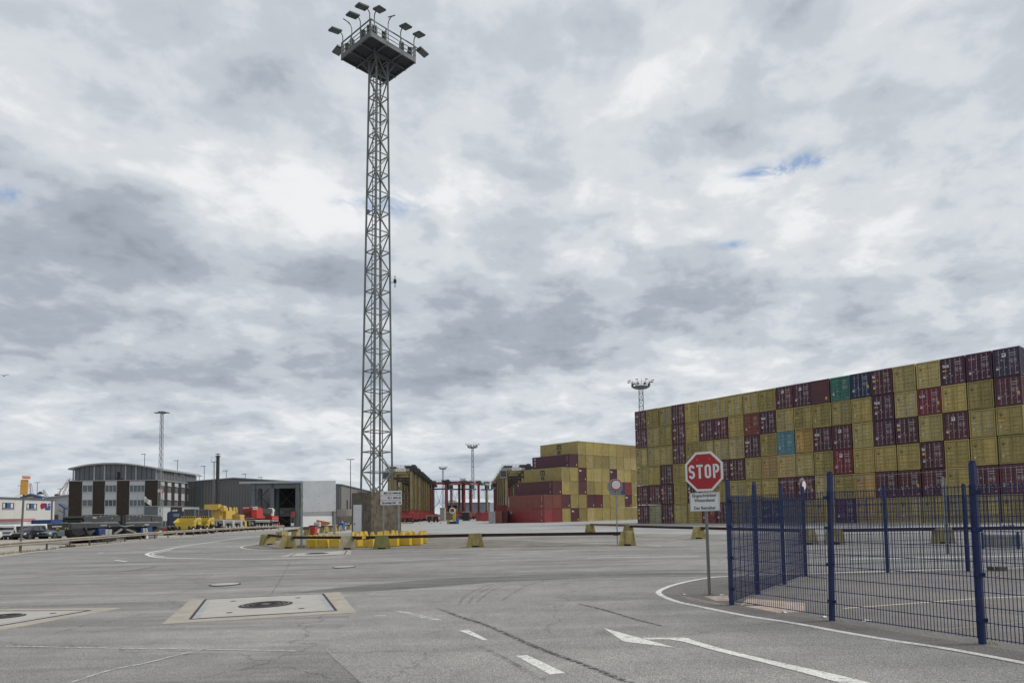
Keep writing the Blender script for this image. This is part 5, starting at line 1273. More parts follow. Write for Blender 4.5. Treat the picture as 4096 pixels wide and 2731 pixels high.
u.part('power_cabinet', rk([(1858,625),(2110,612),(2110,665),(1862,672)]), SIGNG, -.1, .1); u.part('bracket', rk([(2190,432),(2215,445),(2130,530),(2100,545),(2000,535)]), KB, -.12, 0)
(a1,b1),(a2,b2) = u.loc(rk([(1400,480),(1610,555)])); MB().beam((a1,-.1,b1),(a2,-.1,b2), .16).build('support_leg', KT, u.t)
(a1,b1),(a2,b2),(a3,b3) = u.loc(rk([(1180,385),(1360,420),(1560,385)])); MB().beam((a1,-.15,b1),(a2,-.15,b2), .1).beam((a2,-.15,b2),(a3,-.15,b3), .1).build('tie_rod', GALV, u.t)
(a1,b1),(a2,b2) = u.loc(rk([(1830,378),(1930,376)])); MB().box(a1,-.04,b1-.08,a2,-.022,b1+.08).build('badge', GREYT, u.t)
polish(u, rk([(1725,200),(1785,408),(1472,245)]))
# blue truck
TB = mat('truck_blue', (.022,.038,.095), .4, var=.1)
u = Unit('lorry', 'dark blue lorry tractor parked behind the yellow dumpers, bare rear chassis', 'lorry', VT, 663, 2146, None, 2.3)
(xc0, _), = u.loc([(745,2140)])
c_ = epart(u, 'cab', r3([(340,860),(300,470),(330,405),(760,384),(930,400),(950,430),(950,900)]), TB, xc0, xc0+2.2)
epart(u, 'cab_fairing', r3([(258,470),(290,425),(345,440),(372,700),(385,900),(225,915),(250,840)]), DARK, xc0+.3, xc0+1.6, c_)
w_ = epart(u, 'rear_window', r3([(415,470),(715,468),(718,602),(415,612)]), GLASS, xc0-.03, xc0, c_); epart(u, 'window_blind', r3([(480,488),(700,486),(702,592),(500,600)]), SIGNG, xc0-.05, xc0-.03, c_); epart(u, 'rear_window', r3([(745,470),(830,470),(830,600),(745,602)]), GLASS, xc0-.03, xc0, c_)
for px, py in r3([(420,380),(480,378),(540,374)]): (a, b), = eloc(u, [(px, py)], xc0); MB().cyl((xc0+.5,a,b-.1),(xc0+.5,a,b+.12),.1,n=8).build('roof_lamp', SIGNW, c_)
f0, f1 = u.loc(r3([(250,935),(460,935)])); 
for y0 in (.0, 1.85):
    for xx in (.55, 1.9): 
        ps = [(xx+.68*math.cos(R(a)), .55+.62*math.sin(R(a))) for a in range(0,181,20)]+[(xx+.60*math.cos(R(a)), .55+.54*math.sin(R(a))) for a in range(180,-1,-20)]; MB().prism(ps, y0, y0+.45).build('mudguard', KB, u.t)
epart(u, 'tail_bar', r3([(60,985),(245,975),(245,1050),(60,1060)]), CRED2, -.05, .02); epart(u, 'number_plate', r3([(80,1085),(180,1083),(180,1100),(80,1102)]), SIGNW, -.06, -.03)
MB().box(0,.75,.7,xc0,1.55,1.05).build('chassis', KD, u.t); 
for x in (.55,1.9,xc0+1.2):
    for y in (.02,1.9):
        o = MB().cyl((x,y,.52),(x,y+.36,.52),.52,n=20).build('wheel', RUBBER, u.t, smooth=True); MB().cyl((x,y-.03,.52),(x,y+.38,.52),.27,n=14).build('rim', GALV, o)
# dumpers
DY = mat('dumper_yellow', (.58,.42,.06), .45, var=.08, scale=1.5, dirt=.15); DYD = mat('dumper_yellow_rib', (.40,.28,.04), .5)
def dumper(lab, corner, W2, lipz, topz_, bars=7):
    """skip at the near end; x runs away from the camera along the vehicle"""
    u = Unit('site_dumper', lab, 'dumper', VD, corner, 2140, 'small yellow site dumpers', 1.7); t = u.t
    a = -.35; b = W2-.35                           # skip overhangs the chassis on both sides
    zl, zt = lipz, topz_
    sk = MB(); th = .06
    # open tub: front lip low, back high; built as outer and inner shells
    o_ = [(0,a,zl),(0,b,zl),(1.5,b,zt),(1.5,a,zt)]; lo_ = [(.35,a+.45,zl-.95),(.35,b-.45,zl-.95),(1.55,b-.35,zl-.95),(1.55,a+.35,zl-.95)]
    i_ = [(.08,a+.08,zl),(.08,b-.08,zl),(1.42,b-.08,zt),(1.42,a+.08,zt)]; li = [(.42,a+.5,zl-.85),(.42,b-.5,zl-.85),(1.45,b-.42,zl-.85),(1.45,a+.42,zl-.85)]
    sk.add(o_+lo_+i_+li, [(0,1,5,4),(1,2,6,5),(2,3,7,6),(3,0,4,7),(4,5,6,7),(8,12,13,9),(9,13,14,10),(10,14,15,11),(11,15,12,8),(12,15,14,13),(0,8,9,1),(1,9,10,2),(2,10,11,3),(3,11,8,0)])
    # side wings rising to the back
    sk.prism([(0,zl),(.1,zl+.05),(1.5,zt+.02),(1.5,zt-.12),(.1,zl-.1)], a-.06, a-.001); sk.prism([(0,zl),(.1,zl+.05),(1.5,zt+.02),(1.5,zt-.12),(.1,zl-.1)], b+.001, b+.06)
    s_ = sk.build('skip', DY, t)
    gb = MB(); y0, y1 = a+.35, b-.35
    for k in range(bars): y = y0+(y1-y0)*k/(bars-1); gb.box(1.52,y-.05,zt-.25,1.6,y+.05,zt+.30)
    gb.box(1.521,y0,zt+.24,1.599,y1,zt+.301); gb.build('load_guard', DYD, s_)
    lp = MB(); lp.box(.2,a+.5,zl-.9,.34,a+.75,zl-.55).box(.2,b-.75,zl-.9,.34,b-.5,zl-.55); lp.build('tipping_bracket', DARK, s_)
    cz0, cz1 = zt-.1, zt+1.25
    c_ = MB().box(1.75,.15,cz0,3.1,1.5,cz1-.1, .06,.06).build('cab', GLASS, t); fr = MB()
    for x in (1.78,2.9,3.08):
        for y in (.16,1.49): fr.beam((x,y,cz0),(x,y,cz1-.08), .08)
    fr.box(1.7,.1,cz1-.1,3.15,1.55,cz1); fr.build('cab_frame', mat('dumper_cab_grey',(.20,.21,.20),.5), c_)
    MB().box(2.3,.6,cz0+.1,2.6,1.1,cz0+.7).build('seat', KD, c_)
    e_ = MB().bbox(2.9,.08,zl-.35,4.0,1.62,zt+.05,.1).build('engine_cover', DY, t); MB().box(3.2,.05,zl,3.75,.079,zt-.2).build('vent', DYD, e_)
    MB().prism([(3.0,zl-.36),(4.25,zl-.36),(4.05,zl-1.0),(3.3,zl-1.0)], .12, 1.58).build('tail_weight', KT, t); MB().box(.6,.5,.55,3.4,1.2,.95).build('frame', KD, t)
    for x in (.85,3.35):
        for y in (-.05,1.35):
            o = MB().cyl((x,y,.6),(x,y+.42,.6), .6, n=22).build('wheel', RUBBER, t, smooth=True); MB().cyl((x,y-.02,.6),(x,y+.44,.6), .28, n=14).build('rim', SIGNW, o); tr = MB()
            for k in range(14): q = k*2*math.pi/14; tr.beam((x+.55*math.cos(q),y,.6+.55*math.sin(q)),(x+.62*math.cos(q+.12),y+.21,.6+.62*math.sin(q+.12)), .07).beam((x+.62*math.cos(q+.12),y+.21,.6+.62*math.sin(q+.12)),(x+.55*math.cos(q),y+.42,.6+.55*math.sin(q)), .07)
            tr.build('tyre_lugs', RUBBER, o)
    return u
lz = VD(767, 2087)[1]; tz = VD(767, 2074)[1]
dumper('yellow site dumper in front of the blue lorry, empty skip facing the camera', 762, 2.45, lz, tz+.1); dumper('yellow site dumper between the first dumper and the yellow crane', 818, 2.45, lz, tz+.1)
# yellow mobile crane
MY = mat('crane_yellow', (.55,.37,.07), .45, var=.08, scale=1, dirt=.12); MYD = mat('crane_yellow_deep', (.42,.27,.05), .5, var=.1); ML = mat('crane_light_grey', (.42,.41,.40), .5, var=.08)
BXB = mat('box_beige',(.36,.34,.26),.7)
u = Unit('mobile_crane', 'yellow five-axle mobile crane with folded telescopic boom', 'mobile crane', VC, 889, 2139, 'mobile cranes parked along the rail', 2.6)
epart(u, 'counterweight', r3([(1600,175),(1620,150),(2110,143),(2118,300),(2030,352),(1650,352),(1600,312)]), MY, -.6, .7); epart(u, 'turntable_frame', r3([(1740,352),(2140,352),(2155,690),(1900,690),(1900,560),(1770,430)]), MYD, .0, 1.6)
(xc_, _), = u.loc(r4([(388,500)])); epart(u, 'cabinet_end', r4([(158,382),(388,388),(386,684),(150,686)]), MYD, xc_-.01, xc_+.6, dx=xc_)
u.part('cabinet', r4([(389,388),(602,404),(606,680),(387,686)]), MY, -.05, .9)
bo = u.part('boom', r4([(300,215),(420,205),(900,262),(955,290),(975,345),(955,455),(900,500),(780,545),(700,605),(620,612),(600,420),(300,372)]), MY, .8, 1.8)
epart(u, 'boom_foot', r4([(190,250),(225,190),(300,200),(330,240),(330,372),(250,372)]), MY, u.loc(r4([(300,300)]))[0][0]-.3, u.loc(r4([(300,300)]))[0][0]+.8, bo)
u.part('boom_head', r4([(905,262),(960,250),(985,300),(985,440),(945,500),(930,400)]), MYD, .7, 1.9, bo)
for a in (510, 670, 820): u.part('boom_strap', r4([(a-45,212+(a-510)*.1),(a,205+(a-510)*.11),(a+14,208+(a-510)*.11),(a+14,370),(a-2,370),(a-4,250+(a-510)*.1)]), DARK, .72, .8, bo)
u.part('deck', r4([(262,708),(1068,722),(1078,762),(262,748)]), ML, -.02, 2.6); MB().box(.05,.3,.7,u.loc(r4([(1080,900)]))[0][0],2.3,1.25).build('chassis', KD, u.t)
epart(u, 'rear_deck', r3([(1860,690),(2255,690),(2255,745),(1860,745)]), ML, -.03, .4)
for q in ([(268,750),(392,752),(368,968),(285,968)], [(608,752),(702,755),(682,975),(622,975)], [(905,758),(980,762),(972,968),(915,968)]): u.part('outrigger', r4(q), ML, -.08, .4)
u.part('skirt', r4([(400,752),(606,754),(606,830),(400,828)]), SIGNG, -.03, .3); u.part('skirt', r4([(704,756),(903,758),(900,828),(704,828)]), SIGNG, -.03, .3)
f_ = u.part('driver_cab', r4([(905,530),(925,518),(1045,520),(1085,560),(1105,640),(1150,820),(1150,965),(1085,965),(1078,715),(915,712)]), MY, 0, 2.5); u.part('cab_window', r4([(1050,560),(1078,570),(1108,660),(1112,740),(1085,720),(1062,640)]), GLASS, -.03, 0, f_)
h_ = epart(u, 'hazard_panel', r3([(2085,750),(2250,748),(2255,920),(2090,925)]), KD, -.02, .3)
for k in range(3): epart(u, 'stripe', r3([(2150+k*45-60,752),(2175+k*45-60,752),(2250+k*30-60,835),(2225+k*30-60,838)]), ML, -.045, -.021, h_)
epart(u, 'outrigger_box', r3([(1925,752),(1985,750),(1985,925),(1930,930)]), BXB, -.05, .3); epart(u, 'outrigger_box', r3([(2010,750),(2070,750),(2070,925),(2012,928)]), BXB, -.05, .3)
(a1,b1),(a2,b2) = u.loc(r4([(345,740),(345,985)])); ld = MB()
for dx in (-.12,.12): ld.beam((a1+dx,-.12,b1),(a1+dx,-.12,b2), .04)
for k in range(6): ld.beam((a1-.12,-.12,b2+(b1-b2)*k/6),(a1+.12,-.12,b2+(b1-b2)*k/6), .03)
ld.build('ladder', GALV, u.t)
u.wheels(r4([(415,1000),(540,1000),(730,1000),(845,1000),(1020,1000)]), .66, .45, rimc=mat('rim_beige',(.30,.29,.22),.5))
# red mobile crane
RR = mat('crane_red', (.50,.035,.025), .4, var=.08, scale=1, dirt=.08); RRD = mat('crane_red_deep', (.27,.018,.022), .45, var=.15)
u = Unit('mobile_crane', 'red eight-axle mobile crane with dark boom before the open shed', 'mobile crane', VC, 1022, 2125, 'mobile cranes parked along the rail', 2.6)
(xb0, _), = u.loc(r4([(1532,500)]))
epart(u, 'counterweight', r4([(1345,262),(1530,255),(1530,655),(1350,640)]), RR, xb0-.4, xb0+.05, dx=xb0); u.part('body', r4([(1532,255),(1690,262),(1712,300),(1732,450),(1722,652),(1532,655)]), RR, 0, 1.0)
epart(u, 'winch_frame', r4([(985,262),(1020,232),(1250,232),(1345,262),(1350,640),(1160,622),(1105,570),(1080,520),(1020,500),(990,400)]), RRD, xb0-.2, xb0+.9, dx=xb0)
epart(u, 'winch', r4([(1020,260),(1230,250),(1250,290),(1030,305)]), ML, xb0-.3, xb0-.201, dx=xb0); lp_ = epart(u, 'logo_panel', r4([(1392,238),(1565,222),(1562,340),(1402,342)]), SIGNW, xb0-.46, xb0-.41, dx=xb0)
epart(u, 'logo_mark', r4([(1420,280),(1545,276),(1545,296),(1420,300)]), SIGNG, xb0-.48, xb0-.461, lp_, dx=xb0)
ee = eloc(u, r4([(1040,440),(1290,400)]), xb0); hz = MB()
for k in range(5): y = ee[0][0]+(ee[1][0]-ee[0][0])*k/4; z = ee[0][1]; hz.tube([(xb0-.25,y,z+.2),(xb0-.3,y-.1,z-.2),(xb0-.25,y-.2,z-.7)], .05, 6)
hz.build('hoses', DARK, u.t)
u.part('boom', r4([(1700,272),(2190,300),(2215,330),(2210,440),(2190,505),(1730,420)]), KB, .8, 1.8); u.part('boom_cradle', r4([(1740,430),(2190,505),(2180,560),(1990,700),(1740,690)]), KD, .8, 1.8); u.part('hook_block', r4([(2190,290),(2215,278),(2240,300),(2282,360),(2262,400),(2245,560),(2200,560),(2215,440)]), SIGNW, .6, 1.4)
u.part('motor', r4([(1718,545),(1780,525),(1805,570),(1862,600),(1830,640),(1718,645)]), RR, .2, .8); bx_ = u.part('front_box', r4([(2055,560),(2278,570),(2292,722),(2060,722)]), RR, -.05, 2.4); u.part('seam', r4([(2055,645),(2285,648),(2285,656),(2055,654)]), ML, -.07, -.052, bx_)
u.part('deck', r4([(1450,704),(1990,715),(1990,748),(1455,742)]), ML, -.04, 2.6); u.part('deck', r4([(2040,722),(2290,730),(2290,758),(2042,752)]), ML, -.04, 2.6)
u.part('skirt', r4([(1470,750),(1990,754),(1990,800),(1470,795)]), SIGNG, -.02, .3); MB().box(.05,.3,.7,u.loc(r4([(2330,900)]))[0][0],2.3,1.25).build('chassis', KD, u.t)
c_ = epart(u, 'rear_cabinet', r4([(1150,662),(1425,655),(1432,905),(1155,930)]), KD, -.05, .6); ee = eloc(u, r4([(1150,662),(1425,655)]), 0); MB().beam((-.08,ee[0][0],ee[0][1]),(-.08,ee[1][0],ee[1][1]), .08).build('cab_edge', ML, c_)
epart(u, 'hazard_panel', r4([(1320,770),(1390,810),(1390,895),(1320,860)]), ML, -.08, -.051, c_); epart(u, 'cab_box', r4([(1215,745),(1285,742),(1290,905),(1225,908)]), BXB, -.08, -.051, c_); u.part('tail_post', r4([(2300,800),(2330,800),(2338,990),(2300,990)]), RR, -.06, .3)
u.wheels(r4([(k, 1000) for k in (1520,1612,1755,1845,1938,2090,2170,2250)]), .62, .45, rimc=mat('rim_pale',(.30,.30,.29),.5))
# ------------------------------------------------------------------ cars and vans
def wheel4(t, xs, hw, r, rim=None):
    for x in xs:
        for sy in (-1, 1):
            w = MB().cyl((x,sy*hw,r),(x,sy*(hw-.22),r), r, n=24).build('wheel', RUBBER, t, smooth=True)
            MB().cyl((x,sy*(hw+.01),r),(x,sy*(hw-.02),r), r*.66, n=20).build('rim', rim or GALV, w)
            sp = MB()
            for k in range(5): a = k*2*math.pi/5; sp.beam((x,sy*(hw+.015),r),(x+math.cos(a)*r*.6,sy*(hw+.015),r+math.sin(a)*r*.6), r*.17,.02)
            sp.build('spokes', SIGNG, w)
def loft(mb, secs):
    """secs: list of (x, half_w_low, half_w_high, z0, z1, chamfer) cross-sections joined"""
    vs = []; n = 8
    for (x, wl_, wh_, z0, z1, c) in secs:
        vs += [(x,-wl_+c,z0),(x,-wl_,z0+c),(x,-wh_,z1-c),(x,-wh_+c*1.6,z1),(x,wh_-c*1.6,z1),(x,wh_,z1-c),(x,wl_,z0+c),(x,wl_-c,z0)]
    fs = []
    for i in range(len(secs)-1):
        for j in range(n): fs.append((i*n+j, i*n+(j+1)%n, (i+1)*n+(j+1)%n, (i+1)*n+j))
    fs += [tuple(range(n)), tuple(range((len(secs)-1)*n, len(secs)*n))]
    return mb.add(vs, fs)
def car(label, px, Z, rz, paint, open_top=False):
    t = thing('parked_car', label, 'car', (colX(px,Z), Z, 0), rz, None)
    b = loft(MB(), [(-2.3,.78,.72,.45,.92,.1),(-2.1,.9,.86,.25,1.06,.12),(-1.2,.93,.88,.22,1.04,.1),(1.0,.93,.88,.22,1.0,.1),(1.9,.92,.82,.24,.86,.12),(2.25,.84,.70,.35,.72,.12)]).build('body', paint, t, smooth=True)
    ar = MB()
    for x in (-1.4,1.4):
        for sy in (-1,1): ar.cyl((x,sy*.94,.36),(x,sy*.70,.36), .42, n=20)
    ar.build('wheel_arch', BLACKIN, t)
    if not open_top:
        loft(MB(), [(-2.0,.84,.62,.98,1.15,.05),(-1.6,.85,.62,.98,1.60,.06),(-.3,.86,.66,.98,1.68,.06),(.35,.85,.64,.98,1.58,.06),(1.15,.82,.66,.96,1.04,.03)]).build('windows', GLASS, t, smooth=True)
        loft(MB(), [(-1.75,.64,.56,1.57,1.63,.02),(-.3,.68,.60,1.64,1.71,.02),(.35,.66,.58,1.55,1.61,.02)]).build('roof', paint, t, smooth=True)
        p = MB()
        for sy in (-1,1):
            for (xa__, xb__) in ((-.42,-.38),(.42,1.18),(-1.35,-1.5)): p.beam((xa__ if xa__ != .42 else 1.12,sy*.86,1.0),(xb__ if xa__ != .42 else .38,sy*.675,1.58), .06)
        p.build('pillars', paint, t)
    else:
        loft(MB(), [(.5,.8,.66,1.0,1.34,.03),(1.1,.80,.70,.96,1.02,.02)]).build('windscreen', GLASS, t)
        for y in (-.38,.38):
            MB().bbox(-.5,y-.24,.8,-.25,y+.24,1.25,.05).build('seat', DARK, t); 
        loft(MB(), [(-1.9,.8,.7,.98,1.10,.04),(-.9,.82,.7,.98,1.22,.04)]).build('folded_roof', DARK, t)
    for sy in (-1,1):
        MB().prism([(1.95,.66),(2.24,.60),(2.22,.70),(1.9,.80)], sy*.82-.05, sy*.82+.05).build('headlight', SIGNW, t)
        MB().box(-2.26,sy*.72-.12,.74,-2.14,sy*.72+.12,.90).build('tail_light', CRED, t)
        MB().bbox(.72,sy*.98-.09,1.0,.92,sy*.98+.09,1.14,.02).build('mirror', paint, t); MB().box(2.24,sy*.2-.15,.5,2.275,sy*.2+.15,.74).build('grille', DARK, t)
    wheel4(t, (-1.4,1.4), .92, .36); return t
VW = mat('van_white', (.68,.69,.69), .35, var=.04, dirt=.1, dirtcol=(.4,.4,.38)); CBK = mat('car_black', (.014,.014,.018), .2, spec=.7, var=.05); CGN = mat('car_grey_green', (.085,.115,.11), .25, var=.05, spec=.6)
vd = Vector((-.40,.917)).normalized(); va_ = math.atan2(vd.y, vd.x)
def van(label, px, Z):
    t = thing('parked_van', label, 'van', (colX(px,Z), Z, 0), va_, 'white vans in the car park'); t.scale = (.95,.95,.95)
    loft(MB(), [(-2.5,.88,.80,.38,1.86,.08),(-2.42,.93,.86,.30,1.96,.10),(.9,.93,.86,.30,1.98,.10),(1.5,.93,.80,.30,1.55,.10),(2.3,.92,.80,.30,1.05,.10),(2.55,.84,.74,.40,.85,.1)]).build('body', VW, t, smooth=True)
    MB().prism([(-2.5,1.28),(-2.52,1.28),(-2.49,1.76),(-2.47,1.76)], -.72, .72).build('rear_window', GLASS, t)
    for sy in (-1,1):
        MB().box(-2.2,min(sy*.905,sy*.93),1.22,-.55,max(sy*.905,sy*.93),1.72).build('side_window', GLASS, t); MB().box(-.45,min(sy*.905,sy*.93),1.22,.75,max(sy*.905,sy*.93),1.72).build('side_window', GLASS, t)
        MB().box(-2.54,sy*.82-.07,.82,-2.46,sy*.82+.07,1.2).build('tail_light', CRED, t)
    MB().box(-2.56,-.9,.32,-2.44,.9,.56).build('bumper', DARK, t); MB().box(-2.56,-.42,.84,-2.53,.42,1.0).build('number_plate', KBLU, t)
    MB().add([(1.52,-.70,1.56),(1.52,.70,1.56),(2.27,.74,1.09),(2.27,-.74,1.09),(1.54,-.70,1.58),(1.54,.70,1.58),(2.29,.74,1.11),(2.29,-.74,1.11)], [(0,1,2,3),(4,7,6,5),(0,4,5,1),(2,6,7,3)]).build('windscreen', GLASS, t)
    wheel4(t, (-1.55,1.55), .92, .34); return t
v0 = van('white van seen from behind, left of the black car', 54, 88)
dup(v0, (colX(-26,86),86), va_, 'white van cut off by the left picture edge'); dup(v0, (colX(120,97),97), va_, 'white van whose roof shows over the black car'); dup(v0, (colX(178,103),103), va_, 'white van behind the grey-green open car')
dup(v0, (colX(88,104),104), va_, 'white van in the second row, between two others')
car('black estate car with front turned left, right of the orange box pole', 122, 86.0, -math.pi/2+.05, CBK); car('grey-green open-top car behind the black car', 226, 88, -math.pi/2-.02, CGN, True)
car('small white car cut off by the left picture edge beside the vans', -100, 80, va_+math.pi/2, VW)
# ------------------------------------------------------------------ buildings
def corr_wall(mb, p0, p1, z0, ztop, step=1.0, d=.09, w=.5):
    """vertical ribs along a wall from p0 to p1 (local xy), outward = right of direction"""
    a = Vector(p0); b = Vector(p1); dr = (b-a); L_ = dr.length; dr.normalize(); n_ = Vector((dr.y,-dr.x)); k = int(L_/step)
    for i in range(k):
        c = a+dr*(i+.5)*L_/k; z1 = ztop((i+.5)/k) if callable(ztop) else ztop
        e = dr*w*.5; q0 = c-e; q1 = c+e; o_ = n_*d
        mb.add([(q0.x,q0.y,z0),(q1.x,q1.y,z0),(q1.x+o_.x-dr.x*.12,q1.y+o_.y-dr.y*.12,z0),(q0.x+o_.x+dr.x*.12,q0.y+o_.y+dr.y*.12,z0),(q0.x,q0.y,z1),(q1.x,q1.y,z1),(q1.x+o_.x-dr.x*.12,q1.y+o_.y-dr.y*.12,z1),(q0.x+o_.x+dr.x*.12,q0.y+o_.y+dr.y*.12,z1)], [(0,3,2,1),(4,5,6,7),(0,1,5,4),(1,2,6,5),(2,3,7,6),(3,0,4,7)])
BRICK = mat('brown_brick', (.032,.023,.018), .85, var=.2, scale=1.2, grain=.25, gscale=5); PANEL = mat('white_panel', (.46,.475,.50), .7, var=.05, scale=.5, dirt=.2, dirtcol=(.28,.29,.30), streak=True)
FRAME = mat('window_frame', (.38,.40,.42), .6); WG = mat('window_glass', (.075,.095,.105), .15, var=.35, scale=.25, spec=.8); UGL = mat('attic_glazing', (.095,.105,.125), .35, var=.25, scale=.3); ROOFE = mat('roof_edge', (.30,.31,.31), .7); MULL = mat('mullion', (.33,.34,.35), .6)
Cn = (colX(627,164), 164.0); FP = Plane(Cn, DF); SP = Plane(Cn, DL)
t = thing('office_building', 'brown brick office block with white window panels and a curved roof', 'building', (*Cn, 0), A_F)
u = Unit.__new__(Unit); u.pl = FP; u.s0 = 0; u.w = 0; u.t = t
def FX(l): return u.loc(l)
sL = FX(r1([(590,800)]))[0][0]
side_len = (Vector(SP.at(SP(*r1([(1690,800)])[0])[0]))-Vector(Cn)).length
SPa = A_L-A_F-math.pi/2         # small angle between DL and the local +y axis (zero: grid is square)
zb_ = FX(r1([(1000,688)]))[0][1]
MB().box(sL,.0,0,0,side_len,zb_).build('core', BRICK, t)
cols = [(590,703,'b'),(703,795,'w'),(795,897,'b'),(897,1000,'w'),(1000,1107,'b'),(1107,1240,'w'),(1240,1340,'b')]
for a, b, k in cols:
    x0 = FX(r1([(a,800)]))[0][0]; x1 = FX(r1([(b,800)]))[0][0]
    if k == 'b': MB().box(x0,-.12,0,x1,-.002,zb_-.02).build('brick_pier', BRICK, t)
    else:
        lv = [FX(r1([((a+b)/2,v)]))[0][1] for v in (690,725,785,850,907,975)]
        for z1, z0 in ((lv[0],lv[1]),(lv[2],lv[3]),(lv[4],lv[5])): MB().box(x0+.01,-.06,z0,x1-.01,-.002,z1-.02).build('white_panel', PANEL, t)
        rows_ = [(lv[1],lv[2]),(lv[3],lv[4]),(lv[5],lv[5]-(lv[3]-lv[4]))]
        npn = 3 if a != 703 else 2
        if a == 1107: npn = 4
        for z1, z0 in rows_:
            w_ = MB().box(x0+.02,-.03,z0,x1-.02,-.003,z1).build('window', WG, t); fr = MB()
            for k2 in range(npn+1): xx = x0+.06+(x1-x0-.12)*k2/npn; fr.box(xx-.05,-.09,z0,xx+.05,-.031,z1)
            fr.box(x0+.02,-.093,z1-.09,x1-.02,-.0315,z1).box(x0+.02,-.093,z0,x1-.02,-.0315,z0+.09); fr.build('frame', FRAME, w_)
            MB().box(x0,-.15,z0-.1,x1,-.005,z0-.01).build('sill', FRAME, w_)
        MB().box(x0+.01,-.06,0,x1-.01,-.002,rows_[2][1]-.1).build('white_panel', PANEL, t)
# attic storey with curved roof
arc_ = [(592,588),(620,580),(700,563),(760,552),(830,545),(900,540),(1000,539),(1100,545),(1200,557),(1300,574),(1372,590)]
ar = FX(r1(arc_)); x0 = FX(r1([(635,600)]))[0][0]; x1 = FX(r1([(1338,600)]))[0][0]
ins = [(max(x0, min(x1, a)), b-.25) for a, b in ar]
poly = [(x0, zb_+.02)]+[(a, b) for a, b in ins if x0 <= a <= x1]+[(x1, zb_+.02)]
MB().prism(poly, .25, side_len).build('attic_glazing', UGL, t)
mu = MB(); thin = MB()
def topz(x):
    for (a, b), (c, d) in zip(ar, ar[1:]):
        if a <= x <= c: return b+(d-b)*(x-a)/(c-a)-.3
    return ar[-1][1]-.3
for uu in (625,805,893,1073,1162,1335): xx = FX(r1([(uu,620)]))[0][0]; MB().box(xx-.14,.05,zb_,xx+.14,.249,topz(max(min(xx,x1),x0))).build('mullion', MULL, t)
for uu in (678,716,758,850,942,985,1030,1118,1208,1250,1292): xx = FX(r1([(uu,620)]))[0][0]; MB().box(xx-.045,.2,zb_,xx+.045,.2495,topz(xx)).build('glazing_bar', DARK, t)
MB().box(sL-.05,-.16,zb_-.02,.1,.24,zb_+.16).build('storey_ledge', ROOFE, t)
rf = [(a, b+.12) for a, b in ar]+[(a, b-.22) for a, b in ar[::-1]]; MB().prism(rf, -.55, side_len+.5).build('roof', ROOFE, t)
for uu, vv in ((1012,640),): (a, b), = FX(r1([(uu,vv)])); MB().box(a-.3,.15,b-1.1,a+.25,.2,b+.8).build('broken_pane', BLACKIN, t); MB().box(a-.6,.16,zb_+.15,a+.9,.21,zb_+.6).build('broken_pane', DARK, t)
# long side of the office block, surveyed in its own plane; local frame of t: x=-? side runs along local +y at x=0
def SX(l): return [(SP(px, py)[0], SP(px, py)[1]) for px, py in l]
za = SX(r1([(1400,612)]))[0][1]; zl0, zl1 = zb_+.15, topz(x1)+.05
lou = MB(); nb = 26
for i in range(nb): y = .5+(side_len-1)*i/nb; lou.box(x1+.001,y,zl0,x1+.22,y+.16,zl1)
lou.build('louvre_fins', MULL, t)
for i in (10,11,14,15,16): y = .5+(side_len-1)*i/nb; MB().box(x1+.02,y+.2,zl0+1.6,x1+.12,y+1.1,zl1).build('blind', PANEL, t)
MB().box(x1-.1,.2,zl0-.2,.14,side_len,zl0).build('side_ledge', ROOFE, t)
lvS = {}
zw = [SX(r1([(1385,v)]))[0][1] for v in (697,730,787,850,905)]
for uu in (1385,1445,1505,1562,1615,1666):
    y = SX(r1([(uu,800)]))[0][0]; w2 = 1.0
    for z1, z0 in ((zw[0],zw[1]),(zw[2],zw[3])): MB().box(.002,y-w2,z0,.12,y+w2,z1-.02).build('white_panel', PANEL, t)
    for z1, z0 in ((zw[1],zw[2]),(zw[3],zw[4])):
        w_ = MB().box(.002,y-w2+.2,z0,.05,y+w2-.2,z1-.05).build('window', WG, t); fr = MB()
        for k2 in (0,.5,1): yy = y-w2+.25+(2*w2-.5)*k2; fr.box(.051,yy-.05,z0,.10,yy+.05,z1-.05)
        fr.build('frame', FRAME, w_); MB().box(.003,y-w2-.05,z1-.04,.26,y+w2+.05,z1+.08).build('sill', FRAME, w_)
# low annex in front of the side
AP = Plane(Vector(Cn)+Vector(DF)*3.0, DL)
aa = [AP(*q) for q in r1([(1352,908),(1455,908),(1555,908),(1722,908),(1722,975)])]
t2 = thing('annex', 'low flat annex with white and brown wall panels right of the office block', 'building', (*AP.at(0), 0), A_L)
zt_ = aa[0][1]; MB().box(aa[0][0],.0,0,aa[3][0],2.8,zt_).build('wall', WG, t2)
for i, m_ in ((0,PANEL),(1,BRICK),(2,PANEL)): MB().box(aa[i][0],-.1,zt_-3.4,aa[i+1][0]-.02,-.002,zt_-.02).build('fascia_panel', m_, t2)
for k in range(14): xx = aa[0][0]+(aa[3][0]-aa[0][0])*k/13; MB().box(xx-.06,-.08,0,xx+.06,-.003,zt_-3.42).build('window_frame', FRAME, t2)
MB().box(aa[0][0]-.2,-.2,zt_,aa[3][0]+.2,3.0,zt_+.15).build('roof', ROOFE, t2)
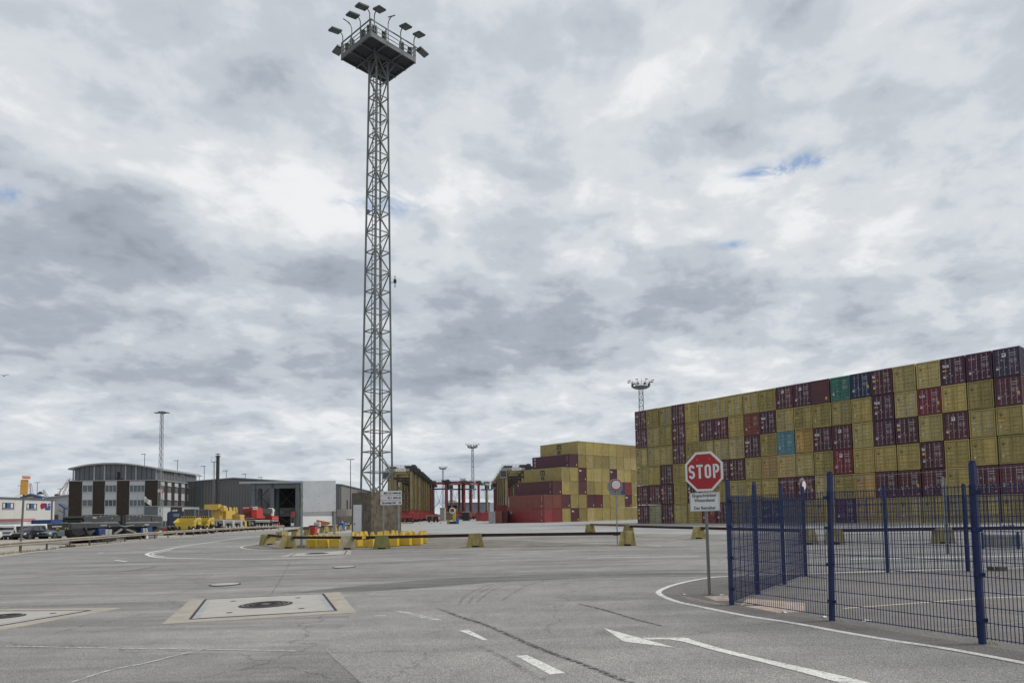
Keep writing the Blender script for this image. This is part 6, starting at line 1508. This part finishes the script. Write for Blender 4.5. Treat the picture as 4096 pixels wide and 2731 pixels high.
# warehouse
WGR = mat('warehouse_grey', (.125,.125,.125), .65, var=.08, scale=.15, dirt=.15, streak=True); WGR2 = mat('warehouse_side', (.20,.195,.185), .7, var=.08, scale=.15, dirt=.2, streak=True); WLOW = mat('plinth_concrete', (.29,.27,.24), .9, var=.12, scale=.4, dirt=.3, streak=True)
WC = (colX(1365,188), 188.0); WFp = Plane(WC, DF); WSp = Plane(WC, DL)
zr_ = WFp(935,1913)[1]; sr_ = WFp(935,1913)[0]; ze_ = WFp(1360,1938)[1]
t = thing('warehouse', 'huge grey corrugated warehouse with shallow gable behind the cranes', 'warehouse', (*WC, 0), A_F)
Lw = 75.0
MB().prism([(2*sr_,0),(0,0),(0,ze_),(sr_,zr_),(2*sr_,ze_)], 0, .3).build('gable_wall', WGR, t)
MB().box(-.3,.31,3.0,0,Lw,ze_).build('side_wall', WGR2, t); MB().box(-.35,.31,0,.08,Lw,3.0).build('plinth', WLOW, t)
MB().add([(0.4,-.3,ze_-.05),(0.4,Lw,ze_-.05),(sr_,Lw,zr_+.05),(sr_,-.3,zr_+.05),(2*sr_-.4,-.3,ze_-.05),(2*sr_-.4,Lw,ze_-.05),(0.4,-.3,ze_+.2),(0.4,Lw,ze_+.2),(sr_,Lw,zr_+.3),(sr_,-.3,zr_+.3),(2*sr_-.4,-.3,ze_+.2),(2*sr_-.4,Lw,ze_+.2)],
 [(0,1,2,3),(3,2,5,4),(6,9,8,7),(9,10,11,8),(0,3,9,6),(3,4,10,9),(0,6,7,1),(1,7,8,2),(2,8,11,5),(4,5,11,10)]).build('roof', ROOFE, t)
rb = MB(); n_r = 78
corr_wall(rb, (2*sr_+.2, 0), (-.2, 0), .1, lambda f: (ze_+(zr_-ze_)*(1-abs(f-.5)*2))-.25, .7, .07, .36); rb.build('gable_ribs', WGR, t)
rb = MB(); corr_wall(rb, (0, .4), (0, Lw), 3.0, ze_-.1, .9, .07, .45); rb.build('side_ribs', WGR2, t)
a, b = WFp(788,2000), WFp(800,1925); MB().box(a[0]-.3,-.5,0,a[0]+1.2,-.1,ze_+.8).build('corner_pillar', mat('dark_pillar',(.07,.08,.085),.7), t)
MB().cyl((WFp(1385,2050)[0]*0+.25, 8, 0),(.25,8,ze_-4), .12, n=8).build('downpipe', DARK, t)
# open shed
SC = (colX(1208,154), 154.0); SF = Plane(SC, DF); SS = Plane(SC, DL)
zt_ = SF(1200,1923)[1]; zo = SF(1190,1936)[1]; sl_ = SF(960,1931)[0]
SHW = mat('shed_white', (.58,.59,.61), .65, var=.05, scale=.3, dirt=.15); SHG = mat('shed_grey', (.24,.24,.245), .65, var=.08, scale=.3); SHP = mat('shed_post', (.105,.125,.14), .6, var=.15)
t = thing('open_shed', 'open steel shed with flat roof and dark interior behind the red crane', 'shed', (*SC, 0), A_F)
Ls = SS(1352,1950)[0]; MB().box(sl_,-.6,zt_-.45,.25,Ls,zt_).build('roof', mat('shed_roof',(.33,.36,.37),.6), t)
s1_ = SF(1002,2000)[0]; MB().box(s1_,-.1,zt_-1.6,0,.3,zt_-.46).build('front_beam', SHP, t)
zmid = SF(1200,2064)[1]; zu_ = SF(1200,2023)[1]
MB().box(-.28,.31,0,0,Ls,zmid).build('lower_wall', SHW, t); MB().box(-.28,.31,zmid+.01,-.05,Ls,zu_).build('middle_wall', SHG, t); MB().box(-.28,.31,zu_+.01,0,Ls,zt_-.46).build('upper_wall', SHW, t)
for px in (1013, 1040, 1089, 1111, 1190):
    a = SF(px,2000)[0]; y = {1013:0,1040:7,1089:0.2,1111:9,1190:0}[px]
    if px in (1040,1111):
        dd = Vector(DL)*y; pl_ = Plane(Vector(SC)+dd, DF); a = pl_(px,2000)[0]
    MB().box(a-.38,y-.3,0,a+.38,y+.3,zt_-.5).build('post', SHP, t)
bw_ = Plane(Vector(SC)+Vector(DL)*16, DF); a0 = bw_(1092,2040)[0]; zl = bw_(1150,2064)[1]; zh = bw_(1150,2030)[1]
MB().box(a0,16,0,-.3,16.3,zl).build('back_wall', BLACKIN, t); MB().box(a0,16,zl+.01,-.3,16.3,zh).build('back_wall_panel', SHG, t); MB().box(a0,16,zh+.01,-.3,16.3,zt_-.5).build('back_wall', BLACKIN, t)
xb_ = MB(); a0 = bw_(1112,2000)[0]; a1 = bw_(1184,2000)[0]
for z0, z1 in ((0,zl),(zl,zh),(zh,zt_-1)): xb_.beam((a0,15.9,z0),(a1,15.9,z1), .12); xb_.beam((a1,15.9,z0),(a0,15.9,z1), .12)
for (p0, p1) in (((s1_+.4,.0),(SF(1040,2000)[0],7)),): 
    for z0, z1 in ((1,5),(5,9)): xb_.beam((p0[0],p0[1],z0),(p1[0],p1[1],z1), .1); xb_.beam((p0[0],p0[1],z1),(p1[0],p1[1],z0), .1)
xb_.build('cross_bracing', SHP, t)
a = SF(960,1931)[0]; MB().beam((SF(985,1945)[0],-.3,zt_-.9),(s1_+1.5,-.3,zt_-2.6), .12).build('gutter_pipe', SHP, t)
# red cabinet on steps beside the shed post
a = SF(1175,2055); t2 = thing('fire_cabinet', 'red cabinet on top of grey steps beside the shed post', 'cabinet', (*SF.at(a[0]), 0), A_F)
b1 = SF(1175,2066)[1]; b2 = SF(1175,2047)[1]; MB().bbox(-.35,-1.1,b1,.35,-.6,b2,.04).build('cabinet', CRED, t2); st_ = MB()
for dx in (-.35,.35): st_.beam((dx,-1.0,0),(dx,-1.0,b1), .08)
for k in range(7): st_.beam((-.35,-1.0,.2+k*.33),(.35,-1.0,.2+k*.33), .06)
st_.build('steps', GALV, t2); MB().box(-.3,-1.15,.3,.3,-1.1,.9).build('hazard_board', SIGNW, t2)
# hopper, tank and pallet box in front of the shed wall
g = G(1288, 2108); t2 = thing('tipping_hopper', 'small orange tipping hopper by the shed wall', 'hopper', (g[0], g[1], 0), A_F)
MB().prism([(-1.0,1.55),(1.7,.95),(1.1,.45),(-.3,.35),(-.9,.7)], -.5, .6).build('hopper', mat('hopper_orange',(.42,.15,.05),.6), t2); MB().box(-.9,-.4,0,.9,.5,.34).build('base', DARK, t2)
g = G(1290, 2110); t2 = thing('pallet_tank', 'white caged liquid tank beside the orange hopper', 'tank', (g[0]-.5, g[1]-1.2, 0), A_F); MB().bbox(-.5,-.5,.15,.5,.5,1.1,.05).build('tank', SHW, t2)
cg = MB()
for k in range(6):
    x = -.52+1.04*k/5; cg.beam((x,-.53,.12),(x,-.53,1.14), .03); cg.beam((-.53,x,.12),(-.53,x,1.14), .03)
for z in (.4,.75,1.12): cg.beam((-.53,-.53,z),(.53,-.53,z), .03)
cg.build('cage', GALV, t2); MB().box(-.55,-.55,0,.55,.55,.12).build('pallet', DARK, t2)
g = G(1335, 2108); t2 = thing('storage_hopper', 'pale conical storage hopper on legs behind the right board post', 'hopper', (g[0], g[1]+8, 0), 0)
MB().cyl((0,0,2.2),(0,0,3.6), 2.2, n=20).cyl((0,0,.8),(0,0,2.2), .6, 2.2, n=20).build('drum', WLOW, t2, smooth=True); lg = MB()
for a in range(4): lg.beam((2*math.cos(a*1.57+.7),2*math.sin(a*1.57+.7),0),(2*math.cos(a*1.57+.7),2*math.sin(a*1.57+.7),2.4), .15)
lg.build('legs', SHP, t2)
# chimney
Zc_ = 158; t2 = thing('steel_chimney', 'tall dark steel chimney with a platform ladder mast beside it', 'chimney', (colX(868,Zc_), Zc_, 0)); hc = P(863,1825,Zc_).z
MB().cyl((0,0,0),(0,0,hc), .40, .36, n=16).build('stack', mat('chimney_dark',(.035,.032,.032),.7,var=.3,dirt=.4), t2, smooth=True); MB().cyl((0,0,hc),(0,0,hc+.15),.6,n=16).cyl((0,0,hc+.5),(0,0,hc+.6),.5,n=16).cyl((0,0,hc+.15),(0,0,hc+.5),.1,n=8).build('cap', DARK, t2)
lm = MB(); lm.beam((-.75,0,0),(-.75,0,hc-1.2), .1); lm.beam((-1.05,0,0),(-1.05,0,hc-1.2), .06)
for k in range(40): lm.beam((-1.05,0,1+k*(hc-3)/40),(-.75,0,1+k*(hc-3)/40), .04)
lm.box(-1.4,-.3,hc-1.3,-.5,.3,hc-1.2)
for x in (-1.4,-.5): lm.beam((x,-.3,hc-1.3),(x,-.3,hc-.2), .05)
lm.beam((-1.4,-.3,hc-.2),(-.5,-.3,hc-.2), .05); lm.build('ladder_mast', GALV, t2)
# flagpoles
for px, pt_, lb, fl in ((548,1976,'left flagpole before the office block, no flag',False),(574,1977,'right flagpole with a white flag blowing left to right before the office block',True)):
    Zf = 140; h = P(px,pt_,Zf).z; t2 = thing('flagpole', lb, 'flagpole', (colX(px,Zf),Zf,0), 0, 'flagpoles by the office block'); MB().cyl((0,0,0),(0,0,h), .07,.04, n=8).build('pole', GALV, t2)
    if fl:
        vs = []; 
        for i in range(11):
            for j in range(5):
                x = i*.15; z = h-.35-j*.26-.10*i; vs.append((x-.0, .16*math.sin(i*.9), z+ .06*math.sin(i*.8+j)))
        fm = MB().add(vs, [(i*5+j,(i+1)*5+j,(i+1)*5+j+1,i*5+j+1) for i in range(10) for j in range(4)]).build('flag', SHW, t2, (0,0,-.0)); MB().ring((.75,-.2,h-1.35),.2,.05,'y',12,5).build('emblem', SIGNG, fm)
# thin lamp posts on and behind the roofs
def lamp_post(px, ytop, Z, lab, arm=-1, w=.09):
    h = P(px, ytop, Z).z; t2 = thing('lamp_post', lab, 'lamp post', (colX(px,Z), Z, 0), 0, 'thin lamp posts on the skyline')
    MB().cyl((0,0,0),(0,0,h), w*1.3, w*.8, n=8).build('pole', DARK, t2); MB().box(-1.1 if arm<0 else -.9,-.12,h,.35 if arm<0 else .9,.12,h+.14).build('lamp_head', DARK, t2)
for px, yt, Z, lb, ar_ in ((79,1943,230,'lamp post rising left of the orange box',-1),(144,1930,230,'lamp post above the blue gable roof',0),(236,1955,230,'lamp post above the grey hall left of the office block',0),(573,1817,210,'lamp post over the curved roof, left of the lattice mast',-1),(706,1842,210,'lamp post over the right slope of the curved roof',-1),(814,1865,210,'lamp post left of the dark chimney',-1),(903,1883,215,'lamp post just right of the dark chimney',-1),(979,1896,215,'lamp post over the ridge of the warehouse',-1),(1043,1909,215,'lamp post over the warehouse near the shed roof',-1),(794,1905,200,'short lamp post at the left corner of the warehouse roof',0),(1402,1838,160,'slim lamp post left of the light tower, tall',1)):
    lamp_post(px, yt, Z, lb, ar_)
# white office and its surroundings ---------------------------------------------
OWL = mat('office_white', (.56,.555,.53), .75, var=.04, scale=.4, dirt=.1, dirtcol=(.42,.41,.38)); ONV = mat('office_blue', (.045,.10,.26), .5); OED = mat('office_edge', (.10,.12,.16), .6)
OC = (colX(215,122), 122.0); OP = Plane(OC, DL); u = Unit.__new__(Unit); u.pl = OP; u.s0 = 0; u.w = 0
t = thing('office_annex', 'white two-storey office with blue window strips and a red and blue company sign', 'building', (*OC, 0), A_L); u.t = t
zt_ = OP(200,1996)[1]; MB().box(-30,0,0,0,11,zt_-.15).build('wall', OWL, t); MB().box(-30.2,-.2,zt_-.15,.25,11.2,zt_+.08).build('roof_edge', OED, t)
for q in ([(45,518),(265,524),(262,632),(42,628)], [(505,535),(702,540),(700,645),(503,640)]):
    s_ = u.loc(r1c(q)); x0, x1 = s_[0][0], s_[1][0]; z1, z0 = s_[0][1], s_[3][1]
    w_ = MB().box(x0,-.04,z0,x1,-.002,z1).build('window', GLASS, t); m1 = x0+(x1-x0)*.36; m2 = x0+(x1-x0)*.68
    MB().box(m1,-.06,z0+.02,m2,-.041,z1-.02).build('blue_panel', ONV, w_); MB().box(x0+.1,-.06,z0+.1,x0+(x1-x0)*.2,-.041,z1-.1).build('blind', OWL, w_); MB().box(m2+.05,-.06,z0+.1,m2+(x1-m2)*.7,-.041,z1-.1).build('blind', OWL, w_)
    MB().box(x0-.08,-.14,z0-.1,x1+.08,-.003,z0-.01).build('sill', FRAME, w_)
s_ = u.loc(r1c([(800,582),(875,582),(893,645)])); sg = MB().cyl((s_[0][0],-.12,s_[0][1]),(s_[0][0],-.003,s_[0][1]), .5, n=24).build('sign_disc', SIGNR, t)
sgb = mat('sign_blue', (.02,.04,.22), .5); l_ = letters('sign_lettering', 'BLG', 1.15, sgb, t, (s_[1][0]+.25,-.05,s_[1][1]), ext=.03, off=.03, xs=.95); letters('sign_lettering', 'LOGISTICS', .34, sgb, t, (s_[2][0]+.15,-.05,s_[2][1]), ext=.02, off=.015, xs=.9)
s_ = u.loc(r1c([(978,600),(1004,600),(285,600)])); MB().cyl((s_[0][0],-.1,0),(s_[0][0],-.1,zt_-.3), .11, n=8).build('downpipe', OED, t); MB().box(s_[2][0]-.02,-.008,1,s_[2][0]+.02,-.0025,zt_-.3).build('panel_joint', FRAME, t)
# roofs behind the office
ZR = 150; xa, xb = colX(-60,ZR), colX(165,ZR); zz = P(60,1979,ZR).z
t = thing('white_roof_hall', 'hall with a pale ribbed roof showing above the white office', 'hall', (xa,ZR,0)); MB().box(0,0,0,xb-xa-7,3,zz-.9).build('wall', OWL, t); MB().prismx([(-.4,zz-.9),(1.6,zz+.5),(3.4,zz-.9)], -.5, xb-xa-6.5).build('roof', hallr, t)
ZR = 146; x0, x1, x2 = colX(84,ZR), colX(162,ZR), colX(120,ZR); z0, z1 = P(90,1990,ZR).z, P(122,1979,ZR).z
t = thing('blue_gable', 'small blue gable roof with a pale yellow panel beside the ship funnel', 'roof', (x0,ZR,0)); MB().prism([(0,0),(x1-x0,0),(x1-x0,z0),(x2-x0,z1),(0,z0)], 0, .3).build('gable_wall', OED, t); MB().prism([(-.3,z0-.1),(x2-x0,z1),(x1-x0+.3,z0-.1),(x1-x0+.3,z0+.15),(x2-x0,z1+.3),(-.3,z0+.15)], -.3, .6).build('roof', ONV, t); MB().box(x2-x0-.9,-.05,z0,x2-x0+.6,-.01,z1-.35).build('panel', mat('pale_yellow',(.50,.42,.22),.7), t)
# ship funnel
Zs = 330; x0, x1 = colX(146,Zs), colX(168,Zs); zb, zt_ = P(150,1996,Zs).z, P(157,1976,Zs).z
t = thing('ship_funnel', 'white ship funnel with black top above the office roof', 'ship funnel', ((x0+x1)/2,Zs,0)); r_ = (x1-x0)/2; MB().cyl((0,0,0),(0,0,zt_), r_*1.05, r_*.95, n=20).build('stack', WHITE, t, smooth=True); MB().cyl((0,0,zt_),(0,0,zt_+.7), r_*1.0, n=20).cyl((0,0,zt_+.7),(0,0,zt_+1.3), r_*.5, n=14).build('black_top', DARK, t); MB().box(.2,-r_-.05,zt_-1.8,r_*.9,-r_+.2,zt_-.6).build('emblem', SIGNG, t)
# far cranes
CPK = mat('far_crane_pink', (.50,.38,.37), .7); CPL = mat('far_crane_pale', (.42,.40,.32), .7)
def far_lattice(name, lab, cat, p0, p1, Z, w0_, w1_, mt_, extra=()):
    a = P(*p0, Z); b = P(*p1, Z); t2 = thing(name, lab, cat, (a.x, Z, 0), 0, 'harbour cranes on the skyline'); mb = MB(); a = a-Vector((t2.location.x,Z,0)); b = b-Vector((t2.location.x,Z,0))
    d = (b-a).normalized(); n_ = Vector((d.z,0,-d.x)); N = 9
    for sg in (-1,1):
        for yy in (-1,1): mb.beam(a+n_*w0_*sg+Vector((0,yy*w0_,0)), b+n_*w1_*sg+Vector((0,yy*w1_,0)), .2)
    for i in range(N):
        f0, f1 = i/N, (i+1)/N; wa, wb = w0_+(w1_-w0_)*f0, w0_+(w1_-w0_)*f1; s_ = 1 if i % 2 else -1
        mb.beam(a+(b-a)*f0+n_*wa*s_, a+(b-a)*f1-n_*wb*s_, .13); mb.beam(a+(b-a)*f0-n_*wa, a+(b-a)*f0+n_*wa, .13)
    mb.build('jib', mt_, t2)
    if a.z > 0: MB().beam((0,0,0),(a.x,0,a.z), w0_*1.6).build('tower', mt_, t2)
    for (q0, q1) in extra:
        c = P(*q0, Z)-Vector((t2.location.x,Z,0)); e = P(*q1, Z)-Vector((t2.location.x,Z,0)); MB().beam(c+Vector((0,Z-Z,0)), e, .15).build('stay_cable', GALV, t2)
far_lattice('harbour_crane', 'pink and white lattice tower behind the orange box', 'crane', (122,1990), (122,1932), 420, 1.2, .3, CPK)
far_lattice('harbour_crane', 'pale slanting crane jib right of the ship funnel', 'crane', (189,1995), (174,1958), 420, .9, .3, CPL, [((174,1958),(192,1992))])
far_lattice('harbour_crane', 'pink lattice jib leaning right against the office block corner', 'crane', (250,1982), (281,1913), 400, 1.3, .7, CPK, [((281,1913),(215,1990)), ((270,1930),(225,1985))])
Zt = 400; a = P(228,1979,Zt); t = thing('crane_cab', 'tiny red cab on a far crane above the grey hall roof', 'crane', (a.x,Zt,0)); MB().bbox(-.9,-.9,a.z-.5,.9,.9,a.z+.6,.1).build('cab', CRED2, t); MB().beam((0,0,0),(0,0,a.z-.5), .6).build('mast', CRED2, t)
# grey hall with canopy between the two offices
ZG = 176; GPl = Plane((colX(276,ZG), ZG), DF); s0_ = GPl(185,2000)[0]; zl_, zr2 = GPl(185,1993)[1], GPl(276,1977)[1]
t = thing('grey_hall', 'plain grey hall with sloping roof between the white office and the brown block', 'hall', (*GPl.at(0), 0), A_F); MB().prism([(s0_,0),(2,0),(2,zr2),(s0_,zl_)], 0, 25).build('wall', mat('grey_hall_wall',(.40,.41,.43),.7,var=.05,scale=.2), t); MB().prism([(s0_-.4,zl_),(2.2,zr2),(2.2,zr2+.3),(s0_-.4,zl_+.3)], -.3, 25.3).build('roof', ROOFE, t)
a = GPl(250,2008); MB().box(a[0],-1.6,0,2,-.05,GPl(262,2019)[1]).build('porch', MATS['grey_hall_wall'], t); MB().box(s0_,-.2,0,GPl(247,2070)[0],-.02,GPl(230,2058)[1]).build('brick_base', mat('brick_red',(.16,.06,.04),.85), t)
CPn = Plane(Vector(OC)+Vector(DL)*1.0+Vector(DF)*.1, DF); ct = thing('canopy', 'blue-edged sloping canopy on thin posts right of the white office', 'canopy', (*CPn.at(0), 0), A_F)
zc0, zc1 = CPn(217,2013)[1], CPn(262,2031)[1]; xc1 = CPn(262,2031)[0]
MB().prism([(0,zc0-.25),(xc1,zc1-.25),(xc1,zc1),(0,zc0)], 0, 1.2).build('roof', mat('canopy_navy',(.03,.055,.12),.5), ct); ps_ = MB()
for x in (xc1-.15, xc1*.75): MB().box(x-.07,.0,0,x+.07,.14,zc1-.2+ (0 if x > xc1*.8 else .4)).build('post', OED, ct)
MB().beam((0,.1,zc0-1.2),(xc1,.1,zc1-1.0), .1).build('truss', OED, ct)
# containers in front of the office
def side_cont(px0, px1, py0, py1, Z, mt_, lab, grp='containers before the white office', top=None, extra=None):
    pl_ = Plane((colX(px0,Z),Z), DL if False else (-.10,.995)); x0 = colX(px0,Z); x1 = colX(px1,Z); h = P(px0,py0,Z).z; w = x1-x0; t2 = thing('site_container', lab, 'container', (x0,Z,0), .05, grp); mb = MB(); n = int(w/.3)
    for i in range(n): a = w*i/n; b = w*(i+1)/n; mb.add([(a,0,.15),(a+(b-a)*.4,0,.15),(a+(b-a)*.5,.05,.15),(b-(b-a)*.1,.05,.15),(b,0,.15),(a,0,h-.15),(a+(b-a)*.4,0,h-.15),(a+(b-a)*.5,.05,h-.15),(b-(b-a)*.1,.05,h-.15),(b,0,h-.15)], [(0,1,6,5),(1,2,7,6),(2,3,8,7),(3,4,9,8)])
    mb.box(0,.06,0,w,2.4,h); mb.box(-.05,-.04,0,w+.05,.055,.15).box(-.05,-.04,h-.15,w+.05,.055,h); mb.build('body', mt_, t2)
    for x in (-.05,w-.05): MB().box(x,-.06,0,x+.12,.06,h+.02).build('corner_post', mt_, t2)
    if top: MB().box(-.06,-.07,h-.25,w+.1,2.45,h+.12).build('roof_band', top, t2)
    return t2, w, h
BLC = mat('container_site_blue', (.018,.065,.20), .5, var=.1, dirt=.2, streak=True)
side_cont(-40,84,2079,2104,104,OWL,'white site container with a faded red roof band before the office', top=mat('faded_red',(.50,.20,.20),.7))
t2, w, h = side_cont(86,124,2080,2102,107,mat('container_dark_blue',(.012,.03,.09),.5),'dark blue site container with white door and notice, left of the bright blue one'); MB().box(w*.55,-.07,.1,w*.9,-.045,1.4).build('door', SIGNW, t2); MB().box(w*.55,-.07,1.7,w*.8,-.045,2.0).build('notice', SIGNW, t2)
side_cont(125,199,2079,2101,106,BLC,'bright blue corrugated site container before the white office')
# pale vehicles under the canopy
t2 = thing('white_tarp_load', 'white covered load beside the right corner of the white office', 'load', (colX(232,116),116,0)); MB().bbox(-1.2,0,0,1.2,2.0,1.2,.2).build('load', SIGNG, t2); MB().bbox(-1.1,.2,1.2,-.2,1.6,2.1,.25).build('bag', SHW, t2); MB().bbox(.5,.2,1.2,1.1,1.6,1.9,.2).build('bag', SHW, t2)
# cones and rubble along the rail
for px, py, lb in ((372,2169,'white-tipped cone beside the first crushing plant track'),(560,2156,'white-tipped cone beside the second crushing plant track')):
    g = G(px, py); t2 = thing('traffic_cone', lb, 'cone', (g[0]+.1,g[1]+1.0,0), 0, 'cones by the crushing plants'); MB().cyl((0,0,.03),(0,0,.55),.16,.05,n=12).build('cone', SIGNW, t2); MB().box(-.2,-.2,0,.2,.2,.03).build('base', DARK, t2)
g = G(266,2188); t2 = thing('rubble_pile', 'small dark heap of debris at the foot of a guard rail post', 'debris', (g[0]-.1,g[1]+.3,0)); mb = MB(); rr = random.Random(2)
for k in range(14): x, y = rr.uniform(-.45,.45), rr.uniform(-.2,.2); s_ = rr.uniform(.05,.12); mb.box(x-s_,y-s_,0,x+s_,y+s_,s_*rr.uniform(.8,1.8),s_*.3,s_*.3)
mb.build('debris', mat('debris',(.035,.028,.022),.95,var=.4), t2)
# gull
a = P(14,1503,60); t2 = thing('gull', 'small gull gliding at the far left of the sky', 'bird', (a.x,60,a.z)); mb = MB()
bd_m = bpy.data.meshes.new('body'); gb = MB()
gb.add([(-.25,0,.0),(-.08,-.05,.04),(-.08,.05,.04),(-.08,0,-.05),(.18,-.04,.02),(.18,.04,.02),(.18,0,-.03),(.3,0,.02), (-.1,-.06,.03),(.05,-.06,.03),(.0,-.42,.14),(-.1,-.75,.02),(-.08,-.4,.13), (-.1,.06,.03),(.05,.06,.03),(.0,.42,.14),(-.1,.75,.02),(-.08,.4,.13)], [(0,1,2),(0,3,1),(0,2,3),(1,4,5,2),(3,6,4,1),(2,5,6,3),(4,7,5),(6,7,4),(5,7,6),(8,9,10,12),(12,10,11),(13,17,15,14),(17,16,15)])
go = gb.build('body', SIGNG, t2); t2.rotation_euler = (0,.1,2.0)
